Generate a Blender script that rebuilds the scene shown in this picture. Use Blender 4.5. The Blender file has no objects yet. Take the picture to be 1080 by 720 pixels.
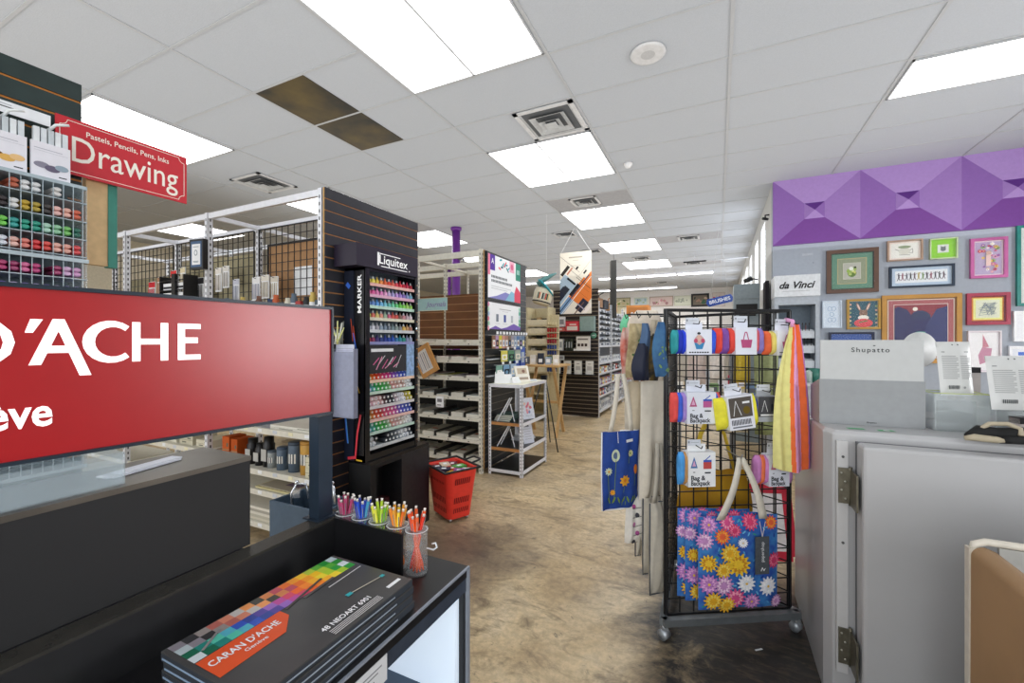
import bpy, math, random
from math import sin, cos, pi, radians
from mathutils import Matrix, Vector, Euler
random.seed(7)
SC = bpy.context.scene
COL = SC.collection

# ------------------------------------------------------------------ materials
_MC = {}
def lin(h):
    h = h.lstrip('#'); o = []
    for i in (0, 2, 4):
        v = int(h[i:i+2], 16)/255
        o.append(v/12.92 if v <= .04045 else ((v+.055)/1.055)**2.4)
    return tuple(o)+(1.,)
def mat(h, rough=.5, metal=0., emis=0., noise=.06, scale=30., alpha=1., trans=0., coat=0., bump=0., spec=.5, two=None, ior=1.45):
    key = (h, rough, metal, emis, noise, scale, alpha, trans, coat, bump, spec, two)
    if key in _MC: return _MC[key]
    m = bpy.data.materials.new('surface_'+h.strip('#')); m.use_nodes = True
    nt = m.node_tree; N = nt.nodes; L = nt.links
    b = N['Principled BSDF']
    c = lin(h)
    tc = N.new('ShaderNodeTexCoord'); nz = N.new('ShaderNodeTexNoise'); nz.inputs['Scale'].default_value = scale
    nz.inputs['Detail'].default_value = 4
    L.new(tc.outputs['Object'], nz.inputs['Vector'])
    rp = N.new('ShaderNodeValToRGB')
    if two: d = lin(two); e = c
    else:
        d = tuple(x*(1-noise) for x in c[:3])+(1,); e = tuple(min(1, x*(1+noise)) for x in c[:3])+(1,)
    rp.color_ramp.elements[0].color = d; rp.color_ramp.elements[1].color = e
    rp.color_ramp.elements[0].position = .35; rp.color_ramp.elements[1].position = .65
    L.new(nz.outputs['Fac'], rp.inputs['Fac']); L.new(rp.outputs['Color'], b.inputs['Base Color'])
    b.inputs['Roughness'].default_value = rough; b.inputs['Metallic'].default_value = metal
    b.inputs['Specular IOR Level'].default_value = spec; b.inputs['IOR'].default_value = ior
    if emis:
        L.new(rp.outputs['Color'], b.inputs['Emission Color']); b.inputs['Emission Strength'].default_value = emis
    if alpha < 1: b.inputs['Alpha'].default_value = alpha
    if trans: b.inputs['Transmission Weight'].default_value = trans
    if coat: b.inputs['Coat Weight'].default_value = coat; b.inputs['Coat Roughness'].default_value = .08
    if bump:
        bp = N.new('ShaderNodeBump'); bp.inputs['Strength'].default_value = bump; bp.inputs['Distance'].default_value = .01
        L.new(nz.outputs['Fac'], bp.inputs['Height']); L.new(bp.outputs['Normal'], b.inputs['Normal'])
    _MC[key] = m
    return m
def paper(h): return mat(h, rough=.7, noise=.02, spec=.2)
WHITE_STEEL = mat('#e4e6ec', rough=.4, noise=.03)
CREAM_STEEL = mat('#d9d6c9', rough=.45, noise=.05)
BLACK = mat('#16171a', rough=.35, noise=.1)
BLACKM = mat('#121214', rough=.6, noise=.1)
SLOT = mat('#3a3c40', rough=.8)
PW = paper('#eceef0')

# ------------------------------------------------------------------ mesh builder
XP = Matrix(((0, 0, 1, 0), (1, 0, 0, 0), (0, 1, 0, 0), (0, 0, 0, 1)))   # local x->+Y, y->+Z, z->+X  (faces +X)
YM = Matrix(((1, 0, 0, 0), (0, 0, -1, 0), (0, 1, 0, 0), (0, 0, 0, 1)))  # local x->+X, y->+Z, z->-Y  (faces -Y)
def at(M, x, y, z): return Matrix.Translation((x, y, z)) @ M
class MB:
    def __init__(s, m=None, T=None):
        s.v = []; s.f = []; s.mi = []; s.sm = []; s.ms = []; s.m = m or PW; s.T = T or Matrix.Identity(4)
    def _m(s, m):
        m = m or s.m
        if m not in s.ms: s.ms.append(m)
        return s.ms.index(m)
    def add(s, vs, fs, m=None, smooth=False, T=None):
        k = len(s.v); TT = s.T @ T if T is not None else s.T
        s.v += [tuple(TT @ Vector(p)) for p in vs]
        i = s._m(m)
        for f in fs: s.f.append([a+k for a in f]); s.mi.append(i); s.sm.append(smooth)
        return s
    def box(s, x0, y0, z0, x1, y1, z1, m=None, T=None):
        vs = [(x, y, z) for z in (z0, z1) for y in (y0, y1) for x in (x0, x1)]
        return s.add(vs, [(0, 2, 3, 1), (4, 5, 7, 6), (0, 1, 5, 4), (2, 6, 7, 3), (0, 4, 6, 2), (1, 3, 7, 5)], m, False, T)
    def cbox(s, c, d, m=None, T=None):
        return s.box(c[0]-d[0]/2, c[1]-d[1]/2, c[2]-d[2]/2, c[0]+d[0]/2, c[1]+d[1]/2, c[2]+d[2]/2, m, T)
    def poly(s, pts, m=None, T=None): return s.add(pts, [tuple(range(len(pts)))], m, False, T)
    def rect(s, x0, y0, x1, y1, m=None, z=.0006, T=None):
        return s.poly([(x0, y0, z), (x1, y0, z), (x1, y1, z), (x0, y1, z)], m, T)
    def ell(s, x, y, rx, ry, m=None, z=.0008, n=14, T=None, rot=0):
        return s.poly([(x+rx*cos(2*pi*i/n)*cos(rot)-ry*sin(2*pi*i/n)*sin(rot), y+rx*cos(2*pi*i/n)*sin(rot)+ry*sin(2*pi*i/n)*cos(rot), z) for i in range(n)], m, T)
    def flower(s, x, y, r, m, m2, z=.0012, n=9, T=None):
        pts = []
        for i in range(n*4):
            a = 2*pi*i/(n*4); rr = r*(1 if i % 4 in (1, 2) else .74); pts.append((x+rr*cos(a), y+rr*sin(a), z))
        s.add([(x, y, z)]+pts, [(0, i+1, (i+1) % len(pts)+1) for i in range(len(pts))], m, False, T)
        return s.ell(x, y, r*.3, r*.3, m2, z+.0006, 8, T)
    def line2(s, pts, w, m=None, z=.001, T=None):
        for a, b in zip(pts[:-1], pts[1:]):
            d = Vector((b[0]-a[0], b[1]-a[1])); L = d.length or 1e-6; n = Vector((-d.y, d.x))/L*w/2
            s.poly([(a[0]-n.x, a[1]-n.y, z), (b[0]-n.x, b[1]-n.y, z), (b[0]+n.x, b[1]+n.y, z), (a[0]+n.x, a[1]+n.y, z)], m, T)
        return s
    def tube(s, pts, r, m=None, n=8, T=None, cap=True, smooth=True):
        P = [Vector(p) for p in pts]; R = r if isinstance(r, (list, tuple)) else [r]*len(P)
        vs = []; fs = []; up = None
        for i, p in enumerate(P):
            if i == 0: t = P[1]-P[0]
            elif i == len(P)-1: t = P[-1]-P[-2]
            else: t = (P[i+1]-p).normalized()+(p-P[i-1]).normalized()
            t = t.normalized() if t.length > 1e-9 else Vector((0, 0, 1))
            if up is None: up = Vector((0, 0, 1)) if abs(t.z) < .9 else Vector((1, 0, 0))
            a = t.cross(up).normalized(); b = a.cross(t).normalized(); up = b
            off = pi/4 if n == 4 else 0
            for k in range(n):
                q = 2*pi*k/n+off; vs.append(p+(a*cos(q)+b*sin(q))*R[i])
        for i in range(len(P)-1):
            for k in range(n): fs.append((i*n+k, i*n+(k+1) % n, (i+1)*n+(k+1) % n, (i+1)*n+k))
        if cap: fs.append(tuple(range(n))[::-1]); fs.append(tuple((len(P)-1)*n+k for k in range(n)))
        return s.add(vs, fs, m, smooth and n > 4, T)
    def lathe(s, prof, m=None, n=16, c=(0, 0, 0), T=None, smooth=True):
        vs = []; fs = []
        for r, z in prof:
            for k in range(n): vs.append((c[0]+r*cos(2*pi*k/n), c[1]+r*sin(2*pi*k/n), c[2]+z))
        for i in range(len(prof)-1):
            for k in range(n): fs.append((i*n+k, i*n+(k+1) % n, (i+1)*n+(k+1) % n, (i+1)*n+k))
        if prof[0][0] > 1e-5: fs.append(tuple(range(n))[::-1])
        if prof[-1][0] > 1e-5: fs.append(tuple((len(prof)-1)*n+k for k in range(n)))
        return s.add(vs, fs, m, smooth, T)
    def grid(s, fn, nu, nv, m=None, T=None, smooth=True, mf=None):
        vs = [fn(i/nu, j/nv) for j in range(nv+1) for i in range(nu+1)]
        for j in range(nv):
            pass
        if mf is None:
            return s.add(vs, [(j*(nu+1)+i, j*(nu+1)+i+1, (j+1)*(nu+1)+i+1, (j+1)*(nu+1)+i) for j in range(nv) for i in range(nu)], m, smooth, T)
        k = len(s.v); TT = s.T @ T if T is not None else s.T
        s.v += [tuple(TT @ Vector(p)) for p in vs]
        for j in range(nv):
            for i in range(nu):
                s.f.append([k+j*(nu+1)+i, k+j*(nu+1)+i+1, k+(j+1)*(nu+1)+i+1, k+(j+1)*(nu+1)+i]); s.mi.append(s._m(mf((i+.5)/nu, (j+.5)/nv))); s.sm.append(smooth)
        return s
    def sphere(s, c, r, m=None, n=12, T=None, sc=(1, 1, 1)):
        k = n//2; prof = [(r*sin(pi*i/k), -r*cos(pi*i/k)) for i in range(k+1)]
        vs = []; fs = []
        for q, z in prof:
            for j in range(n): vs.append((c[0]+q*cos(2*pi*j/n)*sc[0], c[1]+q*sin(2*pi*j/n)*sc[1], c[2]+z*sc[2]))
        for i in range(k):
            for j in range(n): fs.append((i*n+j, i*n+(j+1) % n, (i+1)*n+(j+1) % n, (i+1)*n+j))
        return s.add(vs, fs, m, True, T)
    def text(s, t, x, y, h, m=None, z=.001, align="LEFT", T=None, w=None, bold=0, shear=0, ex=0, rot=0, sp=1):
        vs, fs, W, H = textmesh(t, bold, shear, ex, sp)
        k = h/.7; kx = (w/W) if w else k
        ox = {'LEFT': 0, 'CENTER': -W*kx/2, 'RIGHT': -W*kx}[align]
        q = [Vector((p[0]*kx+ox, p[1]*k, p[2]*k)) for p in vs]
        if rot: R = Matrix.Rotation(rot, 3, 'Z'); q = [R @ p for p in q]
        return s.add([(p.x+x, p.y+y, p.z+z) for p in q], fs, m, False, T)
    def build(s, name, parent=None, bevel=0, solid=0, sub=0, fix=False):
        me = bpy.data.meshes.new(name); me.from_pydata(s.v, [], s.f); me.validate(verbose=False)
        for m in s.ms: me.materials.append(m)
        if len(me.polygons) == len(s.mi):
            me.polygons.foreach_set('material_index', s.mi); me.polygons.foreach_set('use_smooth', s.sm)
        me.update()
        o = bpy.data.objects.new(name, me); COL.objects.link(o)
        if parent: o.parent = parent
        if solid: md = o.modifiers.new('solid', 'SOLIDIFY'); md.thickness = solid; md.offset = 0
        if sub: md = o.modifiers.new('sub', 'SUBSURF'); md.levels = sub; md.render_levels = sub
        if bevel: md = o.modifiers.new('bevel', 'BEVEL'); md.width = bevel; md.segments = 2; md.limit_method = 'ANGLE'
        return o
_TC = {}
def textmesh(t, bold, shear, ex, sp):
    key = (t, bold, shear, ex, sp)
    if key in _TC: return _TC[key]
    cu = bpy.data.curves.new('t', 'FONT'); cu.body = t; cu.size = 1; cu.offset = bold; cu.shear = shear; cu.extrude = ex; cu.space_character = sp
    cu.resolution_u = 3
    o = bpy.data.objects.new('t', cu); COL.objects.link(o)
    dg = bpy.context.evaluated_depsgraph_get(); dg.update()
    me = bpy.data.meshes.new_from_object(o.evaluated_get(dg))
    vs = [tuple(v.co) for v in me.vertices]; fs = [tuple(p.vertices) for p in me.polygons]
    bpy.data.objects.remove(o); bpy.data.curves.remove(cu); bpy.data.meshes.remove(me)
    x0 = min(v[0] for v in vs) if vs else 0; x1 = max(v[0] for v in vs) if vs else 1
    vs = [(v[0]-x0, v[1], v[2]) for v in vs]
    _TC[key] = (vs, fs, max(x1-x0, 1e-4), 1)
    return _TC[key]

# ------------------------------------------------------------------ things
def tag(o, label=None, cat=None, group=None, kind=None):
    if label: o['label'] = label
    if cat: o['category'] = cat
    if group: o['group'] = group
    if kind: o['kind'] = kind
    return o
def thing(name, label, cat, loc=(0, 0, 0), rz=0, group=None, M=None):
    o = bpy.data.objects.new(name, None); COL.objects.link(o); o.empty_display_size = .05
    if M is not None: o.matrix_world = M
    else: o.location = loc; o.rotation_euler = (0, 0, rz)
    return tag(o, label, cat, group)
def single(name, mb, label, cat, loc=(0, 0, 0), rz=0, group=None, M=None, **k):
    o = mb.build(name, None, **k)
    if M is not None: o.matrix_world = M
    else: o.location = loc; o.rotation_euler = (0, 0, rz)
    return tag(o, label, cat, group)
def dup(src, label=None, loc=None, rz=None, M=None, group=None):
    def cp(o, par):
        c = o.copy(); COL.objects.link(c); c.parent = par
        for ch in kids.get(o.name, []): cp(ch, c)
        return c
    kids = {}
    st = [src]
    while st:
        a = st.pop(); kids[a.name] = list(a.children); st += kids[a.name]
    r = cp(src, None)
    if M is not None: r.matrix_world = M
    if loc is not None: r.location = loc
    if rz is not None: r.rotation_euler = (0, 0, rz)
    return tag(r, label, None, group)
def struct(name, mb, **k):
    o = mb.build(name, None, **k); o['kind'] = 'structure'; return o
ORD = ['first', 'second', 'third', 'fourth', 'fifth', 'sixth', 'seventh', 'eighth', 'ninth', 'tenth', 'eleventh', 'twelfth', 'thirteenth', 'fourteenth', 'fifteenth', 'sixteenth', 'seventeenth', 'eighteenth', 'nineteenth', 'twentieth', 'twenty-first', 'twenty-second', 'twenty-third', 'twenty-fourth', 'twenty-fifth']
# ================================================================== camera
CEIL = 3.591
cam = bpy.data.cameras.new('camera'); cam.lens = 15.067; cam.sensor_width = 36; cam.clip_start = .02
co = bpy.data.objects.new('camera', cam); COL.objects.link(co); co.location = (0, 0, 1.5); co.rotation_euler = (pi/2, 0, radians(25.643)); SC.camera = co

# ================================================================== floor
def floor_mat():
    m = bpy.data.materials.new('stained_concrete'); m.use_nodes = True; nt = m.node_tree; N = nt.nodes; L = nt.links; b = N['Principled BSDF']
    tc = N.new('ShaderNodeTexCoord')
    def noise(sc, det=8, rough=.6, dist=0, stretch=None):
        n = N.new('ShaderNodeTexNoise'); n.inputs['Scale'].default_value = sc; n.inputs['Detail'].default_value = det; n.inputs['Roughness'].default_value = rough; n.inputs['Distortion'].default_value = dist
        if stretch:
            mp = N.new('ShaderNodeMapping'); mp.inputs['Scale'].default_value = stretch; mp.inputs['Rotation'].default_value = (0, 0, .5); L.new(tc.outputs['Object'], mp.inputs['Vector']); L.new(mp.outputs['Vector'], n.inputs['Vector'])
        else: L.new(tc.outputs['Object'], n.inputs['Vector'])
        return n
    def ramp(src, *st):
        r = N.new('ShaderNodeValToRGB'); e = r.color_ramp.elements
        while len(e) < len(st): e.new(.5)
        for q, (p, c) in zip(e, st): q.position = p; q.color = c if isinstance(c, tuple) else lin(c)
        L.new(src, r.inputs['Fac']); return r
    def mix(fac, a, c, mode='MIX'):
        x = N.new('ShaderNodeMix'); x.data_type = 'RGBA'; x.blend_type = mode
        if isinstance(fac, float): x.inputs[0].default_value = fac
        else: L.new(fac, x.inputs[0])
        for s_, v in ((6, a), (7, c)):
            if isinstance(v, tuple): x.inputs[s_].default_value = v
            else: L.new(v, x.inputs[s_])
        return x.outputs[2]
    def math_(op, a, c=None):
        x = N.new('ShaderNodeMath'); x.operation = op; x.use_clamp = op in ('MULTIPLY_ADD',)
        for i, v in enumerate((a, c)):
            if v is None: continue
            if isinstance(v, (int, float)): x.inputs[i].default_value = v
            else: L.new(v, x.inputs[i])
        return x.outputs[0]
    base = ramp(noise(1.6, 9, .62, .6).outputs['Fac'], (.28, '#9c8460'), (.45, '#c2a87e'), (.58, '#d8c096'), (.8, '#e6d4b6'))
    stain = ramp(noise(3.2, 10, .68, 1.2, (1, 2.2, 1)).outputs['Fac'], (.50, (0, 0, 0, 1)), (.66, (1, 1, 1, 1)))
    c = mix(stain.outputs['Color'], base.outputs['Color'], lin('#8a7658'))
    cloud = ramp(noise(.8, 6, .6, .5).outputs['Fac'], (.45, (0, 0, 0, 1)), (.7, (.55, .55, .55, 1)))
    c = mix(cloud.outputs['Color'], c, lin('#bcae98'))
    fine = ramp(noise(26, 8, .7).outputs['Fac'], (.42, '#d8d8d8'), (.6, '#ffffff'))
    c = mix(.75, c, fine.outputs['Color'], 'MULTIPLY')
    spk = ramp(noise(14, 10, .8, .4).outputs['Fac'], (.585, (0, 0, 0, 1)), (.66, (.85, .85, .85, 1)))
    c = mix(spk.outputs['Color'], c, lin('#5b5145'))
    # old black paint left on the slab on the right of the aisle, and a reddish worn patch by the marker stand
    sx = N.new('ShaderNodeSeparateXYZ'); L.new(tc.outputs['Object'], sx.inputs[0])
    wob = noise(2.6, 8, .7, .8).outputs['Fac']
    e = math_('ADD', math_('MULTIPLY', sx.outputs[0], 1.0), math_('MULTIPLY', math_('SUBTRACT', wob, .5), 1.1))
    e = math_('ADD', e, math_('MULTIPLY', sx.outputs[1], .3))
    blk = ramp(e, (0., (0, 0, 0, 1)), (.0, (0, 0, 0, 1)))
    el = blk.color_ramp.elements; el[0].position = .0; el[1].position = .5
    mr = N.new('ShaderNodeMapRange'); mr.inputs['From Min'].default_value = .22; mr.inputs['From Max'].default_value = .50; L.new(e, mr.inputs['Value'])
    yy = N.new('ShaderNodeMapRange'); yy.inputs['From Min'].default_value = 3.5; yy.inputs['From Max'].default_value = 2.9; L.new(sx.outputs[1], yy.inputs['Value'])
    sc_ = ramp(noise(9, 10, .75, .5, (1, 3, 1)).outputs['Fac'], (.36, (.85, .85, .85, 1)), (.52, (1, 1, 1, 1)))
    fac = math_('MULTIPLY', math_('MULTIPLY', mr.outputs[0], yy.outputs[0]), sc_.outputs['Color'])
    blackp = ramp(noise(7, 9, .7).outputs['Fac'], (.35, '#1d1c1b'), (.6, '#2e2c2a'), (.8, '#4a463f'))
    c = mix(fac, c, blackp.outputs['Color'])
    d = N.new('ShaderNodeVectorMath'); d.operation = 'DISTANCE'; L.new(tc.outputs['Object'], d.inputs[0]); d.inputs[1].default_value = (-1.72, 2.55, 0)
    dd = math_('ADD', d.outputs['Value'], math_('MULTIPLY', math_('SUBTRACT', wob, .5), .9))
    pr = N.new('ShaderNodeMapRange'); pr.inputs['From Min'].default_value = .75; pr.inputs['From Max'].default_value = .25; L.new(dd, pr.inputs['Value'])
    c = mix(math_('MULTIPLY', pr.outputs[0], .8), c, lin('#4e3d36'))
    L.new(c, b.inputs['Base Color'])
    rr = N.new('ShaderNodeMapRange'); rr.inputs['To Min'].default_value = .3; rr.inputs['To Max'].default_value = .6; L.new(noise(5, 6).outputs['Fac'], rr.inputs['Value']); L.new(rr.outputs[0], b.inputs['Roughness'])
    bp = N.new('ShaderNodeBump'); bp.inputs['Strength'].default_value = .08; L.new(noise(20, 6).outputs['Fac'], bp.inputs['Height']); L.new(bp.outputs['Normal'], b.inputs['Normal'])
    return m
f = MB(floor_mat()); f.box(-11, -3, -.1, 5.2, 18.6, 0); struct('floor', f)

# ================================================================== ceiling: 2 x 4 ft lay-in grid
XA, Y0, CW, CU = -1.117, 2.917, 1.2026, .6095
def gx(i): return XA+i*CW
def gy(j): return Y0+j*CU
tile = mat('#b4b8bd', rough=.9, noise=.035, scale=140, bump=.15, spec=.1)
bar = mat('#aeb0b2', rough=.6, noise=.02)
GREY = mat('#9c9c9e', rough=.8)
ce = MB(tile)
ce.box(-11, -3, CEIL, 5.2, 18.6, CEIL+.08)
struct('ceiling', ce)
tb = MB(bar)
for i in range(-8, 6): tb.box(gx(i)-.012, -3, CEIL-.006, gx(i)+.012, 18.6, CEIL+.001)
for j in range(-10, 26): tb.box(-11, gy(j)-.010, CEIL-.005, 5.2, gy(j)+.010, CEIL+.001)
struct('trim_1', tb)
def panel_light(i0, j0, i1, j1, n=2, label='', split='x', e=5.0):
    x0, x1, y0, y1 = gx(i0)+.02, gx(i1)-.02, gy(j0)+.02, gy(j1)-.02
    t = thing('ceiling_light', label, 'light', ((x0+x1)/2, (y0+y1)/2, CEIL), 0, 'fluorescent ceiling lights')
    w, d = (x1-x0)/2, (y1-y0)/2
    fr = MB(mat('#b4b6b8', rough=.5)); q = .012
    for a in ((-w, -d, w, -d+q), (-w, d-q, w, d), (-w, -d, -w+q, d), (w-q, -d, w, d)): fr.box(a[0], a[1], -.014, a[2], a[3], -.001)
    if n > 1:
        if split == 'x': fr.box(-q*.7, -d, -.014, q*.7, d, -.001)
        else: fr.box(-w, -q*.7, -.014, w, q*.7, -.001)
    fr.build('light_frame', t)
    for k in range(n):
        df = MB(light_mat(e))
        a, b = (-w+2*w*k/n+q, -w+2*w*(k+1)/n-q) if split == 'x' else (-w+q, w-q)
        cc, dd = (-d+q, d-q) if split == 'x' else (-d+2*d*k/n+q, -d+2*d*(k+1)/n-q)
        df.box(a, cc, -.010, b, dd, -.002); df.build('diffuser', t)
    return t
_lm = {}
def light_mat(e):
    if e in _lm: return _lm[e]
    m = bpy.data.materials.new('diffuser_acrylic'); m.use_nodes = True; nt = m.node_tree; N = nt.nodes; L = nt.links; b = N['Principled BSDF']
    tc = N.new('ShaderNodeTexCoord'); nz = N.new('ShaderNodeTexNoise'); nz.inputs['Scale'].default_value = 2.2; L.new(tc.outputs['Object'], nz.inputs['Vector'])
    mr = N.new('ShaderNodeMapRange'); mr.inputs['To Min'].default_value = .75*e; mr.inputs['To Max'].default_value = 1.2*e; L.new(nz.outputs['Fac'], mr.inputs['Value'])
    L.new(mr.outputs[0], b.inputs['Emission Strength']); b.inputs['Emission Color'].default_value = (.97, .985, 1, 1); b.inputs['Base Color'].default_value = (.9, .9, .9, 1)
    _lm[e] = m; return m
LIGHTE = 5.0
for i0, j0, lab in [(-1, -2, 'large fluorescent panel light nearest the camera over the pencil counter'), (-1, 2, 'bright double panel light just past the square air vent'), (-1, 6, 'double panel light behind the grey ceiling strip'),
                    (-1, 10, 'double panel light fourth down the centre aisle'), (-1, 14, 'small distant double panel light above the centre aisle'),
                    (-4, -2, 'long double panel light behind the red Drawing sign'), (-4, 2, 'panel light seen above the white shelf frame left of the slat wall'), (-4, 6, 'panel light just right of the black slat wall top'),
                    (-4, 10, 'panel light seen through the top of the drawing paper shelf'), (-4, 14, 'distant panel light left of the hanging spray can model'),
                    (-7, 2, 'panel light far left behind the white shelf frames'), (-7, 6, 'second panel light far left behind the shelf frames'), (-7, 10, 'dim far left panel light seen through the paper shelf frame')]:
    panel_light(i0, j0, i0+1, j0+2, 2, lab, e=LIGHTE)
panel_light(2, 2, 3, 3, 1, 'single panel light at upper right above the purple wall', e=LIGHTE)
for i0, i1, j, lab in [(-2, -1, 18, 'left thin strip light in the nearer far row'), (-1, 0, 18, 'middle thin strip light in the nearer far row'), (0, .85, 18, 'right thin strip light in the nearer far row'),
                       (-3.1, -2.1, 23.4, 'left thin strip light in the farthest row'), (-2.1, -1.1, 23.4, 'middle thin strip light in the farthest row'), (-1.1, -.2, 23.4, 'right thin strip light in the farthest row'),
                       (-5, -4, 18, 'far left strip light over the drawing paper shelf'), (-4, -3, 18, 'second strip light beyond the spray can model')]:
    x0, x1, y = gx(i0)+.02, gx(i1)-.02, gy(j)
    t = thing('strip_light', lab, 'light', ((x0+x1)/2, y, CEIL), 0, 'hanging strip lights at the back')
    w = (x1-x0)/2
    MB(WHITE_STEEL).box(-w, -.09, -.05, w, .09, 0).build('housing', t)
    MB(light_mat(LIGHTE)).box(-w+.01, -.08, -.075, w-.01, .08, -.051).build('diffuser', t)
# grey ceiling strips and the brass coloured one
def tilepanel(i0, j0, i1, j1, m, label, name='ceiling_panel'):
    b = MB(m); b.box(gx(i0)+.013, gy(j0)+.011, CEIL-.004, gx(i1)-.013, gy(j1)-.011, CEIL-.001)
    single(name, b, label, 'ceiling panel')
tilepanel(-1, 5, 0, 6, GREY, 'plain grey ceiling panel before the third panel light')
tilepanel(0, 10, 1, 11, GREY, 'darker grey ceiling panel with a vent near the right windows')
tilepanel(0, 15, 1, 16, GREY, 'distant darker grey ceiling panel near the back right')
tilepanel(-4, 5, -3, 6, GREY, 'grey ceiling panel left of the purple pole')
gold = mat('#5d4c1e', rough=.32, metal=.7, two='#1c1a12', scale=2.2)
tilepanel(-2, -1, -1.5, 0, gold, 'nearer dark brass ceiling panel left of the big light')
tilepanel(-2, 0, -1.5, 1, gold, 'farther dark brass ceiling panel left of the big light')
# vents
def vent(x, y, s, label, group='square ceiling vents'):
    t = thing('ceiling_vent', label, 'vent', (x, y, CEIL), 0, group)
    MB(mat('#5a5c5e', rough=.9)).box(-s*.95, -s*.95, -.006, s*.95, s*.95, -.002).build('dark_throat', t)
    fr = MB(mat('#c4c4c4', rough=.5))
    q = .045*s/.3
    for a in ((-s, -s, s, -s+q), (-s, s-q, s, s), (-s, -s, -s+q, s), (s-q, -s, s, s)): fr.box(a[0], a[1], -.016, a[2], a[3], -.007)
    fr.build('vent_frame', t)
    lv = MB(mat('#b4b6b6', rough=.5))
    for k, (o, z) in enumerate(((.84, -.012), (.60, -.03), (.36, -.045))):
        a = s*o; b = s*(o-.17)
        pts = [(-a, -a, z), (a, -a, z), (a, a, z), (-a, a, z), (-b, -b, z+.022), (b, -b, z+.022), (b, b, z+.022), (-b, b, z+.022)]
        lv.add(pts, [(0, 1, 5, 4), (1, 2, 6, 5), (2, 3, 7, 6), (3, 0, 4, 7)])
    lv.box(-s*.2, -s*.2, -.05, s*.2, s*.2, -.045)
    lv.build('louver', t)
vent(gx(-.25), gy(1.5), .285, 'large square air vent beside the centre panel light')
vent(gx(-3.55), gy(1.25), .28, 'square air vent above the white shelf frames at left')
for x, y, l in [(-.55, 5.45, 'small dark vent in the grey ceiling panel'), (-1.3, 8.3, 'vent above the hanging geometric poster'), (-1.25, 11.2, 'vent right behind the poster strings'), (.49, 10.5, 'vent in the grey panel near the right windows'),
                (-.5, 13.4, 'tiny vent between the two farthest panel lights'), (.44, 15.5, 'tiny far vent near the right windows'), (-3.5, 9.3, 'vent beside the black slat wall corner'), (-.55, 21.3, 'tiny vent between the strip light rows'), (-3.2, 13.2, 'small vent seen right of the purple pole')]:
    vent(gx(x), gy(y), .2, l)
# speaker, detector
t = thing('ceiling_speaker', 'round white speaker grille in the ceiling', 'speaker', (gx(.55), gy(.5), CEIL))
MB(mat('#c8c8c8', rough=.5)).lathe([(.12, 0), (.125, -.012), (.115, -.02), (.10, -.02)], n=32).build('speaker_rim', t)
MB(mat('#b2b2b2', rough=.8, noise=.2, scale=400)).lathe([(.10, -.017), (.05, -.02), (0, -.021)], n=32).build('speaker_grille', t)
ms = MB(mat('#dcdcdc', rough=.5)); ms.lathe([(.05, 0), (.05, -.015), (.03, -.05), (0, -.055)], n=16)
single('motion_sensor', ms, 'small white cone sensor on the ceiling', 'sensor', (gx(.14), gy(3.62), CEIL))

# ================================================================== walls
wallg = mat('#a4abb5', rough=.85, noise=.03)
w = MB(wallg); w.box(.655, 6.6, 0, 5.2, 6.75, CEIL); struct('wall_front', w)
# purple pyramid frieze: three tones of purple on raised, inward-sloping facets
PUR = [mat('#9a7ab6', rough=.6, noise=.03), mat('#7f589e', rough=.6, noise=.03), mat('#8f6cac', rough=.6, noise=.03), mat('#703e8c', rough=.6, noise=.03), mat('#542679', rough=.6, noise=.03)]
zb, zt = 2.755, CEIL
for k, lab in enumerate(['leftmost purple panel painted as a hollow pyramid', 'second purple panel from the left, hollow pyramid design', 'third purple panel above the framed pictures', 'purple pyramid panel beyond the right picture edge']):
    x0 = .655+.913*k; x1 = x0+.913
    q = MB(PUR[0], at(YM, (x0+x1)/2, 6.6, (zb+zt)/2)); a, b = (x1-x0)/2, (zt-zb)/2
    c, d = a*.235, b*.24
    o_ = [(-a, -b, .05), (a, -b, .05), (a, b, .05), (-a, b, .05)]; i_ = [(-c, -d, .004), (c, -d, .004), (c, d, .004), (-c, d, .004)]
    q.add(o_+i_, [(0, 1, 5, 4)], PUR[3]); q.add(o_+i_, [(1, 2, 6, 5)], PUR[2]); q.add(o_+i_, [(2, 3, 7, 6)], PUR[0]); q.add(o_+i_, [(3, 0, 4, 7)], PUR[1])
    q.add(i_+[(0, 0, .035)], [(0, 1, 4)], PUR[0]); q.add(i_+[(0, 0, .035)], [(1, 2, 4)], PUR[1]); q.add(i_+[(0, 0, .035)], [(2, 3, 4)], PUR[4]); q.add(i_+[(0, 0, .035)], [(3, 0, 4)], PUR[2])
    q.box(-a, -b, 0, -a+.001, b, .05, PUR[1]); q.box(a-.001, -b, 0, a, b, .05, PUR[1]); q.box(-a, -b, 0, a, -b+.001, .05, PUR[3])
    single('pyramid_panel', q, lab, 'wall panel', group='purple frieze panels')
wh = mat('#c9c9c6', rough=.85, noise=.03)
w = MB(wh)
# right wall of the deep room with a high window row, built around its openings
WX = .655
wins = [(7.6, 8.3), (8.9, 9.6), (10.4, 11.1), (12.0, 12.7), (13.8, 14.5), (15.6, 16.3)]
ys = 6.76
for a, b in wins: w.box(WX, ys+.0, 2.35, WX+.12, a, 3.35); ys = b
w.box(WX, ys, 2.35, WX+.12, 18.4, 3.35); w.box(WX, 6.75, 0, WX+.12, 18.4, 2.35); w.box(WX, 6.75, 3.35, WX+.12, 18.4, CEIL)
struct('wall_right', w)
for k, (a, b) in enumerate(wins):
    g = MB(mat('#eef4ff', emis=4.0, noise=.01)); g.box(WX+.05, a, 2.35, WX+.07, b, 3.35)
    fr = MB(WHITE_STEEL); fr.box(WX+.03, (a+b)/2-.02, 2.35, WX+.05, (a+b)/2+.02, 3.35)
    o = struct('window_%d' % (k+1), g); p = fr.build('window_frame', o)
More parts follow.
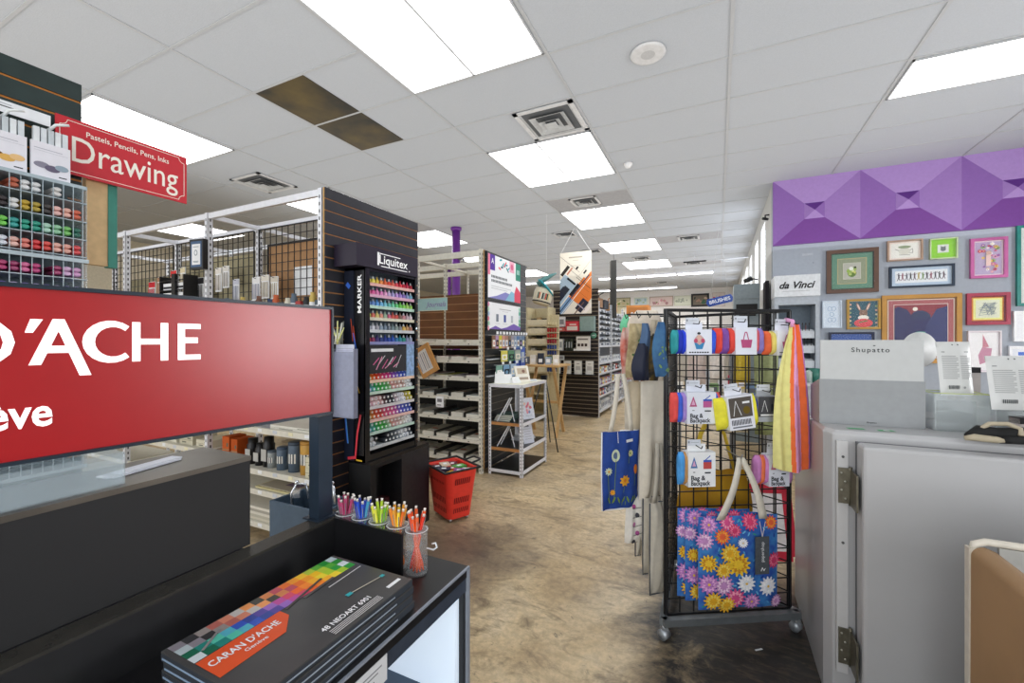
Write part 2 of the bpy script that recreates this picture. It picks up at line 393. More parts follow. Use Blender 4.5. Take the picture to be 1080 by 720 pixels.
w = MB(mat('#eeecea', rough=.85)); w.box(-11, 18.4, 0, WX+.12, 18.55, CEIL); struct('wall_back', w)
w = MB(mat('#c2b9a4', rough=.85)); w.box(-11.1, -3, 0, -11, 18.4, CEIL); struct('wall_left', w)
# side wall far right of the camera with one shopfront window in it
w = MB(mat('#8f8c88', rough=.9))
w.box(5.1, -3, 0, 5.2, 2.7, CEIL); w.box(5.1, 4.5, 0, 5.2, 6.6, CEIL); w.box(5.1, 2.7, 0, 5.2, 4.5, 1.0); w.box(5.1, 2.7, 2.5, 5.2, 4.5, CEIL); struct('wall_side', w)
w = MB(mat('#f8f8fa', emis=16.0, noise=.01)); w.box(5.13, 2.7, 1.0, 5.17, 4.5, 2.5); o = struct('window_7', w)
w = MB(mat('#50545a', rough=.4, metal=.6)); w.box(5.09, 3.57, 1.0, 5.13, 3.63, 2.5); w.box(5.09, 2.7, 1.72, 5.13, 4.5, 1.76); w.build('window_frame', o)

# ================================================================== light
W = bpy.data.worlds.new('world'); SC.world = W; W.use_nodes = True; nt = W.node_tree
bg = nt.nodes['Background']; bg.inputs['Color'].default_value = (.97, .98, 1, 1); bg.inputs['Strength'].default_value = 1.5
def area(loc, rot, sx, sy, e, col=(1, 1, 1)):
    l = bpy.data.lights.new('light', 'AREA'); l.shape = 'RECTANGLE'; l.size = sx; l.size_y = sy; l.energy = e; l.color = col
    o = bpy.data.objects.new('light', l); COL.objects.link(o); o.location = loc; o.rotation_euler = rot; return o
SC.view_settings.view_transform = 'Standard'; SC.view_settings.look = 'None'; SC.view_settings.exposure = 0; SC.view_settings.gamma = 1
SC.cycles.max_bounces = 8; SC.cycles.diffuse_bounces = 4; SC.cycles.transparent_max_bounces = 12; SC.cycles.sample_clamp_indirect = 6
SC.cycles.caustics_reflective = False; SC.cycles.caustics_refractive = False
LIGHTE_ = 1
area((-1.5, 6.5, 2.7), (pi, 0, 0), 9, 18, 290)          # added upward fill that brightens the ceiling, not a shop fixture
area((-1.5, 14.5, 3.3), (0, 0, 0), 6, 6, 160)  # added fill lamp that brightens the far end and back wall
area((0.5, -2.9, 1.9), (radians(82), 0, 0), 10, 3.2, 170, (.95, .98, 1))   # added fill from behind the camera, standing in for unseen shopfront daylight
# ================================================================== shared fixture parts
def post(mb, x, y, z0, z1, sx, sy, m=None, w=.04, pitch=.05):
    m = m or WHITE_STEEL; t = .003
    mb.box(min(x, x+sx*w), min(y, y+sy*t), z0, max(x, x+sx*w), max(y, y+sy*t), z1, m)
    mb.box(min(x, x+sx*t), min(y, y+sy*w), z0, max(x, x+sx*t), max(y, y+sy*w), z1, m)
    z = z0+.03; e = .0012
    while z < z1-.03:
        a, b = x+sx*w*.42, x+sx*w*.68; yy = y-sy*e
        mb.poly([(a, yy, z), (b, yy, z), (b, yy, z+pitch*.45), (a, yy, z+pitch*.45)], SLOT)
        a, b = y+sy*w*.42, y+sy*w*.68; xx = x-sx*e
        mb.poly([(xx, a, z), (xx, b, z), (xx, b, z+pitch*.45), (xx, a, z+pitch*.45)], SLOT)
        z += pitch
SLATB = mat('#26262c', rough=.35, noise=.12, scale=12); GRV = mat('#b07a48', rough=.6); PLY = mat('#b08a54', rough=.7, noise=.15)
def slat(M, w, h, face=SLATB, groove=GRV, edge=PLY, pitch=.08, th=.02, gw=.009):
    """slatwall board: local x across, y up, z out of the face; grooves are real recesses"""
    mb = MB(face, M)
    mb.box(0, 0, -th, w, h, -.006, edge)
    mb.rect(0, 0, w, h, groove, -.0055)
    y = 0
    while y < h-1e-4:
        y1 = min(y+pitch-gw, h); mb.box(0, y, -.006, w, y1, 0, face); y += pitch
    return mb
def gridwall(mb, M, w, h, pitch=.0762, r=.0028, m=None):
    m = m or BLACK
    n = max(1, round(w/pitch)); k = max(1, round(h/pitch))
    for i in range(n+1):
        x = w*i/n; rr = .005 if i in (0, n) else r
        mb.box(x-rr, 0, -rr, x+rr, h, rr, m, M)
    for j in range(k+1):
        y = h*j/k; rr = .005 if j in (0, k) else r
        mb.box(0, y-rr, rr*.2, w, y+rr, rr*2, m, M)

# ================================================================== first white rack with black slatwall end (behind the sign)
def rack_one():
    t = thing('shelving_unit', 'white slotted steel shelving with a black slatwall end panel', 'shelving')
    for x in (-2.43, -3.74, -5.05, -6.36):
        for y, sy in ((2.07, 1), (2.50, 1), (3.07, -1)):
            p = MB(WHITE_STEEL); post(p, x, y, 0, 2.55, -1, sy); p.build('post', t)
    for y in (2.075, 2.505, 3.03):
        for k in range(3):
            x1, x0 = -2.47-1.31*k, -3.74-1.31*k
            MB(WHITE_STEEL).box(x0, y, 2.50, x1, y+.03, 2.545).build('beam', t)
    for x in (-2.47, -3.76, -5.07, -6.38): MB(WHITE_STEEL).box(x, 2.11, 2.505, x+.03, 3.03, 2.54).build('beam', t)
    s = slat(at(XP, -2.405, 2.075, .08), 1.0, 2.47); s.build('end_panel', t)
    for k in range(3):
        x1, x0 = -2.475-1.31*k, -3.735-1.31*k
        for z in (.13, .377, .528, .843) if k == 0 else (.13, .36, .60, .85):
            b = MB(CREAM_STEEL); b.box(x0, 2.10, z-.03, x1, 2.49, z); b.box(x0, 2.085, z-.035, x1, 2.10, z+.006)
            n = 0; xx = x0+.1
            while xx < x1-.1:
                b.box(xx, 2.082, z-.022, xx+.045, 2.0849, z+.002, [PW, paper('#c9cdd4'), paper('#e9e3c2')][n % 3]); xx += .17; n += 1
            b.build('shelf', t)
        g = MB(BLACK); gridwall(g, at(YM, x0+.01, 2.495, 1.25), 1.24, 1.25); g.build('grid_panel', t)
rack_one()
# boards standing behind the grid
def sheet(name, label, cat, x0, x1, y, z0, z1, m, th=.012, group=None):
    b = MB(m); b.box(x0, y, z0, x1, y+th, z1); return single(name, b, label, cat, group=group)
CARD = mat('#a9825c', rough=.85, noise=.06); TAN = mat('#a39a7c', rough=.85)
b = MB(CARD); b.box(-3.68, 2.56, 1.2, -2.6, 2.58, 2.36); b.rect(-3.35, 1.9, -3.12, 2.15, PW, 0, Matrix(((1,0,0,0),(0,0,-1,2.558),(0,1,0,0),(0,0,0,1)))); 
b.box(-3.7, 2.555, 1.2, -3.68, 2.585, 2.38, BLACK); b.box(-3.7, 2.555, 2.36, -2.58, 2.585, 2.38, BLACK)
single('cardboard_sheet', b, 'large brown cardboard sheet with white note behind the black grid', 'cardboard')
sheet('canvas_board', 'tall olive beige board behind the middle bay grid', 'board', -5.0, -3.78, 2.56, 1.2, 2.32, TAN)
sheet('canvas_board', 'beige board behind the grid in the far left bay', 'board', -6.3, -5.1, 2.56, 1.2, 2.2, mat('#8f876c', rough=.85))
# black framed sign on the second upright
b = MB(BLACK); b.box(-.075, -.02, -.12, .075, .02, .12)
b.box(-.058, -.0205, -.103, .058, -.0201, .103, mat('#3c5a80', rough=.4)); b.box(-.045, -.022, -.085, .045, -.0206, .08, PW)
fr = MB(PW)
t = thing('framed_notice', 'small black framed notice clipped on the white shelf post', 'frame', (-3.77, 2.02, 2.20), radians(8))
b.build('frame', t)
k = MB(mat('#7d8894', rough=.6), at(YM, 0, -.0225, 0)); k.ell(0, .01, .018, .024, n=16); k.ell(0, .01, .012, .018, PW, .0012); k.rect(-.03, -.06, .03, -.055); k.rect(-.025, -.068, .025, -.064); k.rect(-.03, .055, .03, .06); k.build('printed_card', t)
# packs of brushes hanging from the grid
def brush_pack(w, h, lab, loc, rz, cols, name='brush_pack', group='hanging brush packs on the black grid'):
    t = thing(name, lab, 'brush pack', loc, rz, group)
    b = MB(PW); b.box(-w/2, -.004, -h, w/2, .004, 0); b.box(-w/2, -.0055, -h*.25, w/2, -.0041, -.004, paper(cols[0])); b.build('card', t)
    n = max(2, int(w/.02)); br = MB(mat('#b9a07c', rough=.5))
    for i in range(n):
        x = -w/2+w*(i+.5)/n; br.tube([(x, -.010, -h*.3), (x, -.010, -h*.95)], .0035, mat(cols[1+i % (len(cols)-1)], rough=.4), 6)
    br.build('brushes', t)
    MB(BLACK).tube([(0, .06, -.012), (0, -.02, -.012), (0, -.03, 0)], .0025, n=6).build('hook', t)
rr = random.Random(3)
items = [(-2.63, 1.84, .10, .26, ['#f0efe6', '#dfe6c8', '#e8e8e0'], 'white brush pack hanging closest to the slatwall end'), (-2.80, 1.86, .11, .22, ['#e8e6d4', '#e9e2b8', '#c9d6a0'], 'pale green and cream brush pack hanging second from the end'),
 (-4.05, 1.93, .09, .2, ['#d8d4ce', '#c9c0b4', '#a9a29a'], 'grey beige brush pack just left of the post with the notice'), (-4.16, 1.92, .09, .22, ['#e0dad2', '#b8aca0', '#d8cfc4'], 'tall beige brush pack in the middle bay'),
 (-3.90, 1.94, .08, .2, ['#c9cbd8', '#8f93a8', '#cfd2dc'], 'lavender grey brush pack beside the middle post'), (-3.62, 1.94, .10, .2, ['#e4e4e4', '#a8a8b8', '#d0ccd0'], 'pale pack with white brushes right of the notice'),
 (-3.50, 1.95, .10, .2, ['#d8d2c6', '#b0a490', '#d6ccb8'], 'tan and grey brush pack in the right bay'), (-3.38, 1.93, .09, .19, ['#cfc6b8', '#a59780', '#cbbfa8'], 'sand coloured brush pack fourth in the right bay'),
 (-5.3, 1.86, .12, .24, ['#c23038', '#d8474c', '#7c2028'], 'red brush pack by the third white post'), (-5.15, 1.9, .1, .2, ['#b08868', '#d6a878', '#804030'], 'brown brush pack beside the red one'),
 (-4.9, 1.95, .1, .26, ['#d64040', '#e08080', '#303030'], 'red and pink pack on the left middle grid'), (-4.74, 1.97, .08, .22, ['#d8cba8', '#b8a880', '#e8dcc0'], 'cream brush pack on the left middle grid'),
 (-4.45, 1.85, .12, .24, ['#2b2b2e', '#404044', '#c8c8c8'], 'black brush pack with silver ends in the middle bay')]
for x, z, w_, h_, c_, lab in items: brush_pack(w_, h_, lab, (x, 2.40, z+.12+(.14 if x < -4 else 0)), 0, c_)
# wire rack with cards
t = thing('wire_card_rack', 'black wire rack holding white cards above the red sign', 'rack', (-4.62, 2.36, 1.80))
b = MB(BLACK)
for z in (0, .09, .18, .27):
    b.tube([(-.2, 0, z), (.2, 0, z)], .005, n=6); b.tube([(-.2, -.12, z), (.2, -.12, z)], .005, n=6)
    for x in (-.2, -.07, .07, .2): b.tube([(x, -.12, z), (x, 0, z+.03)], .003, n=6)
for x in (-.2, .2): b.box(x-.006, -.12, -.05, x+.006, .0, .32)
b.box(.02, -.13, -.05, .08, -.11, .33); b.build('frame', t)
for i, z in enumerate((.02, .11, .20)):
    for sx_ in (-.1, .12):
        c = MB(PW); c.box(sx_-.075, -.10, z-.01, sx_+.075, -.09, z+.05); c.box(sx_-.07, -.1015, z+.0, sx_+.07, -.1001, z+.02, paper('#3a3a3e')); c.build('card', t)
# a line of small pots on the shelf whose tops show just above the sign
cols = ['#8b2f2f', '#2c3e5c', '#b95a30', '#39424a', '#d8d2c0', '#5a6a7a', '#a03030', '#26282c', '#c9b060', '#46545c', '#d9d9d9', '#6c4a3a']
b0 = MB(CREAM_STEEL); b0.box(-4.9, 2.13, 1.66, -2.5, 2.46, 1.68); single('display_shelf', b0, 'narrow cream shelf in front of the grid panels', 'shelf')
src = {}
for i in range(34):
    x = -4.85+i*.068; c = cols[i % 12]
    b = MB(mat(c, rough=.5)); h_ = .12+.03*((i*7) % 3)
    if i % 3 == 0: b.box(-.026, -.02, 0, .026, .02, h_); b.box(-.02, -.0212, h_*.3, .02, -.0201, h_*.7, PW)
    else: b.lathe([(.024, 0), (.025, h_*.8), (.018, h_*.86), (.018, h_), (0, h_)], n=10); b.lathe([(.0255, h_*.25), (.0255, h_*.6)], PW, 10)
    single('ink_jar' if i % 3 else 'ink_box', b, 'small %s, %s along the narrow shelf before the grid' % ('jar' if i % 3 else 'boxed bottle', ['%s' % ORD[i] if i < 25 else 'number %d' % (i+1)][0]), 'jar' if i % 3 else 'box', (x, 2.2, 1.6801), group='small jars on the narrow shelf')

# things on the lower shelves that show under the sign
def can(x, y, z, r, h, col, lid, lab, name='paint_can'):
    t = thing(name, lab, 'can', (x, y, z)); MB(mat(col, rough=.4)).lathe([(r, 0), (r, h*.9), (r*.97, h*.92)], n=20).build('body', t)
    MB(mat(lid, rough=.4)).lathe([(r*1.02, h*.9), (r*1.02, h), (r*.9, h+.002), (0, h+.002)], n=20).build('lid', t)
    l = MB(PW)
    for k in range(7):
        a0 = -2.2+.22*k; a1 = a0+.22
        l.poly([(r*1.01*cos(a0), r*1.01*sin(a0), h*.3), (r*1.01*cos(a1), r*1.01*sin(a1), h*.3), (r*1.01*cos(a1), r*1.01*sin(a1), h*.62), (r*1.01*cos(a0), r*1.01*sin(a0), h*.62)], mat('#39454f' if k % 2 else '#e8e6de'))
    l.build('can_label', t)
can(-2.86, 2.2, .5281, .05, .22, '#56677a', '#3c4a5a', 'blue grey paint can on the lower shelf, right one of two')
can(-2.99, 2.19, .5281, .042, .17, '#5b6d80', '#44546a', 'shorter blue grey paint can beside the black jars')
can(-3.11, 2.19, .5281, .035, .13, '#9aa0a2', '#53606c', 'small grey printed can left of the blue grey cans')
can(-2.722, 2.2, .5281, .055, .24, '#c99a45', '#b8873a', 'tall mustard yellow can on the lower shelf')
def carton(x, y, z, w, d, h, col, lab, rz=0, name='carton', cat='box', lett=None, group=None):
    b = MB(paper(col)); b.box(-w/2, -d/2, 0, w/2, d/2, h); b.box(-w/2, -d/2-.0006, h*.46, w/2, -d/2-.0001, h*.5, paper('#8d8768'))
    b.box(-w*.3, -d/2-.0008, h*.18, -w*.0, -d/2-.0002, h*.3, paper('#6c6a5c')); b.box(w*.1, -d/2-.0008, h*.6, w*.35, -d/2-.0002, h*.75, paper('#6c6a5c'))
    return single(name, b, lab, cat, (x, y, z), rz, group)
carton(-2.57, 2.2, .5281, .17, .16, .075, '#cfc9ae', 'cream carton beside the mustard can, lower one'); carton(-2.58, 2.2, .6032, .16, .15, .07, '#d6d0b6', 'cream carton stacked on another by the dark sign post')
carton(-3.60, 2.2, .5281, .09, .14, .20, '#c05a28', 'orange box standing at the left end of the lower shelf'); carton(-3.49, 2.2, .5281, .08, .14, .19, '#b8531f', 'darker orange box next to the first orange box')
for i, (x, h) in enumerate(((-3.36, .20), (-3.26, .17), (-3.165, .23))):
    t = thing('black_jar', ['black jar with grey label right of the orange boxes', 'shorter black jar between two black jars', 'tallest black jar near the counter corner'][i], 'jar', (x, 2.2, .5281))
    MB(BLACK).lathe([(.042, 0), (.044, h*.75), (.036, h*.8), (.036, h), (0, h)], n=16).build('body', t)
    MB(paper('#b8b8b4')).box(-.03, -.0455, h*.2, .03, -.0445, h*.6).build('jar_label', t)
carton(-2.8, 2.28, .8431, .5, .3, .03, '#dedbd0', 'pile of white boards on the upper shelf under the sign'); carton(-2.53, 2.2, .8431, .10, .1, .10, '#e8e6e0', 'small white box at the right end of the upper shelf')
carton(-3.2, 2.28, .8431, .3, .3, .02, '#8f9096', 'grey pad lying on the shelf under the sign'); carton(-2.52, 2.08-.01, .80-.002, .06, .004, .09, '#c9d6ea', 'white and blue price card on the shelf edge', name='price_card', cat='card')
b = MB(paper('#d6cc9c')); b.box(-.26, -.18, 0, .26, .18, .012); b.box(-.24, -.16, .0121, .24, .16, .016, paper('#b8b0a0')); b.box(-.05, -.08, .0162, .1, .0, .0166, paper('#7a6a80')); single('paper_pad', b, 'cream paper pad with printed cover on the lower shelf', 'pad', (-2.95, 2.30, .3775), 0)
for i in range(5):
    b = MB(paper(['#cfc9b8', '#b8b4a4', '#d8d4c8', '#a8a498', '#e0dcd0'][i])); b.box(-.5, -.17, 0, .5, .17, .02); single('board_stack', b, 'wide pale board, %s from the bottom on the lowest rack shelf' % ORD[i], 'board', (-3.05, 2.29, .1301+i*.0202), 0, 'boards on the lowest rack shelf')
# left bay goods (z .6 shelf) seen over the counter top
for i, (x, z, w_, h_, c) in enumerate([(-3.95, .6001, .2, .06, '#d8d2bc'), (-4.2, .6001, .2, .08, '#c9c4ae'), (-4.45, .6001, .2, .05, '#e0dcca'), (-3.95, .8501, .24, .09, '#d9d4c2'), (-4.25, .8501, .2, .12, '#cdc8b4'), (-4.6, .8501, .22, .07, '#3a3632'), (-4.85, .6001, .16, .1, '#c8c4b4')]):
    carton(x, 2.25, z, w_, .2, h_, c, ['low cream carton, nearest the white post in the left bay', 'beige carton second from the post in the left bay', 'flat pale carton third from the post', 'cream carton on the upper shelf by the post', 'tall pale carton on the upper left shelf', 'dark bundle at the far end of the upper left shelf', 'small stone coloured carton at the left end'][i])
for k, (x, c) in enumerate(((-5.3, '#a8402c'), (-5.45, '#8a3a24'), (-5.6, '#6c5a30'), (-5.75, '#9c8a38'), (-5.9, '#b4462e'))):
    for j in range(2): carton(x, 2.24, .6001+j*.105, .12, .16, .10, c if j else cols[(k*5) % 12], '%s drawer box in the %s column of the far left bay, %s' % (['dark', 'red brown'][j], ORD[k], ['lower', 'upper'][j]), group='small drawer boxes in the far left bay')
b = MB(PW); b.box(-.09, -.002, 0, .09, .002, .24); b.T = at(YM, 0, -.0026, .12); b.ell(0, .04, .02, .025, paper('#5a3a2a')); b.ell(0, .0, .022, .02, paper('#d8b8a0')); b.ell(0, -.04, .02, .03, paper('#2c3038')); b.ell(.02, -.08, .012, .01, paper('#30343a'))
single('picture_card', b, 'white card with a small dark figure drawing standing on the shelf', 'card', (-4.95, 2.125, .602), radians(-8))
b = MB(mat('#97b0cc', rough=.5)); b.box(-.12, -.002, 0, .12, .002, .2); b.box(-.1, -.0035, .1, .1, -.0021, .17, PW); b.box(-.11, -.0035, .03, .09, -.0021, .07, paper('#d8c860')); single('picture_card', b, 'pale blue printed card with yellow stripe, far left shelf', 'card', (-5.9, 2.125, .852), 0)

# slate blue bin on the floor with chrome clips in it
t = thing('storage_bin', 'slate blue bin on the floor in front of the white shelves', 'bin', (-2.22, 1.82, 0))
b = MB(mat('#46586a', rough=.5)); 
for a in ((-.22, -.12, .22, -.105), (-.22, .105, .22, .12), (-.22, -.105, -.205, .105), (.205, -.105, .22, .105)): b.box(a[0], a[1], 0, a[2], a[3], .54)
b.box(-.2, -.1, 0, .2, .1, .34); b.build('tub', t)
for k in range(4):
    c = MB(mat('#d4d8de', rough=.2, metal=.8)); r_ = random.Random(k)
    c.tube([(-.02, 0, -.1), (-.03, 0, .10), (0, 0, .16), (.05, .0, .15), (.07, 0, .06)], .008, n=8); c.cbox((0, 0, .1), (.04, .03, .05)); c.sphere((0, 0, .165), .014)
    single('chrome_clamp', c, '%s chrome clamp sticking out of the slate blue bin, from the left' % ORD[k], 'clamp', (-2.33+.085*k, 1.80+.04*(k % 2), .47+.02*(k % 2)), r_.uniform(-1, 1))

# ================================================================== green-black slatwall end with marker rack at far left
SL2 = mat('#20302e', rough=.45, noise=.2, scale=10)
t = thing('slatwall_end_panel', 'dark green slatwall end panel with orange grooves at far left', 'panel', (-2.35, -.6, 0))
slat(at(XP, 0, 0, .08), 1.42, 2.47, face=SL2, groove=mat('#c07a30', rough=.6)).build('board', t)
MB(WHITE_STEEL).box(-.06, 1.36, 0, -.025, 1.40, 2.5).build('upright', t)
# clear marker rack
ACR = mat('#cfdfe6', rough=.08, alpha=.22, noise=.02, spec=.6)
ACE = mat('#b4c4cc', rough=.25, noise=.05, alpha=.85)
t = thing('marker_rack', 'clear acrylic rack of round ended art markers on the green slatwall', 'rack', (-2.345, .775, 0))
b = MB(ACE); zr0, zr1 = 1.02, 2.09; dp = .17; Lr = 1.0
b.box(0, -Lr, zr1-.012, dp, 0, zr1); b.box(0, -Lr, zr0, dp, 0, zr0+.012); b.box(dp-.008, -Lr, 1.798, dp+.004, .004, 1.812)
b.build('rack_rail', t)
b = MB(ACR); b.box(0, -.004, zr0, dp, 0, zr1); b.build('side_pane', t)
rows = [2.05, 1.98, 1.912, 1.846, 1.762, 1.69, 1.61, 1.39, 1.30, 1.21, 1.12]
b = MB(ACE)
ncol = 26; pc = .0268
for k in range(ncol+1): b.box(dp-.004, -.012-pc*k-.0008, zr0, dp, -.012-pc*k+.0008, zr1-.012)
for z in rows: b.box(.02, -Lr, z-.028, dp, 0, z-.025)
b.build('divider', t)
b = MB(mat('#56666e', rough=.6)); b.box(0, -Lr, zr0+.012, .004, 0, zr1-.012); b.build('back_pane', t)
PAL = [['#c9775c', '#e0b0a0', '#e6e2de', '#d8d0c8', '#e8e8e8', '#f0f0f0', '#c46a50', '#9c4a3c', '#8a3c34', '#caa090'], ['#d96a50', '#efb8a8', '#f0c0b8', '#44403e', '#b8a040', '#c8a83c', '#e9e9e6', '#3a3234', '#7c5a60', '#c8a090'],
       ['#2c6e5c', '#7cc46a', '#9ad0a8', '#b6dcc8', '#2e9c84', '#35a58c', '#40a8a0', '#7cd25a', '#a8e0c8', '#2ca070'], ['#e0484c', '#f0b0a0', '#f0b8a8', '#e05048', '#dc3c40', '#e8887c', '#f0c0b4', '#e0e4ec', '#d8dce4', '#c8ccd8'],
       ['#d8a0cc', '#e0b8dc', '#a83c6c', '#c04c90', '#c43c7c', '#e070a0', '#a03868', '#b83a70', '#c84484', '#e27cb4'], ['#b8a8d8', '#8c7cc0', '#c8bce0', '#7868b0'], ['#c8b0c0', '#b49ab0', '#d8c8d4', '#a890b8'], ['#b8c8dc', '#8ca8cc', '#a8b8d0'], ['#e0b0bc', '#d89ca8', '#ecc8d0'], ['#d8a8b8', '#e8c4cc', '#c894a8'], ['#a8b4c8', '#c8d0dc', '#98a4bc']]
NAMES = ['pale and brown', 'mixed nude and yellow', 'green', 'red and peach', 'pink', 'violet', 'mauve', 'pale blue', 'rose', 'soft rose', 'grey blue']
mk = {}
for ri, z in enumerate(rows):
    for k in range(14 if ri < 5 else 11):
        if ri in (0,) and k in (0, 1, 3, 7, 8): continue
        if ri == 4 and k == 3: continue
        c = PAL[ri][k % len(PAL[ri])]
        if c not in mk:
            b = MB(mat(c, rough=.35)); Tm = Matrix.Rotation(pi/2, 4, 'Y')
            for zz in (.0085, -.009):
                T_ = Matrix.Translation((0, 0, zz)) @ Matrix.Rotation(pi/2, 4, 'Y')
                b.add(*[[(.0082*cos(2*pi*i/12)*(1 if a < 2 else .6), .0122*sin(2*pi*i/12)*(1 if a < 2 else .7), [-.12, .0, .004][a]) for a in range(3) for i in range(12)],
                        [(a*12+i, a*12+(i+1) % 12, (a+1)*12+(i+1) % 12, (a+1)*12+i) for a in range(2) for i in range(12)]+[tuple(24+i for i in range(12))]], m=None, smooth=False, T=T_)
            mk[c] = b; o = single('art_marker', b, 'x', 'marker', group='markers in the clear wall rack'); mk[c] = o; first = True
        else: o = dup(mk[c])
        o.location = (-2.345+dp-.012, .763-.0134-pc*k, z)
        o['label'] = '%s marker, rack row %s down, %s from right' % (NAMES[ri], ['one', 'two', 'three', 'four', 'five', 'six', 'seven', 'eight', 'nine', 'ten', 'eleven'][ri], ORD[k])
# hanging packs above the rack and their price strip
for i, (y, lab, cs) in enumerate([(.694, 'clear bagged marker set with grey ovals hanging above the rack', ['#8c8896', '#6c6478', '#98a8b4']), (.580, 'clear bagged marker set with tan ovals hanging above the rack', ['#6c4024', '#e0b060', '#e8c088']), (.466, 'third bagged marker set at the left edge of the slatwall', ['#6c8ab0', '#a0b8d0', '#405a80'])]):
    t = thing('marker_set', lab, 'marker set', (-2.23, y, 2.105), radians(0), 'bagged marker sets above the rack')
    b = MB(paper('#e6e4ea'), XP.copy()); b.box(-.052, 0, -.012, .052, .125, .0); b.ell(-.025, .042, .021, .011, paper(cs[0]), n=18); b.ell(.003, .035, .021, .012, paper(cs[1]), .0012, 18); b.ell(.028, .044, .019, .011, paper(cs[2]), .0016, 18)
    b.rect(-.045, .10, .03, .102, paper('#a8a8b4')); b.rect(-.045, .092, .045, .093, paper('#b8b8c0')); b.rect(.02, .008, .042, .012, paper('#404448')); b.build('card', t)
    for k in range(5):
        b = MB(mat(['#e8ecee', '#d8dee2', '#c8d0d4'][k % 3], rough=.3), XP.copy()); b.box(-.045+.019*k, .125, -.018, -.030+.019*k, .178, -.002); b.build('marker', t)
    b = MB(mat('#e8ecec', rough=.3)); b.tube([(-.09, 0, .185), (-.0, 0, .185), (.05, -.004, .185), (.055, .03, .197)], .005); b.build('hook', t)
b = MB(PW, XP.copy()); b.box(-.30, 0, 0, .23, .042, .003); 
for y in (-.13, .04):
    for k in range(4): b.rect(y+.006*k, .018, y+.006*k+.004, .036, paper('#383a3e'), .0034)
    b.rect(y+.04, .02, y+.10, .024, paper('#4a4c50'), .0034); b.rect(y+.05, .03, y+.09, .032, paper('#90949a'), .0034)
single('price_strip', b, 'white price strip with printed tags on the green slatwall', 'price tag', (-2.29, .48, 2.315))
# small canvas with green edge leaning out beyond the rack
t = thing('stretched_canvas', 'small canvas with a teal green edge beside the marker rack', 'canvas', (-2.37, .83, 1.82))
MB(mat('#d9b888', rough=.7)).box(-.0, 0, 0, .03, .07, .36).build('wood_frame', t)
MB(mat('#3d8878', rough=.6)).box(.0, .07, -.005, .034, .10, .365).build('canvas_face', t)
# red hanging sign: Drawing
t = thing('hanging_sign', 'red hanging sign reading Drawing with white scroll border', 'sign', (-2.31, .73, 2.163))
RED = mat('#c4202e', rough=.45, noise=.03)
MB(RED, XP.copy()).box(0, 0, -.006, .455, .222, 0).build('board', t)
WL = mat('#f4ece0', rough=.5, noise=.01)
l = MB(WL, XP.copy())
l.text('Drawing', .232, .055, .10, align='CENTER', w=.37, bold=.004, m=WL)
l.text('Pastels, Pencils, Pens, Inks', .235, .165, .022, align='CENTER', w=.29, bold=.008, m=WL)
a, b_, c_ = .012, .443, .022
arc = lambda cx, cy, r, s0: [(cx+r*cos(s0-pi/2*q/5), cy+r*sin(s0-pi/2*q/5)) for q in range(6)]
bord = arc(a, .012, c_, pi/2)+[(b_-c_, .012)]+arc(b_, .012, c_, pi)+[(b_, .210-c_)]+arc(b_, .210, c_, -pi/2)+[(a+c_, .210)]+arc(a, .210, c_, 0)+[(a, .012+c_)]
l.line2(bord, .0022, WL); l.build('lettering', t)
MB(BLACK).tube([(-.02, .04, .222), (-.02, .04, .23), (-.004, .04, .222)], .002, n=6).build('bracket', t)
# ================================================================== pencil counter in the foreground
BLK = mat('#1b1b1d', rough=.28, noise=.15, scale=6); BLKM = mat('#222224', rough=.5, noise=.1)
t = thing('display_counter', 'black pencil display counter with white lit compartment in the foreground', 'counter', (0, 0, 0))
b = MB(BLK); b.box(-.93, -.8, .895, -.58, .95, .92); b.build('countertop', t)
b = MB(mat('#3a4250', rough=.3, noise=.1)); b.box(-.60, -.8, .86, -.582, .948, .894); b.build('front_rail', t)
b = MB(mat('#8d94a0', rough=.35)); b.box(-.584, .94, 0, -.577, .951, .918); b.box(-.582, -.8, .916, -.577, .95, .921); b.build('edge_strip', t)
b = MB(BLK); b.box(-.93, .935, 0, -.584, .95, .894); b.build('end_panel', t)
b = MB(mat('#dfeeff', emis=.42, noise=.02)); b.box(-.92, .915, .60, -.60, .934, .894); b.build('lit_panel', t)
b = MB(mat('#46586c', rough=.4)); b.box(-.92, -.8, .57, -.60, .934, .60); b.build('compartment_floor', t)
b = MB(mat('#c9d4e2', rough=.3)); b.box(-.60, -.8, .562, -.59, .94, .57); b.build('shelf_edge', t)
b = MB(BLKM); b.box(-.92, -.8, 0, -.60, .934, .56); b.build('cabinet_body', t)
b = MB(BLKM); b.box(-.98, -.8, 0, -.93, .875, 1.02); b.build('back_wall', t)
b = MB(mat('#3c3a36', rough=.25, noise=.1)); b.box(-.98, -.8, 1.02, -.93, .875, 1.026); b.build('ledge', t)
b = MB(BLK); b.box(-.93, .832, .92, -.70, .838, 1.026); b.build('divider_panel', t)
# the long black box on the ledge
t = thing('storage_case', 'long matt black box with brushed metal lid behind the counter', 'case', (0, 0, 0))
b = MB(mat('#262627', rough=.6, noise=.1, scale=3)); b.box(-1.17, -.6, 1.0265, -.985, .638, 1.222); b.build('case_body', t)
b = MB(mat('#77726a', rough=.3, metal=.75, noise=.12, scale=8)); b.box(-1.172, -.6, 1.2225, -.984, .64, 1.233); b.build('lid', t)
b = MB(BLKM); b.box(-1.17, -.6, 0, -.9805, .62, 1.026); o = single('pedestal', b, 'black pedestal under the long black box', 'pedestal')
b = MB(paper('#e8eaf2')); b.box(-.02, -.07, 0, .02, .07, .003); b.box(-.012, -.05, .003, .016, .075, .006); single('paper_slip', b, 'folded white paper slip on the long black box', 'paper', (-1.09, .475, 1.234), radians(14))
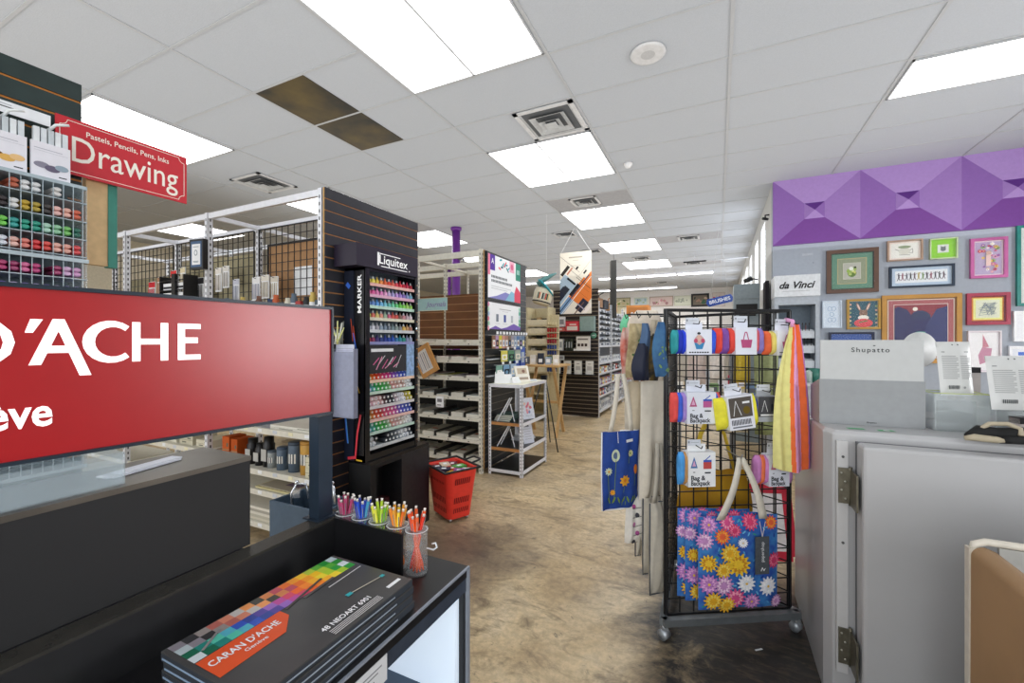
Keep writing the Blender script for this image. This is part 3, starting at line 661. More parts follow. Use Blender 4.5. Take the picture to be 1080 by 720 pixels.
# clear tray with lipstick coloured marker ends standing on the box
t = thing('acrylic_tray', 'low clear acrylic tray on the long black box', 'tray', (-1.08, .2, 1.2335))
b = MB(ACR)
b.box(-.08, -.12, 0, .08, .21, .003); b.box(-.08, .207, .003, .08, .21, .06); b.box(.077, -.12, .003, .08, .207, .06); b.box(-.08, -.12, .003, -.077, .207, .06); b.build('tray_shell', t)
# ------------------------------------------------------------------ illuminated red sign
SM = Matrix.Translation((-.933, .828, 1.309)) @ Matrix.Rotation(radians(-6.16), 4, 'Z')
t = thing('brand_sign', "large red sign reading CARAN D'ACHE on a black post", 'sign', M=SM)
REDS = mat('#ae151b', rough=.30, noise=.02, spec=.9, emis=.08)
b = MB(REDS, XP.copy()); b.box(-1.45, .004, -.02, -.004, .276, 0); b.build('sign_face', t)
b = MB(mat('#26323e', rough=.35), XP.copy()); b.box(-1.46, -.002, -.03, 0, .004, .006); b.box(-1.46, .276, -.03, 0, .283, .006); b.box(-.004, .004, -.03, .001, .276, .006); b.box(-1.455, .004, -.03, -.004, .276, -.021, BLKM); b.build('frame', t)
WE = mat('#ffffff', rough=.4, emis=.5, noise=.005)
l = MB(WE, XP.copy()); c0 = .154; hh = .073
def Z3(*p): return [(x, y) for x, y in p]
st = .0125
l.poly([(-.349, c0, .002), (-.309, c0, .002), (-.309, c0+st*.85, .002), (-.349+st, c0+st*.85, .002), (-.349+st, c0+hh*.46, .002), (-.314, c0+hh*.46, .002), (-.314, c0+hh*.62, .002), (-.349+st, c0+hh*.62, .002), (-.349+st, c0+hh-st*.85, .002), (-.309, c0+hh-st*.85, .002), (-.309, c0+hh, .002), (-.349, c0+hh, .002)], WE)
for x in (-.420, -.377): l.rect(x, c0, x+st, c0+hh, WE, .002)
l.rect(-.410, c0+hh*.43, -.375, c0+hh*.58, WE, .002)
# C
n = 16; cx, cy, R0, R1 = -.449, c0+hh/2, .0378, .0245
a0, a1 = radians(48), radians(312)
outer = [(cx+R0*cos(a0+(a1-a0)*i/n), cy+R0*1.0*sin(a0+(a1-a0)*i/n)) for i in range(n+1)]; inner = [(cx+.003+R1*cos(a0+(a1-a0)*i/n), cy+R1*1.08*sin(a0+(a1-a0)*i/n)) for i in range(n+1)]
for i in range(n): l.poly([(outer[i][0], outer[i][1], .002), (outer[i+1][0], outer[i+1][1], .002), (inner[i+1][0], inner[i+1][1], .002), (inner[i][0], inner[i][1], .002)], WE)
# tall A with descending leg, apostrophe
l.poly([(-.549, c0-.001, .002), (-.535, c0-.001, .002), (-.508, c0+hh+.001, .002), (-.522, c0+hh+.001, .002)], WE)
l.poly([(-.522, c0+hh+.001, .0021), (-.508, c0+hh+.001, .0021), (-.475, c0-.021, .0021), (-.490, c0-.021, .0021)], WE)
l.rect(-.536, c0+.018, -.497, c0+.030, WE, .0019)
l.poly([(-.553, c0+hh-.022, .002), (-.544, c0+hh-.022, .002), (-.533, c0+hh, .002), (-.547, c0+hh, .002)], WE)
l.text('CARAN D', -.563, c0, hh, WE, .002, 'RIGHT', w=.43, bold=.012)
l.text('Genève', -.522, .055, .046, WE, .002, 'RIGHT', w=.16, bold=.02)
l.build('lettering', t)
b = MB(mat('#2a3644', rough=.3)); b.box(-.987, .80, 1.0265, -.951, .845, 1.30); b.box(-1.0, .79, 1.0262, -.94, .855, 1.030)
b.T = Matrix.Identity(4); single('sign_post', b, 'dark blue steel post carrying the red sign', 'post')
# ------------------------------------------------------------------ stacked pencil sets
BM_ = Matrix(((0, -1, 0, 0), (1, 0, 0, 0), (0, 0, 1, 0), (0, 0, 0, 1)))
GREYB = mat('#4a4a4a', rough=.25, noise=.15, scale=5)
def pencil_set(lab, x, y, z, rz, art=True):
    t = thing('pencil_set_box', lab, 'box', (x, y, z), rz, 'stacked pencil set boxes')
    w, h, d = .355, .237, .0155
    b = MB(mat('#3c4148', rough=.25), BM_.copy()); b.box(0, 0, 0, w, h, d-.003); b.box(.0, .0, d-.0028, w, h, d, GREYB)
    for q in (.3, .55, .8): b.rect(0, 0, 0, 0)
    b.box(-.0005, .004, .003, 0, h-.004, .006, paper('#8aa0b8')); b.box(.02, -.0006, .004, .3, -.0001, .0065, paper('#9aa4b0')); b.build('box_body', t)
    if art:
        a = MB(GREYB, BM_.copy()); zz = d+.0004; R_ = random.Random(5)
        seq = ['#d4e0e4', '#206a50', '#2a8a80', '#5ac8b0', '#58b4c8', '#3c5cc0', '#384c9c', '#5a4aa0', '#a070c8', '#c450a0', '#d84a6c', '#f06a2c', '#f48a2c', '#f4b02c', '#f0d838', '#a8cc30', '#2a9a3c']
        seq2 = ['#b8c8cc', '#8c8890', '#3a3a3c', '#98908c', '#b86a60', '#d88a70', '#c8c4c0', '#f0a060', '#484640', '#d88850', '#c04a60', '#e8701c', '#f09a20', '#f0c020', '#b0c83c', '#58a838', '#1c8a30']
        n = len(seq)
        for i in range(n):
            x0 = .008+.339*i/n; x1 = .008+.339*(i+1)/n
            lo = .157
            for j in range(4):
                y0 = lo+(.235-lo)*j/4; y1 = lo+(.235-lo)*(j+1)/4
                c = (seq if j < 2 else seq2)[(i+(j % 2)) % n]
                a.poly([(x0, y0, zz), (x1, y0, zz), (x1, y1, zz), (x0, y1, zz)], mat(c, rough=.3, noise=.05))
        O = mat('#e2582c', rough=.35, noise=.02)
        a.poly([(.008, .089, zz+.0004), (.122, .092, zz+.0004), (.156, .130, zz+.0004), (.156, .156, zz+.0004), (.008, .154, zz+.0004)], O)
        a.text("CARAN D'ACHE", .075, .122, .016, PW, zz+.0009, 'CENTER', w=.12, bold=.02); a.text('Genève', .080, .106, .009, PW, zz+.0009, 'CENTER', bold=.01)
        a.text('48 NEOART 6901', .150, .030, .012, PW, zz+.0006, 'LEFT', w=.115, bold=.02)
        for k in range(4): a.rect(.155, .008+.0045*k, .275, .010+.0045*k, paper('#c8c8c8'), zz+.0005)
        for (p0, p1, c1, wd) in (((.205, .150), (.285, .158), '#5a5654', .007), ((.165, .150), (.27, .178), '#4a4442', .006), ((.03, .175), (.075, .205), '#8c8c8c', .005), ((.252, .135), (.345, .140), '#d0d0d0', .003), ((.258, .078), (.33, .067), '#c0b8a8', .003)):
            a.line2([p0, p1], wd, mat(c1, rough=.3), zz+.001)
        a.rect(.246, .073, .260, .083, mat('#30a8b0', rough=.3), zz+.0012); a.rect(.330, .062, .340, .071, mat('#30a8b0', rough=.3), zz+.0012)
        a.rect(.305, .02, .343, .029, PW, zz+.0006)
        a.build('printed_cover', t)
    return t
z = .9203
for i, (dx, dy, r, lab) in enumerate([(.006, .006, .8, 'grey pencil set box at the bottom of the counter stack'), (-.002, .0, -.5, 'grey pencil set box second from the bottom of the stack'), (.004, .004, .6, 'grey pencil set box just under the top one'), (0, 0, 0, "top pencil set box with rainbow swatches and orange CARAN D'ACHE label")]):
    pencil_set(lab, -.598+dx, .39+dy, z, radians(r), i == 3); z += .0163
t = pencil_set('second rainbow pencil set box cut off at the bottom edge', -.735, -.02, .9203, radians(2), True)
# price card on the rail
b = MB(paper('#d8dadc'), at(XP, -.5795, .47, .845)); b.box(0, 0, -.001, .175, .05, .001)
for k in range(7): b.rect(.03+.005*k, .006, .0325+.005*k, .03, paper('#303236'), .0014)
b.rect(.08, .008, .14, .02, paper('#404448'), .0014); b.rect(.08, .028, .15, .031, paper('#8a8c90'), .0014); b.rect(.08, .036, .16, .039, paper('#8a8c90'), .0014)
single('price_card', b, 'white price card with barcode on the counter front rail', 'price card')
# ------------------------------------------------------------------ clear cups of pens
GL = mat('#e6eef0', rough=.04, alpha=.10, noise=.01, spec=.8)
PENC = [['#8c2440', '#a02c50', '#b84470', '#702038', '#c83858'], ['#1c3ca8', '#2450c8', '#3c8cc0', '#1c3090', '#48a0c8'], ['#2c9a48', '#78c43c', '#b8d838', '#e8d830', '#e0e040'], ['#e8c828', '#f0d030', '#f08c28', '#e8a028', '#f07828'], ['#e83820', '#e04818', '#f05a20', '#d82c20', '#e86028']]
for k in range(5):
    cx = -.683-.0602*k; cy = .868
    t = thing('pen_cup', ['clear round cup of red and orange pens at the right end', 'clear cup of yellow and orange pens, second from right', 'clear cup of green and yellow pens in the middle', 'clear cup of blue pens beside the sign post', 'clear cup of dark red pens hidden beside the post'][k], 'cup', (cx, cy, .9202), 0, 'clear pen cups behind the divider')
    b = MB(GL); b.lathe([(0, .003), (.026, .003), (.026, .001), (.028, .001), (.028, .108), (.0265, .108), (.0265, .004), (0, .004)], n=24); b.build('cup', t)
    rg = MB(mat('#f0f4f6', rough=.1, alpha=.7)); rg.lathe([(.0262, .1075), (.0285, .1075), (.0285, .109), (.0262, .109), (.0262, .1075)], n=24); rg.lathe([(.0, .0042), (.027, .0042)], mat('#dce4e8', rough=.1, alpha=.35), n=24); rg.build('rim', t)
    R_ = random.Random(k+2)
    for i in range(9):
        a = 2*pi*i/9+R_.uniform(-.2, .2); r0 = .008+.012*R_.random(); L = .142+.015*R_.random()
        bx, by = cx-r0*cos(a)*.9, cy-r0*sin(a)*.9; tx, ty = cx+.021*cos(a), cy+.021*sin(a)
        c = PENC[4-k][R_.randrange(5)]
        p = thing('pen', 'x', 'pen', (0, 0, 0), 0, 'pens in clear cup %d' % (k+1))
        p['label'] = '%s pen with metal button in the %s, %s round the cup' % (['red orange', 'yellow orange', 'green yellow', 'blue', 'dark red'][k], ['right end cup', 'second cup', 'middle cup', 'fourth cup', 'cup beside the post'][k], ORD[i])
        A = Vector((bx, by, .9255)); B_ = Vector((tx, ty, .9255+L)); d = B_-A
        MB(mat(c, rough=.25)).tube([A, A+d*.1, A+d*.95], [.0022, .0042, .0042], n=6).build('barrel', p)
        MB(mat('#e8e4dc', rough=.3, metal=.3)).tube([A+d*.955, A+d*.975, A+d*.995, A+d*1.0], [.003, .003, .0038, .002], n=8).build('button', p)
        MB(mat('#d8dadc', rough=.2, metal=.7)).tube([A+d*.88+Vector((.0055*cos(a), .0055*sin(a), 0)), A+d*.62+Vector((.0058*cos(a), .0058*sin(a), 0))], .001, n=4).build('clip', p)
b = MB(mat('#e4e8ea', rough=.2)); b.tube([(0, 0, 0), (.02, 0, 0), (.03, 0, .008), (.026, 0, .018), (.016, 0, .014)], .0022); single('plastic_hook', b, 'small white hook beside the right end pen cup', 'hook', (-.654, .872, .985))
# ================================================================== marker and ink display stand
DK = mat('#18181c', rough=.22, noise=.15, scale=6)
t = thing('display_pedestal', 'glossy black pedestal with an opening under the ink display', 'pedestal', (0, 0, 0))
b = MB(DK); b.box(-2.40, 2.275, .63, -2.19, 2.947, .655); b.build('top', t)
b = MB(BLACKM); b.box(-2.40, 2.275, 0, -2.19, 2.33, .63); b.box(-2.40, 2.33, .6, -2.19, 2.6, .63); b.box(-2.40, 2.33, 0, -2.38, 2.6, .6); b.build('frame', t)
b = MB(mat('#232326', rough=.4, noise=.2)); b.box(-2.40, 2.6, 0, -2.188, 2.948, .63); b.build('side_panel', t)
MB(mat('#4a1c20', rough=.6)).box(-2.37, 2.34, 0, -2.3, 2.59, .3).build('back_board', t)
t = thing('ink_display', 'tall black lit display of inks and markers with Liquitex header', 'display', (0, 0, 0))
x0, x1, y0, y1 = -2.40, -2.21, 2.245, 2.80
b = MB(DK); b.box(x0, y0, .656, x1, y0+.03, 2.02); b.box(x0, y1-.015, .656, x1, y1, 2.02); b.box(x0, y0, .656, x0+.012, y1, 2.02); b.box(x0, y0, 2.0, x1, y1, 2.02); b.box(x0, y0, .656, x1, y1, .70); b.box(x1-.012, 2.245, .656, x1+.004, 2.285, 2.02); b.box(x1-.01, 2.785, .656, x1+.004, 2.80, 2.02)
b.build('case', t)
b = MB(mat('#6f7c88', rough=.6, noise=.2, scale=8)); b.box(x0+.013, y0+.03, .70, x0+.016, y1-.015, 2.0); b.build('back_board', t)
lights = [1.913, 1.833, 1.753, 1.667, 1.58, 1.493]; lows = [1.22, 1.137, 1.033, .94, .85, .745]
for i, z in enumerate(lights+lows):
    b = MB(mat('#d2dade', rough=.3)); b.box(x0+.02, 2.285, z-.006, x1-.004, 2.783, z); 
    hue = ['#e2b0a8', '#d8a8c0', '#b8d8c8', '#d8d4c0', '#c8ccd0', '#8c90c0', '#e8c8b0', '#c8e0d0', '#d8d4d8', '#e8c0b8', '#c0dcd0', '#d0d4d8'][i]
    b.box(x1-.006, 2.285, z-.016, x1-.003, 2.783, z+.006, mat(hue, rough=.4)); b.build('shelf', t)
b = MB(mat('#2b2c30', rough=.5), at(XP, x1-.004, 2.285, 1.27)); b.box(0, 0, -.004, .40, .20, 0)
b.box(.02, .155, 0, .25, .178, .001, PW); 
for k in range(9):
    R_ = random.Random(k); b.line2([(.04+.03*k, .02+R_.random()*.05), (.10+.03*k, .06+R_.random()*.07)], .006+.004*R_.random(), mat(['#e06aa0', '#f0a0c0', '#d8d8dc'][k % 3]), .0012)
b.build('printed_banner', t)
b = MB(mat('#8faed6', rough=.4, noise=.25, scale=40), at(XP, x1-.004, 2.69, 1.22)); b.box(0, 0, -.004, .092, .26, 0); b.build('blue_card', t)
# header
b = MB(mat('#231b2c', rough=.4)); b.box(-2.40, 2.146, 2.018, -2.19, 2.80, 2.17); b.build('header', t)
W_ = mat('#f4f4f4', rough=.4, emis=.15, noise=.01)
l = MB(W_, at(XP, -2.1895, 2.146, 2.018))
l.text('Liquitex', .215, .045, .062, W_, .001, 'LEFT', w=.31, bold=.012)
l.rect(.195, .028, .212, .122, W_, .001); l.rect(.195, .112, .44, .118, W_, .001); l.rect(.232, .022, .52, .028, W_, .001); l.ell(.545, .03, .006, .006, W_, .001)
l.build('lettering', t)
# side face with MARKER and coloured strokes
b = MB(mat('#1a2030', rough=.3)); b.box(-2.40, 2.235, .66, -2.31, 2.2445, 2.0); b.build('side_board', t)
l = MB(W_, at(YM, -2.245, 2.2445, 1.70)); l.text('MARKER', 0, 0, .036, W_, .001, 'LEFT', w=.27, bold=.02, rot=pi/2); l.build('side_lettering', t)
l = MB(W_, at(YM, -2.31, 2.234, .66)); B3 = [mat(c, rough=.4) for c in ('#3c6cd0', '#e0562c', '#e8c030', '#d83848', '#5aa0e0')]
for j, (c, pts, w_) in enumerate([(0, [(-.05, .70), (-.03, .55), (-.01, .42)], .012), (4, [(-.045, .68), (-.02, .5), (.0, .36)], .006), (1, [(.0, .95), (.035, .72), (.04, .5), (.02, .3)], .007), (2, [(.03, .55), (.06, .48)], .009), (3, [(.07, .33), (.04, .2), (.02, .02)], .016), (0, [(.0, .9), (.03, .78)], .01),
                       (0, [(-.08, .35), (-.05, .12)], .014), (4, [(-.07, .33), (-.045, .12)], .006), (3, [(-.05, .015), (.03, .03)], .02), (2, [(.03, .012), (.085, .01)], .01), (1, [(-.02, 1.0), (.0, .84)], .005), (0, [(-.06, 1.25), (-.03, 1.22)], .03)]):
    l.line2(pts, w_, B3[c], .001+.0003*j)
l.build('printed_strokes', t)
b = MB(mat('#dff0ff', emis=3, noise=0.01)); b.box(-2.2, 2.80-.009, 1.60, -2.198, 2.80, 1.61); b.build('lamp', t)
t_disp = t
# bottles on the upper shelves and markers on the lower ones
UP = [['#e0c83c', '#e6d65a', '#d8b840', '#e88c48', '#e06a40', '#e04c3c', '#e86c5c', '#d84050', '#d83c48', '#c82c40', '#c83050', '#b02838'],
      ['#e070a0', '#d85c98', '#e088b8', '#d07ab0', '#e0a0c8', '#c0a8d0', '#a8a0d0', '#b890d0', '#9c80c8', '#8870b8', '#8c9cc8', '#7ab0c8'],
      ['#7c9cd8', '#6c90d0', '#5c98d8', '#70b0d8', '#78c0d0', '#68b8b0', '#70c8a0', '#60c078', '#70c858', '#88d060', '#a0d068', '#90c858'],
      ['#b0c050', '#d07060', '#c8b870', '#d89080', '#a0b8a0', '#c86080', '#d05c50', '#c85048', '#8c6c60', '#c88890', '#c0a8b0', '#d8c8d0'],
      ['#b0b8c8', '#d8d8e0', '#a8a8b0', '#90a0b0', '#8090a0', '#707c88', '#788c90', '#8c9c98', '#808488', '#d0a850', '#b89060', '#a07060'],
      ['#b02c40', '#802850', '#403070', '#304080', '#283c90', '#2848a0', '#3058b0', '#2c70a0', '#288090', '#2c9080', '#8890b0', '#a0a8c0']]
LO = [['#e8a030', '#e87028', '#e04828', '#e05070', '#e04890', '#d84090', '#a058c0', '#8060c8', '#6068d0', '#4c6cd0', '#5878d8', '#4868c8'],
      ['#70a8d8', '#58b0a0', '#40b868', '#48b850', '#60c070', '#80b878', '#e0a0a0', '#d8b0a8', '#e0c8c0', '#c8a8a0', '#f0f0f0', '#e0e4e8'],
      ['#e0a8b8', '#e8c0c8', '#e8d0d0', '#d0a8a8', '#604848', '#404048', '#303038', '#c8b8c0', '#d8d8e0', '#f0f0f4', '#b8a850', '#c8c040'],
      ['#e0a848', '#e08840', '#e06048', '#d85048', '#e06888', '#e06090', '#e070a0', '#c868b0', '#8870c8', '#5c64c8', '#4c60c0', '#405ab8'],
      ['#68b8c8', '#60b8a8', '#48b870', '#50b850', '#58b060', '#a8c8a8', '#d8a098', '#d8b0b0', '#e0c8c0', '#d8d0c8', '#f0f0f0', '#e8ecec'],
      ['#e8e8ec', '#d8dce0', '#303034', '#28282c', '#383c44', '#303238', '#505860', '#788088', '#a0a8b0', '#e0e4e8', '#c8ccd4', '#606870']]
CN = lambda h: (lambda r, g, b_: 'white' if min(r, g, b_) > 205 else 'black' if max(r, g, b_) < 90 else 'grey' if max(r, g, b_)-min(r, g, b_) < 32 else ('yellow' if r > 180 and g > 160 else 'orange' if r > 200 and g > 100 and b_ < 110 else 'pink' if r > 180 and b_ > 110 else 'red') if r >= g and r >= b_ else ('green' if g > b_ else 'blue') if g >= r else ('violet' if r > g+15 else 'blue'))(int(h[1:3], 16), int(h[3:5], 16), int(h[5:7], 16))
RN = ['top', 'second', 'third', 'fourth', 'fifth', 'sixth']
proto = {}
for r, z in enumerate(lights):
    for k in range(12):
        c = UP[r][k]; y = 2.305+.0418*k
        if c not in proto:
            t = thing('ink_bottle', 'x', 'ink bottle', group='ink bottles on the lit display')
            b = MB(mat(c, rough=.3)); b.lathe([(.0, .0), (.015, 0), (.016, .004), (.016, .028), (.010, .036), (.009, .038)], n=8); b.build('bottle', t)
            MB(mat('#d8dce0' if k % 2 else c, rough=.4)).lathe([(.008, .038), (.007, .044), (.002, .058), (0, .058)], n=8).build('tip', t); proto[c] = t; o = t
        else: o = dup(proto[c])
        o.location = (x1-.028, y, z+.0003); o['label'] = '%s ink bottle, %s on the %s shelf of the lit display' % (CN(c), ORD[k], RN[r])
for r, z in enumerate(lows):
    for lev in range(2):
        for k in range(12-lev):
            c = LO[r][(k*1+lev) % 12]; y = 2.310+.0410*k+.0205*lev
            if r == 5 and k in (2, 3) : continue
            key = 'm'+c
            if key not in proto:
                t = thing('paint_marker', 'x', 'marker', group='paint markers stacked on the lower display shelves')
                MB(mat(c, rough=.35)).tube([(-.14, 0, 0), (-.004, 0, 0), (0, 0, 0)], [.0185, .0185, .016], n=10).build('barrel', t)
                MB(mat('#f0f0f0' if CN(c) != 'white' else '#b8bcc4', rough=.4)).tube([(.0002, 0, 0), (.002, 0, 0)], [.009, .0075], n=8).build('cap_disc', t); proto[key] = t; o = t
            else: o = dup(proto[key])
            o.location = (x1-.018, y, z+.0192+.0345*lev); o['label'] = '%s paint marker, %s of the %s row on %s lower shelf' % (CN(c), ORD[k], ['bottom', 'upper'][lev], RN[r])
# clear list holder on the side
t = thing('leaflet_holder', 'clear leaflet holder with a long grey list beside the MARKER panel', 'leaflet holder', (-2.31, 2.16, .99), 0)
b = MB(mat('#c6cade', rough=.4)); b.box(-.085, -.002, .0, .085, .002, .49)
for k in range(30): b.box(-.07, -.0028, .06+.0138*k, .07, -.0021, .0625+.0138*k, paper('#9a9db4'))
b.build('printed_list', t)
b = MB(mat('#aeb4cc', rough=.15, alpha=.45)); b.box(-.095, -.02, -.01, .095, -.017, .44); b.box(-.095, -.02, -.012, .095, .02, -.008); b.box(-.097, -.02, -.01, -.094, .02, .46); b.box(.094, -.02, -.01, .097, .02, .46); b.build('holder', t)
MB(DK).box(-.03, .0205, .2, .03, .073, .24).build('bracket', t)
b = MB(mat('#dcdcd0', rough=.6))
R_ = random.Random(4)
for k in range(16): b.tube([(R_.uniform(-.03, .03), R_.uniform(-.015, .015), 0), (R_.uniform(-.04, .04), R_.uniform(-.02, .02), .06+.1*R_.random())], .005, mat(['#e4e4dc', '#c8ccc0', '#d8d890', '#6a6c68'][k % 4]), 5)
single('shredded_paper', b, 'tuft of white paper curls above the leaflet holder', 'paper', (-2.36, 2.15, 1.482), kind='stuff') if 0 else tag(single('shredded_paper', b, 'tuft of white paper curls above the leaflet holder', 'paper', (-2.36, 2.15, 1.482)), kind='stuff')
# ------------------------------------------------------------------ red basket
t = thing('shopping_basket', 'red plastic shopping basket with black handle on the floor', 'basket', (-2.075, 3.115, 0), radians(62.7))
RB = mat('#e0392c', rough=.35, noise=.04)
def ring(hx, hy, z, r=.05, n=6):
    pts = []
    for cx, cy, a in ((hx-r, hy-r, 0), (-hx+r, hy-r, pi/2), (-hx+r, -hy+r, pi), (hx-r, -hy+r, 3*pi/2)):
        for i in range(n+1): pts.append((cx+r*cos(a+pi/2*i/n), cy+r*sin(a+pi/2*i/n), z))
    return pts
b = MB(RB); ls = [ring(.11, .155, .03), ring(.118, .165, .12), ring(.135, .185, .30), ring(.15, .20, .42), ring(.16, .21, .43), ring(.145, .195, .425), ring(.128, .178, .30), ring(.105, .15, .045)]
n = len(ls[0]); vs = [p for l_ in ls for p in l_]; fs = [(i*n+k, i*n+(k+1) % n, (i+1)*n+(k+1) % n, (i+1)*n+k) for i in range(len(ls)-1) for k in range(n)]
fs += [tuple(range(n))[::-1], tuple((len(ls)-1)*n+k for k in range(n))]; b.add(vs, fs, RB, False)
slots = mat('#6c100c', rough=.7)
for z0_, z1_, m_ in ((.32, .37, 1), (.16, .21, 1), (.08, .12, 1)):
    for k in range(9):
        x = -.075+.0165*k
        def f_(zz): return .155+(zz-.03)*.125+.0012
        for s_ in (-1, 1):
            b.poly([(x, s_*f_(z0_), z0_), (x+.008, s_*f_(z0_), z0_), (x+.012, s_*f_(z1_), z1_), (x+.004, s_*f_(z1_), z1_)], slots)
        yv = -.12+.026*k; g_ = lambda zz: .11+(zz-.03)*.093+.0012
        for s_ in (-1, 1): b.poly([(s_*g_(z0_), yv, z0_), (s_*g_(z0_), yv+.01, z0_), (s_*g_(z1_), yv+.014, z1_), (s_*g_(z1_), yv+.004, z1_)], slots)
b.build('basket_body', t)
h = MB(BLACK); h.tube([(-.165, -.20, .435), (.165, -.20, .435), (.167, .21, .437), (-.165, .21, .435), (-.165, -.20, .435)], .010, n=6); h.tube([(.167, -.06, .437), (.24, -.06, .45), (.26, -.05, .455), (.26, .05, .455), (.24, .06, .45), (.167, .06, .437)], .009, n=6); h.build('handle', t)
for sx_ in (-.08, .08):
    for sy_ in (-.12, .12): MB(mat('#b8bcc0', rough=.3, metal=.5)).tube([(sx_-.008, sy_, .016), (sx_+.008, sy_, .016)], .015, n=12).build('wheel', t)
R_ = random.Random(12)
for k in range(9):
    c = ['#d8a030', '#8a3c8c', '#e8e4dc', '#2c3048', '#c84a38', '#58a050', '#3c3c48', '#d8c8b0', '#6a2c40'][k]
    b = MB(mat(c, rough=.4)); b.box(-.055, -.04, 0, .055, .04, .035); b.box(-.02, -.015, .0351, .02, .015, .0356, PW)
    ang = radians(62.7); lx, ly = -.075+.075*(k % 3), -.12+.12*(k//3)
    single('packaged_supply', b, '%s packet of art supplies lying in the red basket' % ['yellow', 'purple', 'white', 'navy', 'red', 'green', 'charcoal', 'beige', 'maroon'][k], 'packet', (-2.075+lx*cos(ang)-ly*sin(ang), 3.115+lx*sin(ang)+ly*cos(ang), .375+.008*(k % 2)), R_.uniform(0, 3), 'packets in the red basket')
# ================================================================== paper shelf (second rack)
def rack_two():
    t = thing('shelving_unit', 'tall cream shelving of drawing paper pads beside the posters', 'shelving')
    xs = (-2.405, -3.30, -4.20, -5.10, -6.0)
    for x in xs:
        for y, sy in ((4.217, 1), (4.82, 1), (5.42, -1)):
            p = MB(CREAM_STEEL); post(p, x, y, 0, 2.55, -1, sy, CREAM_STEEL); p.build('post', t)
    for k in range(4):
        for y in (4.222, 4.826, 5.385): MB(CREAM_STEEL).box(xs[k+1], y, 2.47, xs[k]-.04, y+.03, 2.54).build('beam', t)
        s = slat(at(YM, xs[k+1]+.01, 4.80, 1.40), .86, .72, face=mat('#6e4424', rough=.5, noise=.15, scale=6), groove=mat('#b08860', rough=.6), pitch=.10, gw=.012); s.build('slat_back', t)
        MB(mat('#2c2a26', rough=.8)).box(xs[k+1]+.01, 4.80, .05, xs[k]-.04, 4.812, 1.39).build('dark_back', t)
        for z in (1.489, 1.285, 1.08, .856, .62, .368, .14):
            b = MB(CREAM_STEEL); b.box(xs[k+1]+.003, 4.24, z-.02, xs[k]-.043, 4.78, z-.004); b.box(xs[k+1]+.003, 4.226, z-.035, xs[k]-.043, 4.24, z)
            for q in range(3): b.box(xs[k+1]+.15+.28*q, 4.2245, z-.024, xs[k+1]+.165+.28*q, 4.2259, z-.012, SLOT)
            b.build('shelf', t)
    for x in xs: MB(CREAM_STEEL).box(x-.035, 4.26, 2.49, x-.01, 5.38, 2.52).build('beam', t)
    slat(at(XP, -2.375, 4.24, .06), 1.15, 2.48, face=mat('#1e1f22', rough=.4, noise=.1), groove=mat('#7c7468', rough=.6)).build('end_panel', t)
rack_two()
R_ = random.Random(21)
tops = [['#c8b8b0', '#d8ccc0', '#c0b4ac'], ['#d8b0b0', '#c8a0a8', '#d8c0b8'], ['#c0a8b0', '#c8c86c', '#b8a8b8'], ['#a8b4b8', '#8fa6ae', '#c8c4b8'], ['#b0b4b0', '#98a4a4', '#ccc8bc'], ['#b8b4a4', '#a8a898', '#c8c4b4'], ['#c0bcac', '#a8a494', '#b8b4a4']]
NM = ['top', 'second', 'third', 'fourth', 'fifth', 'sixth', 'lowest']
for bay, (xa, xb) in enumerate(((-3.29, -2.455), (-4.19, -3.345))):
    for si, z in enumerate((1.489, 1.285, 1.08, .856, .62, .368, .14)):
        n = 4; wv = (xb-xa)/n
        for k in range(n):
            x = xa+wv*(k+.5); h_ = R_.uniform(.015, .05); c = tops[si][k % 3]
            b = MB(paper('#dcd8cc')); b.box(-wv*.40, 0, 0, wv*.40, .46, h_); b.box(-wv*.40, 0, h_, wv*.40, .46, h_+.002, paper(c))
            b.rect(-wv*.3, .05, wv*.3, .12, paper('#f0eee8'), h_+.0025); b.rect(-wv*.3, .16, wv*.1, .2, paper(['#6c4c60', '#4c5c70', '#b0402c'][(k+si) % 3]), h_+.0025)
            single('paper_pad', b, '%s pad of paper, %s along the %s shelf of the %s paper bay' % (['pale', 'tinted', 'greyish', 'cream'][k], ORD[k], NM[si], ['right', 'left'][bay]), 'pad', (x, 4.27, z-.0035), 0, 'paper pads on the cream shelves')
            if k and si > 2 and bay == 0:
                d = MB(mat('#4c4a46', rough=.3, alpha=.85)); d.box(-.002, 0, 0, .002, .5, .06); d.box(-.02, 0, 0, .02, .5, .003)
                single('shelf_divider', d, 'thin dark divider, %s on the %s paper shelf' % (ORD[k-1], NM[si]), 'divider', (xa+wv*k, 4.25, z-.0035), 0, 'dividers on the paper shelves')
t = thing('journals_sign', 'pale teal sign reading Journals on the paper shelf', 'sign', (-3.345, 4.20, 1.868))
b = MB(mat('#a9cfd0', rough=.5, noise=.03), YM.copy()); b.box(0, 0, 0, .49, .148, .005); b.build('board', t)
b = MB(paper('#e8e4c8'), YM.copy()); b.box(-.002, .146, .0, .492, .15, .007); b.box(-.002, -.002, 0, .492, .002, .007); b.box(-.003, 0, 0, .003, .148, .007); b.build('border', t)
b = MB(mat('#8a6ab0', rough=.5), at(YM, 0, 0, 0)); b.text('Journals', .475, .045, .06, None, .007, 'RIGHT', w=.29, shear=.3); b.build('lettering', t)
b = MB(mat('#c79254', rough=.6, noise=.08)); b.box(-.13, -.012, -.18, .13, .012, .18)
t = thing('pencil_tray', 'tilted light wooden tray of drawing tools hanging by the paper shelf', 'tray', M=Matrix.Translation((-3.17, 4.20, 1.27)) @ Matrix.Rotation(radians(-28), 4, 'Y'))
b.build('tray_board', t); b = MB(paper('#e0dcd8'), YM.copy()); b.box(-.10, -.13, .0125, .07, .13, .014)
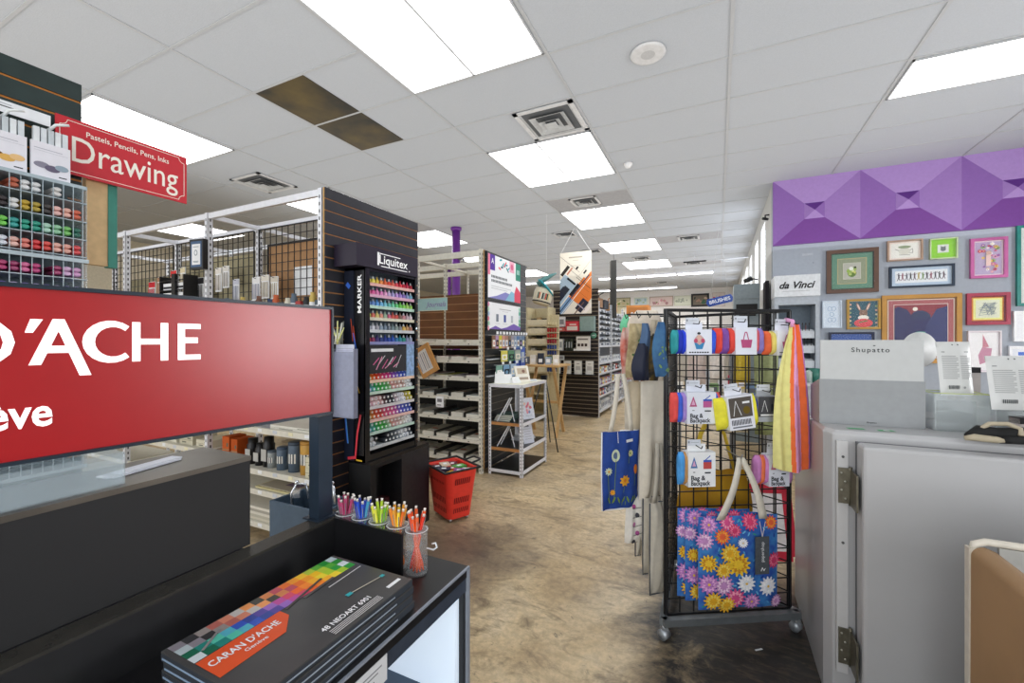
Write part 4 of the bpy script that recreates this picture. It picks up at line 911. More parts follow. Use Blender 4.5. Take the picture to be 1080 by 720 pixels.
for k in range(6): b.line2([(-.09+.028*k, -.11), (-.085+.028*k, .1)], .010, mat(['#8a90a0', '#c8c8d0', '#6c7080', '#b0a0a0', '#484c58', '#a8b0c0'][k]), .0146)
b.build('tool_print', t)
b = MB(PW); b.box(-.055, -.001, -.13, .055, .001, 0); b.box(-.035, -.0016, -.07, .03, -.0011, -.03, paper('#7a7a80')); b.box(-.035, -.0016, -.11, .02, -.0011, -.1, paper('#4a4a50'))
single('price_tag', b, 'white tag hanging from the fourth paper shelf', 'tag', (-2.98, 4.222, .85))
# ------------------------------------------------------------------ posters and packs on the end panel
def poster(name, lab, y0, y1, z0, z1, build):
    t = thing(name, lab, 'poster', (-2.373, y0, z0)); w, h = y1-y0, z1-z0
    MB(BLACK, XP.copy()).box(0, 0, 0, w, h, .012).build('frame', t)
    a = MB(PW, at(XP, .0125, 0, 0)); a.rect(.02, .02, w-.02, h-.02, mat('#eef0f2', rough=.4, noise=.01), 0); build(a, w, h); a.build('print', t); return t
def P1(a, w, h):
    a.rect(.02, h-.26, .02+.05, h-.02, paper('#e2809c'), .0008); a.rect(.07, h-.2, .19, h-.02, paper('#5a3c9c'), .0008); a.text('A', .13, h-.12, .06, PW, .0016, 'CENTER', bold=.02)
    R = random.Random(2)
    for k in range(9): a.line2([(.28+.03*k, h-.05-.1*R.random()), (.34+.03*k, h-.03-.14*R.random())], .02, paper(['#e05060', '#3c9ca8', '#2c4c60', '#58b0b8', '#8c9ca8'][k % 5]), .0008+.0002*k)
    a.rect(.58, h-.16, .72, h-.02, paper('#eab0c4'), .0008); a.ell(.65, h-.09, .04, .04, paper('#d86c90'), .0014); a.rect(.76, h-.24, w-.02, h-.02, paper('#3e8c78'), .0008); a.rect(.79, h-.16, w-.05, h-.1, paper('#9cc8bc'), .0014)
    a.text('INTERIOR & DESIGN', .1, h-.30, .035, paper('#55585c'), .001, 'LEFT', w=.42, bold=.005) if 0 else None
    for j, (y, x1_) in enumerate(((h-.285, .52), (h-.335, .66))):
        for k in range(int((x1_-.1)/.035)): a.rect(.1+.035*k, y, .126+.035*k, y+.03, paper('#6c7074'), .0009)
    for j, y in enumerate((h-.385, h-.41)): a.rect(.1, y, .62-.1*j, y+.006, paper('#b0b4b8'), .0009)
    a.poly([(.02, .02, .0009), (w*.25, .055, .0009), (w*.5, .12, .0009), (w*.72, .10, .0009), (w*.72, .02, .0009)], paper('#8c8cc8')); a.poly([(w*.5, .02, .0012), (w*.68, .15, .0012), (w*.8, .13, .0012), (w*.8, .02, .0012)], paper('#8cc0d8'))
    a.poly([(w*.78, .02, .0014), (w*.78, .13, .0014), (w*.84, .23, .0014), (w-.02, .16, .0014), (w-.02, .02, .0014)], paper('#e0566c'))
def P2(a, w, h):
    R = random.Random(8)
    for k in range(6): a.ell(.03+.01*R.random(), .03+.055*k, .022, .028, paper(['#e8a0b0', '#9cc8a8', '#e07c94', '#a8c0d8', '#b8d8c0', '#d890b0'][k]), .0007+.0002*k, 8); a.ell(w-.05, .04+.05*k, .03, .03, paper(['#9c8cc8', '#68a888', '#8cc8a8', '#c8d8e0', '#68b098', '#a8d0c0'][k]), .0007+.0002*k, 8)
    a.rect(.3, h-.09, .62, h-.083, paper('#9c9ca0'), .0009); a.rect(.38, h-.115, .54, h-.11, paper('#c0c0c4'), .0009)
    for k, c in enumerate(('#7c8490', '#4c5ca0', '#b8bcc4')): a.rect(.22+.2*k, .11, .28+.2*k, .2, paper(c), .0009); a.rect(.2+.2*k, .085, .32+.2*k, .09, paper('#c8c8cc'), .0009)
    a.poly([(.05, .02, .0014), (.2, .06, .0014), (.35, .03, .0014), (.5, .05, .0014), (.7, .1, .0014), (w-.02, .06, .0014), (w-.02, .02, .0014)], paper('#8068b8'))
poster('supply_poster', 'upper white poster with purple tab and colourful corners in black frame', 4.265, 5.19, 1.985, 2.53, P1)
poster('product_poster', 'lower white poster with three small product pictures', 4.265, 5.19, 1.625, 1.975, P2)
def packrow(n, y0, dy, z, w, h, cols, rn, name='hanging_pack'):
    for k in range(n):
        c = cols[k % len(cols)]; y = y0+dy*k
        t = thing(name, '%s pack, %s on the %s hook row of the poster end panel' % (CN(c), ORD[k], rn), 'pack', (-2.30, y, z), 0, 'packs hanging under the posters')
        b = MB(paper(c), XP.copy()); b.box(-w/2, -h, -.006, w/2, 0, .004); b.rect(-w*.42, -h*.85, w*.42, -h*.35, paper(['#f0eee8', '#2c2c34', '#e8e0d0', '#d8e0e8'][k % 4]), .0046); b.ell(0, -h*.6, w*.25, h*.15, paper(cols[(k+3) % len(cols)]), .0052, 10); b.build('card', t)
        q = MB(mat('#d0d4d8', rough=.3, metal=.5), XP.copy()); q.box(-.0025, .0, -.07, .0025, .006, .05); q.box(-.025, .012, .048, .025, .045, .050, PW); q.build('hook', t)
packrow(11, 4.31, .082, 1.57, .07, .15, ['#8c6c58', '#b898b8', '#d8cc50', '#d8a090', '#b88c7c', '#8c7c6c', '#a8a4b0', '#9ca8c0', '#6c8cb8', '#8498b0', '#7088a8'], 'top')
packrow(3, 4.58, .19, 1.39, .16, .13, ['#d8d064', '#5f8a6c', '#a8b4a8'], 'second'); packrow(3, 4.45, .19, 1.22, .15, .15, ['#7fa898', '#88b0d0', '#a8c0d8'], 'third')
for k in range(2):
    b = MB(mat('#3c5cb8', rough=.4), XP.copy()); b.box(-.07, -.3, -.02, .07, 0, .0); b.rect(-.045, -.2, .045, -.06, paper('#b8c4d0'), .001); b.rect(-.05, -.28, .05, -.24, paper('#c8d0e0'), .001)
    single('blue_pouch', b, ['tall blue pouch with grey window under the posters', 'second tall blue pouch nearest the far white post'][k], 'pouch', (-2.350, 5.05+.18*k, 1.42+.0*k), 0, 'blue pouches on the end panel')
for z in (1.30, 1.11):
    b = MB(mat('#b8bcc0', rough=.4)); b.box(-2.372, 4.26, z-.012, -2.33, 5.3, z); single('price_rail', b, '%s thin metal price rail on the poster end panel' % ('upper' if z > 1.2 else 'lower'), 'rail')
# ------------------------------------------------------------------ low white stand
t = thing('display_stand', 'low white slotted steel stand with three black shelves in the aisle', 'stand')
for x, sx_ in ((-2.352, 1), (-1.93, -1)):
    for y, sy in ((4.28, 1), (5.02, -1)):
        p = MB(WHITE_STEEL); post(p, x, y, 0, 1.02, sx_, sy, w=.035, pitch=.038); p.build('post', t)
b = MB(mat('#e2e0cc', rough=.5)); b.box(-2.352, 4.283, 1.0, -1.933, 5.017, 1.02); b.build('top', t)
for z in (.59, .306, .06):
    b = MB(mat('#22221f', rough=.3, noise=.1)); b.box(-2.345, 4.29, z-.02, -1.94, 5.01, z); b.box(-2.317, 4.284, z-.03, -1.965, 4.29, z+.004, mat('#b07c48', rough=.6) if z > .1 else WHITE_STEEL); b.box(-1.94, 4.315, z-.032, -1.933, 4.985, z+.006, WHITE_STEEL); b.build('shelf', t)
b = MB(WHITE_STEEL); b.box(-2.32, 4.281, .985, -1.965, 4.287, 1.022); b.box(-1.938, 4.31, .985, -1.93, 4.985, 1.022); b.box(-2.32, 4.281, 0.03, -1.965, 4.287, .06); b.build('beam', t)
def tilted(name, lab, cat, loc, w, h, tilt, rz, m, deco=None, th=.006, group=None):
    Mx = Matrix.Translation(loc) @ Matrix.Rotation(rz, 4, 'Z') @ Matrix.Rotation(tilt, 4, 'X') @ Matrix(((1, 0, 0, 0), (0, 0, -1, 0), (0, 1, 0, 0), (0, 0, 0, 1)))
    b = MB(m); b.box(-w/2, 0, -th, w/2, h, 0)
    if deco: deco(b, w, h)
    return single(name, b, lab, cat, M=Mx, group=group)
def pinkart(b, w, h): 
    R = random.Random(3)
    for k in range(14): b.ell(R.uniform(-.25, .25)*w, h*R.uniform(.3, .8), w*.09, h*.07, paper(['#e8a0a8', '#d87c90', '#8c9cc8', '#f0c8b8'][k % 4]), .0006+.0002*k, 8)
    b.line2([(-w*.3, h*.15), (w*.3, h*.15)], .003, paper('#9c9ca8'))
def lines(b, w, h):
    for k in range(5): b.rect(-w*.35, h*(.2+.12*k), w*.3, h*(.2+.12*k)+.004, paper('#a8acb4'), .0008)
    b.rect(-w*.3, h*.8, w*.2, h*.88, paper('#5a6070'), .0008)
rzs = radians(62)
tilted('display_book', 'framed floral print card tilted on the white stand, upper shelf', 'card', (-1.99, 4.62, .592), .17, .25, radians(-14), rzs, mat('#dfe3ee', rough=.4), pinkart, .01)
tilted('white_card', 'white card leaning on the middle shelf of the stand', 'card', (-1.99, 4.62, .308), .15, .24, radians(-16), rzs, paper('#e4e8f4'), lines)
tilted('display_book', 'open cream book display tilted on top of the white stand', 'book', (-2.06, 4.62, 1.021), .2, .2, radians(-18), rzs, paper('#ece8dc'), lambda b, w, h: (b.rect(-w*.35, h*.5, w*.35, h*.85, paper('#c8b8a0')), b.rect(-w*.38, h*.15, w*.38, h*.3, paper('#a89888')), b.ell(w*.1, h*.66, w*.12, h*.1, paper('#8c6c60'))), .02)
for k, (x, y, lab) in enumerate(((-2.27, 4.40, 'left white folded card on the white stand top'), (-2.2, 4.46, 'middle white folded card on the white stand top'), (-2.12, 4.5, 'right small white folded card on the stand top'))):
    b = MB(paper('#e8eaea')); hh_ = .13-.03*k
    b.add([(-.06, -.04, 0), (.06, -.04, 0), (.05, 0, hh_), (-.05, 0, hh_), (-.06, .04, 0), (.06, .04, 0)], [(0, 1, 2, 3), (3, 2, 5, 4)], None)
    single('folded_card', b, lab, 'card', (x, y, 1.0205), radians(30+15*k), solid=.002)
b = MB(paper('#dfe2e4')); b.box(-.11, -.1, 0, .11, .1, .012); b.box(-.08, -.08, .0121, .08, .08, .013, paper('#c8ccd0')); single('flyer_pile', b, 'pile of white flyers on the stand top', 'paper', (-2.1, 4.82, 1.0205), .4)
for k in range(4):
    b = MB(mat(['#22403c', '#2a4a44', '#1c3430', '#30504c'][k], rough=.5)); b.box(-.1, -.14, 0, .1, .14, .018); b.box(-.098, -.1405, .002, .098, -.14, .016, paper('#c0c0b4'))
    single('sketch_pad', b, 'dark green sketch pad, %s from the bottom on the stand shelf' % ORD[k], 'pad', (-2.22+.005*k, 4.50, .5902+.0185*k), .05*k, 'dark green sketch pads on the stand')
for k in range(3):
    b = MB(paper(['#d8dade', '#c8ccd2', '#e4e6ea'][k])); b.box(-.11, -.12, 0, .11, .12, .012); single('white_pad', b, 'pale pad, %s in the pile on the middle stand shelf' % ORD[k], 'pad', (-2.15, 4.80, .3062+.0124*k), .1*k, 'pale pads on the stand')
for z, lab in ((.592, 'white folding easel on the upper shelf of the stand'), (.308, 'white folding easel on the middle shelf of the stand')):
    b = MB(mat('#dcdee2', rough=.4)); b.tube([(-.10, .0, 0), (.06, 0, .27)], .008, n=4); b.tube([(-.10, .09, 0), (.06, .05, .27)], .008, n=4); b.tube([(.10, .04, 0), (.05, .03, .2)], .006, n=4); b.tube([(-.02, .0, .12), (-.02, .07, .12)], .006, n=4)
    single('table_easel', b, lab, 'easel', (-2.17, 4.34, z))
b = MB(BLACK); b.tube([(0, 0, .0), (-.22, .1, 1.0)], .009, n=6); b.tube([(-.55, .05, 0), (-.26, .1, 1.0)], .009, n=6); b.tube([(-.3, .5, 0), (-.24, .12, 1.0)], .009, n=6); b.cbox((-.24, .1, 1.0), (.08, .06, .06)); single('floor_easel', b, 'black tripod easel standing behind the white stand', 'easel', (-1.95, 5.5, 0))
# ================================================================== far slatwall end and white rack behind it
t = thing('shelving_unit', 'far dark brown slatwall end with white shelving running behind it', 'shelving')
slat(at(YM, -3.04, 8.3, .02), .93, 2.52, face=mat('#241a16', rough=.5, noise=.1), groove=mat('#a89880', rough=.6), gw=.012).build('end_panel', t)
for y in (8.33, 9.43, 10.7, 12.0, 13.3):
    p = MB(WHITE_STEEL); post(p, -2.10, y, 0, 2.3, -1, 1, w=.045, pitch=.06); p.build('post', t)
ZS = (.12, .42, .63, .87, 1.08, 1.42)
ys = (8.33, 9.43, 10.7, 12.0, 13.3)
for k in range(4):
    for z in ZS:
        b = MB(WHITE_STEEL); b.box(-2.55, ys[k]+.05, z-.03, -2.11, ys[k+1]-.01, z-.005); b.box(-2.112, ys[k]+.05, z-.035, -2.103, ys[k+1]-.01, z+.004); b.build('shelf', t)
b = MB(mat('#8a8c90', rough=.7)); b.box(-2.58, 8.35, .1, -2.56, 13.3, 2.2); b.build('back_board', t)
# goods
PC = ['#e6e8ea', '#c8402c', '#e8c840', '#e0e4e8', '#58a848', '#4870b8', '#8c4c8c', '#d87830', '#dcdcdc', '#303438', '#c8ccd0', '#b0b8c4']
pr = {}
R_ = random.Random(9)
for k in range(3):
    for zi, z in enumerate(ZS[:5]):
        L_ = ys[k+1]-ys[k]-.1; n = 8 if k == 0 else 6
        for j in range(n):
            c = PC[R_.randrange(12)] if zi in (1, 2, 3) else PC[(0, 3, 8, 10, 11)[R_.randrange(5)]]
            h_ = .12 if zi != 0 else .18
            key = (c, h_)
            if key not in pr:
                b = MB(mat(c, rough=.5)); b.box(-.06, -.045, 0, .06, .045, h_); b.box(.0601, -.035, h_*.3, .0606, .035, h_*.7, PW if CN(c) != 'white' else paper('#8890a0'))
                pr[key] = single('paint_box', b, 'x', 'box', group='paint boxes on the far white rack'); o = pr[key]
            else: o = dup(pr[key])
            o.location = (-2.19, ys[k]+.11+L_*j/n, z-.0048); o['label'] = '%s paint box, %s along shelf %s of %s far rack bay' % (CN(c), ORD[j], ['one', 'two', 'three', 'four', 'five'][zi], ORD[k])
# stacked wire drawers above
for k in range(4):
    for r in range(7):
        for j in range(2 if k < 2 else 1):
            y = ys[k]+.33+.5*j
            if k >= 2: y = ys[k]+.55
            b = MB(mat(['#d8dce2', '#b4bac4', '#e8ecf0'][(r+j+k) % 3], rough=.4)); w_ = .22 if k < 2 else .5
            b.box(-.2, -w_, 0, .0, w_, .012); b.box(-.006, -w_, .0, .0, w_, .06); b.box(-.2, -w_, 0, -.19, w_, .10); b.box(-.2, -w_, 0, 0, -w_+.008, .085); b.box(-.2, w_-.008, 0, 0, w_, .085)
            b.box(.0002, -w_*.4, .012, .0008, w_*.4, .048, paper('#5c6470') if k < 2 else paper('#98a8c0')); b.box(-.15, -w_*.8, .013, -.02, w_*.8, .07, mat(['#3c4048', '#e8e4dc', '#c8b8a0', '#788498'][(r*3+j+k) % 4]))
            single('stock_tray', b, 'pale drawer, %s up, column %s of the far white rack' % (ORD[r], ['one', 'two', 'three', 'four', 'five', 'six'][k*2+j if k < 2 else k+2]), 'drawer', (-2.12, y, 1.4155+.112*r), 0, 'stacked stock drawers on the far rack')
# shelf goods on the brown end
for i, (z, x0, x1) in enumerate(((1.70, -3.0, -2.16), (1.32, -3.0, -2.16), (.86, -3.0, -2.16))):
    b = MB(BLACK); b.box(x0, 8.08, z-.012, x1, 8.293, z); single('wall_shelf', b, '%s narrow black shelf on the brown slatwall end' % ['upper', 'middle', 'lower'][i], 'shelf')
def goods(name, lab, cat, x0, x1, z0, z1, m, deco=None, d=.1, y=8.12, group=None):
    b = MB(m, at(YM, (x0+x1)/2, y, z0)); w = x1-x0; h = z1-z0; b.box(-w/2, 0, -d, w/2, h, 0)
    if deco: deco(b, w, h)
    return single(name, b, lab, cat, group=group)
sq = lambda c: (lambda b, w, h: b.rect(-w*.3, h*.25, w*.3, h*.75, paper(c)))
goods('notice', 'small white notice on the left of the brown slatwall', 'notice', -2.93, -2.78, 1.80, 2.0, PW, sq('#909498'), .022, 8.278)
goods('red_box', 'red and white box on the upper shelf of the brown slatwall', 'box', -2.72, -2.45, 1.7003, 1.90, mat('#d8404c', rough=.4), lambda b, w, h: (b.rect(-w*.4, h*.1, w*.4, h*.5, paper('#e8e0d8')), b.rect(-w*.2, h*.6, w*.3, h*.75, paper('#f0d0c8'))))
goods('flat_red_box', 'flat pink red box on the upper shelf, far left', 'box', -3.0, -2.74, 1.7003, 1.78, mat('#e07068', rough=.4), lambda b, w, h: b.rect(-w*.4, h*.3, w*.3, h*.7, paper('#f0e4dc')))
goods('grey_carton', 'grey green carton at the right of the upper wall shelf', 'box', -2.43, -2.15, 1.7003, 1.99, mat('#8ba09c', rough=.6), None, .14, 8.12)
for i, (x0, x1, c) in enumerate(((-2.93, -2.88, '#e4e6ea'), (-2.86, -2.78, '#f0f0f0'), (-2.72, -2.68, '#3c4038'), (-2.67, -2.62, '#30342c'), (-2.61, -2.58, '#44483c'))):
    goods('boxed_book', ['thin white book at the left of the middle shelf', 'wide white book on the middle shelf', 'dark olive book, left of three', 'dark olive book in the middle of three', 'dark olive book, right of three'][i], 'book', x0, x1, 1.3203, 1.55, paper(c), sq('#a0a4a8'))
goods('display_box', 'white display box with small dark pictures on the middle shelf', 'box', -2.5, -2.24, 1.3203, 1.60, paper('#e2dcd4'), lambda b, w, h: [b.rect(-w*.4+w*.27*k, h*.3, -w*.2+w*.27*k, h*.5, paper('#4a3c38')) for k in range(3)]+[b.rect(-w*.4, h*.75, w*.4, h*.85, paper('#7a7068'))])
goods('display_tray', 'low white tray in front of the middle shelf display box', 'tray', -2.55, -2.22, 1.3203, 1.36, paper('#ece8e4'), None, .03, 8.09)
b = MB(mat('#6fae92', rough=.5), at(YM, -2.2, 8.28, 1.62)); b.lathe([(.0, 0), (.06, 0), (.06, .004), (0, .004)], n=20); b.rect(-.03, -.008, .03, .008, PW, .005); single('round_sign', b, 'small round green sign on the brown slatwall', 'sign')
goods('shelf_note', 'white note card below the middle shelf', 'card', -2.95, -2.80, 1.12, 1.22, PW, sq('#b0b0b4'), .004, 8.285)
for i in range(4):
    x0 = (-2.99, -2.77, -2.55, -2.32)[i]; goods('white_packet', '%s white packet hanging on the lower slatwall row' % ['leftmost', 'second', 'third', 'rightmost'][i], 'packet', x0, x0+.15, .8603, 1.12, mat('#e4e2dc', rough=.5), lambda b, w, h: (b.rect(-w*.3, h*.3, w*.3, h*.6, paper('#c0bcb8')), b.rect(-w*.2, h*.75, w*.2, h*.8, paper('#a09890'))), .03, 8.15, 'white packets on the slatwall')
# ------------------------------------------------------------------ hanging poster and paint jar model
t = thing('hanging_poster', 'cream hanging poster with slanted black orange and blue blocks', 'poster', (-2.66, 7.62, 2.01))
w, h = .60, 1.14
MB(paper('#e6dfd0'), YM.copy()).box(0, 0, -.004, w, h, 0).build('board', t)
a = MB(PW, YM.copy())
def clipq(x, y, L, wd, ang, c, z):
    """slanted rectangle clipped to the poster"""
    d = Vector((cos(ang), sin(ang))); n_ = Vector((-d.y, d.x)); P_ = [Vector((x, y))+d*i*L/2+n_*j*wd/2 for i, j in ((-1, -1), (1, -1), (1, 1), (-1, 1))]
    for ax, lim, s_ in ((0, 0, 1), (0, w, -1), (1, 0, 1), (1, h, -1)):
        o_ = []
        for i in range(len(P_)):
            p, q = P_[i], P_[(i+1) % len(P_)]; ip, iq = s_*(p[ax]-lim) >= 0, s_*(q[ax]-lim) >= 0
            if ip: o_.append(p)
            if ip != iq: o_.append(p+(q-p)*((lim-p[ax])/(q[ax]-p[ax])))
        P_ = o_
        if len(P_) < 3: return
    a.poly([(p.x, p.y, z) for p in P_], paper(c))
A45 = radians(50)
for i, (x, y, L, wd, c) in enumerate([(.05, .45, .5, .3, '#a8bccc'), (.10, .15, .5, .12, '#7c9cc0'), (.02, .36, .3, .14, '#2c3040'), (.1, .44, .14, .12, '#30343e'), (.45, .38, .45, .36, '#e07c3c'), (.60, .62, .2, .2, '#e8894a'), (.28, .44, .26, .06, '#26262a'), (.10, .80, .22, .06, '#3a3530'), (.33, .84, .06, .035, '#2c2c2c'), (.48, .76, .08, .03, '#2c2c2c'),
                                      (.25, .34, .95, .018, '#2e4060'), (.29, .31, .95, .012, '#f0ece4'), (.19, .79, .16, .03, '#c88870'), (.42, .15, .24, .14, '#2e3040'), (.30, .02, .5, .02, '#6c5048'), (.5, .05, .5, .06, '#f0e8e0')]): clipq(x, y, L, wd, A45, c, .0006+.0003*i)
for i, (x, y, L, wd, c) in enumerate([(.22, .60, .2, .035, '#26282c'), (.45, .56, .35, .008, '#4a4038'), (.15, .95, .6, .005, '#5a5048'), (.52, .88, .5, .004, '#8c8478'), (.36, .68, .4, .006, '#6c6058'), (.44, .48, .3, .004, '#a85828'), (.42, .36, .3, .004, '#a85828'), (.4, .13, .2, .02, '#b0a8b8')]): clipq(x, y, L, wd, A45-pi/2 if i != 3 else A45, c, .006+.0003*i)
a.rect(.17, h-.11, .43, h-.085, paper('#b0a89a'), .001); a.rect(.25, h-.16, .36, h-.15, paper('#c0b8aa'), .001); a.rect(.2, h-.26, .4, h-.25, paper('#c0b8aa'), .001)
a.build('print', t)
b = MB(mat('#e8e8e8', rough=.6)); b.tube([(.02, 0, h), (.28, 0, CEIL-2.012)], .003, n=4); b.tube([(.58, 0, h), (.30, 0, CEIL-2.012)], .003, n=4); b.build('string', t)
t = thing('paint_jar_model', 'hanging oversized jar model with open teal lid', 'model', M=Matrix.Translation((-2.60, 6.5, 2.10)) @ Matrix.Rotation(radians(25.6), 4, 'Z') @ Matrix.Rotation(radians(14), 4, 'Y'))
b = MB(mat('#d8d0b8', rough=.5)); b.lathe([(0, 0), (.12, 0), (.145, .02), (.15, .05), (.155, .2), (.14, .26), (.0, .26)], n=24); b.lathe([(.152, .03), (.156, .05)], BLACK, 24); b.build('jar', t)
l = MB(paper('#3c4c54')); TT = Matrix.Identity(4)
for k in range(8):
    a0 = -2.2+.16*k
    l.poly([(.158*cos(a0), .158*sin(a0), .08), (.158*cos(a0+.15), .158*sin(a0+.15), .08), (.158*cos(a0+.15), .158*sin(a0+.15), .18), (.158*cos(a0), .158*sin(a0), .18)], paper(['#4c6c60', '#c87858', '#e8e0c8', '#2c3c44', '#a8b0a0', '#c85848', '#3c5c50', '#d8c890'][k]))
l.build('jar_label', t)
b = MB(mat('#2a9aa8', rough=.35)); b.T = Matrix.Translation((.0, 0, .27)) @ Matrix.Rotation(radians(35), 4, 'Y'); b.lathe([(0, 0), (.10, .005), (.17, .0), (.19, .02), (.17, .03), (.14, .035), (.11, .02), (0, .02)], n=24); b.lathe([(.10, .022), (.08, .05), (0, .055)], mat('#1c6c8c', rough=.3), 20)
b.build('lid', t)
b = MB(mat('#5c8c8c', rough=.4)); b.tube([(-.12, 0, .3), (-.06, 0, .40), (.05, 0, .50), (.12, 0, .56)], [.05, .045, .03, .012], n=8); b.build('spout', t)
b = MB(mat('#e0e0e0', rough=.5)); b.tube([(0, 0, 0), (0, 0, 1.028)], .002, n=4); o = b.build('string', t); o.matrix_parent_inverse = Matrix.Identity(4); o.location = (-.02, 0, .46); o.rotation_euler = (0, radians(-14), 0)
# dark board hung edge on
b = MB(mat('#3c3c3a', rough=.5)); b.box(-.06, -.02, 0, .06, .02, 1.28); b.box(-.08, -.03, 0, -.06, .03, 1.26, mat('#6c6a64')); single('hanging_banner', b, 'narrow dark board hanging over the far white rack', 'banner', (-2.07, 9.5, 2.31-.3))
b = MB(BLACK); b.tube([(0, 0, 0), (0, 0, CEIL-3.29)], .004, n=4); single('hanging_wire', b, 'thin wire holding the narrow dark board', 'wire', (-2.07, 9.5, 3.29))
# ------------------------------------------------------------------ cream unit, tubes, drafting table behind the poster end
CRW = mat('#c8bb96', rough=.6, noise=.08)
t = thing('cream_cabinet', 'cream wooden cabinet with open shelves beyond the posters', 'cabinet', (-3.3, 7.5, 0))
b = MB(CRW); b.box(0, 0, 0, .03, .4, 2.15); b.box(.42, 0, 0, .45, .4, 2.15); b.box(.03, .37, 0, .42, .4, 2.15); b.build('carcass', t)
for i, z in enumerate((.1, .5, .9, 1.2, 1.42, 1.62, 1.78)):
    MB(CRW).box(.03, 0, z, .42, .37, z+.03).build('shelf', t)
    if i > 1: MB(mat('#d8ceb0', rough=.6)).box(.03, -.005, z+.03, .42, .01, z+.13).build('drawer_front', t); 
for i, z in enumerate((.93, 1.23, 1.45, 1.65, 1.81)):
    for k in range(3):
        b = MB(mat(['#2c2a28', '#d8d0bc', '#e0dcd0', '#4c4438', '#b89c70'][(i*2+k) % 5], rough=.5)); b.cbox((0, 0, .08), (.09, .12, .10+.04*((i+k) % 2))); single('supply_box', b, '%s small supply box, %s row of the cream cabinet' % (['left', 'middle', 'right'][k], ORD[i]), 'box', (-3.2+.12*k, 7.66, z+.0), 0, 'boxes in the cream cabinet')
t = thing('tube_rack', 'narrow rack of red blue and green paint tubes beside the slatwall', 'rack', (-2.86, 7.45, 0))
MB(CRW).box(-.02, .1, 0, .20, .13, 2.0).build('back', t)
for i, c in enumerate(('#c8b890', '#c02c30', '#c8342c', '#a82c3c', '#2c4a90', '#28407c', '#3a9c48', '#58b040', '#384c80')):
    z = 1.78-.105*i; MB(CRW).box(-.02, -.02, z-.012, .20, .10, z).build('shelf', t)
    for k in range(4): MB(mat(c, rough=.35)).tube([(.015+.048*k, .03, z+.001), (.015+.048*k, .03, z+.075)], [.018, .020], n=8).build('tube_stack', t)
t = thing('drafting_table', 'light wooden drafting table with crossed legs beyond the white stand', 'table', (-2.55, 6.55, 0))
WD = mat('#c9a26c', rough=.5, noise=.1)
MB(WD).box(-.38, -.3, 1.10, .34, .3, 1.13).build('table_top', t)
for s_ in (-.28, .24):
    b = MB(WD); b.box(-.02, -.02, -.62, .02, .02, .62, T=Matrix.Translation((s_, 0, .56)) @ Matrix.Rotation(radians(24), 4, 'X')); b.build('leg', t)
    b = MB(WD); b.box(-.02, -.02, -.62, .02, .02, .62, T=Matrix.Translation((s_+.045, 0, .56)) @ Matrix.Rotation(radians(-24), 4, 'X')); b.build('leg', t)
MB(WD).box(-.3, -.02, .5, .3, .02, .54).build('stretcher', t)
for k in range(5):
    c = ['#5a6474', '#e4e2dc', '#303848', '#9cacc0', '#d8d4c8'][k]; b = MB(mat(c, rough=.4)); b.box(-.05, -.03, 0, .05, .03, .12+.03*(k % 3)); b.box(-.03, -.0306, .03, .03, -.0301, .09, PW); single('desk_box', b, '%s box standing on the drafting table, %s from left' % (CN(c), ORD[k]), 'box', (-2.86+.13*k, 6.5, 1.1302), .1*k, 'boxes on the drafting table')
# ------------------------------------------------------------------ purple poles
for x, y, lab in ((-4.33, 6.65, 'purple pole rising behind the paper shelf to the ceiling'), (-6.9, 10.2, 'more distant purple pole left of the first one')):
    t = thing('support_pole', lab, 'pole', (x, y, 0), 0, 'purple support poles')
    MB(mat('#6a2f8c', rough=.4, noise=.05)).lathe([(.075, 0), (.075, CEIL-.001)], n=20).build('shaft', t)
    MB(mat('#6a2f8c', rough=.4)).lathe([(.09, CEIL-.06), (.10, CEIL-.05), (.10, CEIL-.005), (.09, CEIL-.002)], n=20).build('collar', t)
    MB(mat('#6a6c70', rough=.4)).tube([(.07, -.02, 3.0), (.16, -.04, 3.0), (.2, -.05, 2.96)], .02, n=6).build('bracket', t)
# orange wood cabinet by the far rack
t = thing('oak_cabinet', 'tall orange oak cabinet at the end of the far white rack', 'cabinet', (-2.02, 13.6, 0))
OAK = mat('#b9793a', rough=.5, noise=.12, scale=4)
MB(OAK).box(-.55, 0, 0, .12, .5, 2.62).build('carcass', t); MB(mat('#a0642c', rough=.5)).box(-.5, -.012, 1.3, .09, -.0005, 2.55).build('door', t); MB(mat('#a0642c', rough=.5)).box(-.5, -.012, .1, .09, -.0005, 1.26).build('door', t)
for x, y, z, c, lab in ((-2.75, 8.9, 2.3, '#9c6c3c', 'small brown easel box high on the far rack'), (-2.3, 10.2, 2.21, '#c08a50', 'tan wooden box on top of the far rack'), (-2.35, 11.4, 2.21, '#d8cca8', 'cream bundle on top of the far rack'), (-2.3, 9.3, 2.21, '#3c4048', 'dark metal lamp base on top of the far rack')):
    b = MB(mat(c, rough=.5)); b.box(-.12, -.2, 0, .12, .2, .16); b.box(-.13, -.21, .16, .13, .21, .18); b.tube([(-.05, 0, .18), (-.05, 0, .3), (.06, 0, .36)], .012, n=6); single('stock_box', b, lab, 'box', (x, y, z if c != '#9c6c3c' else 2.21) if x > -2.6 else (-2.3, 8.75, 2.21))
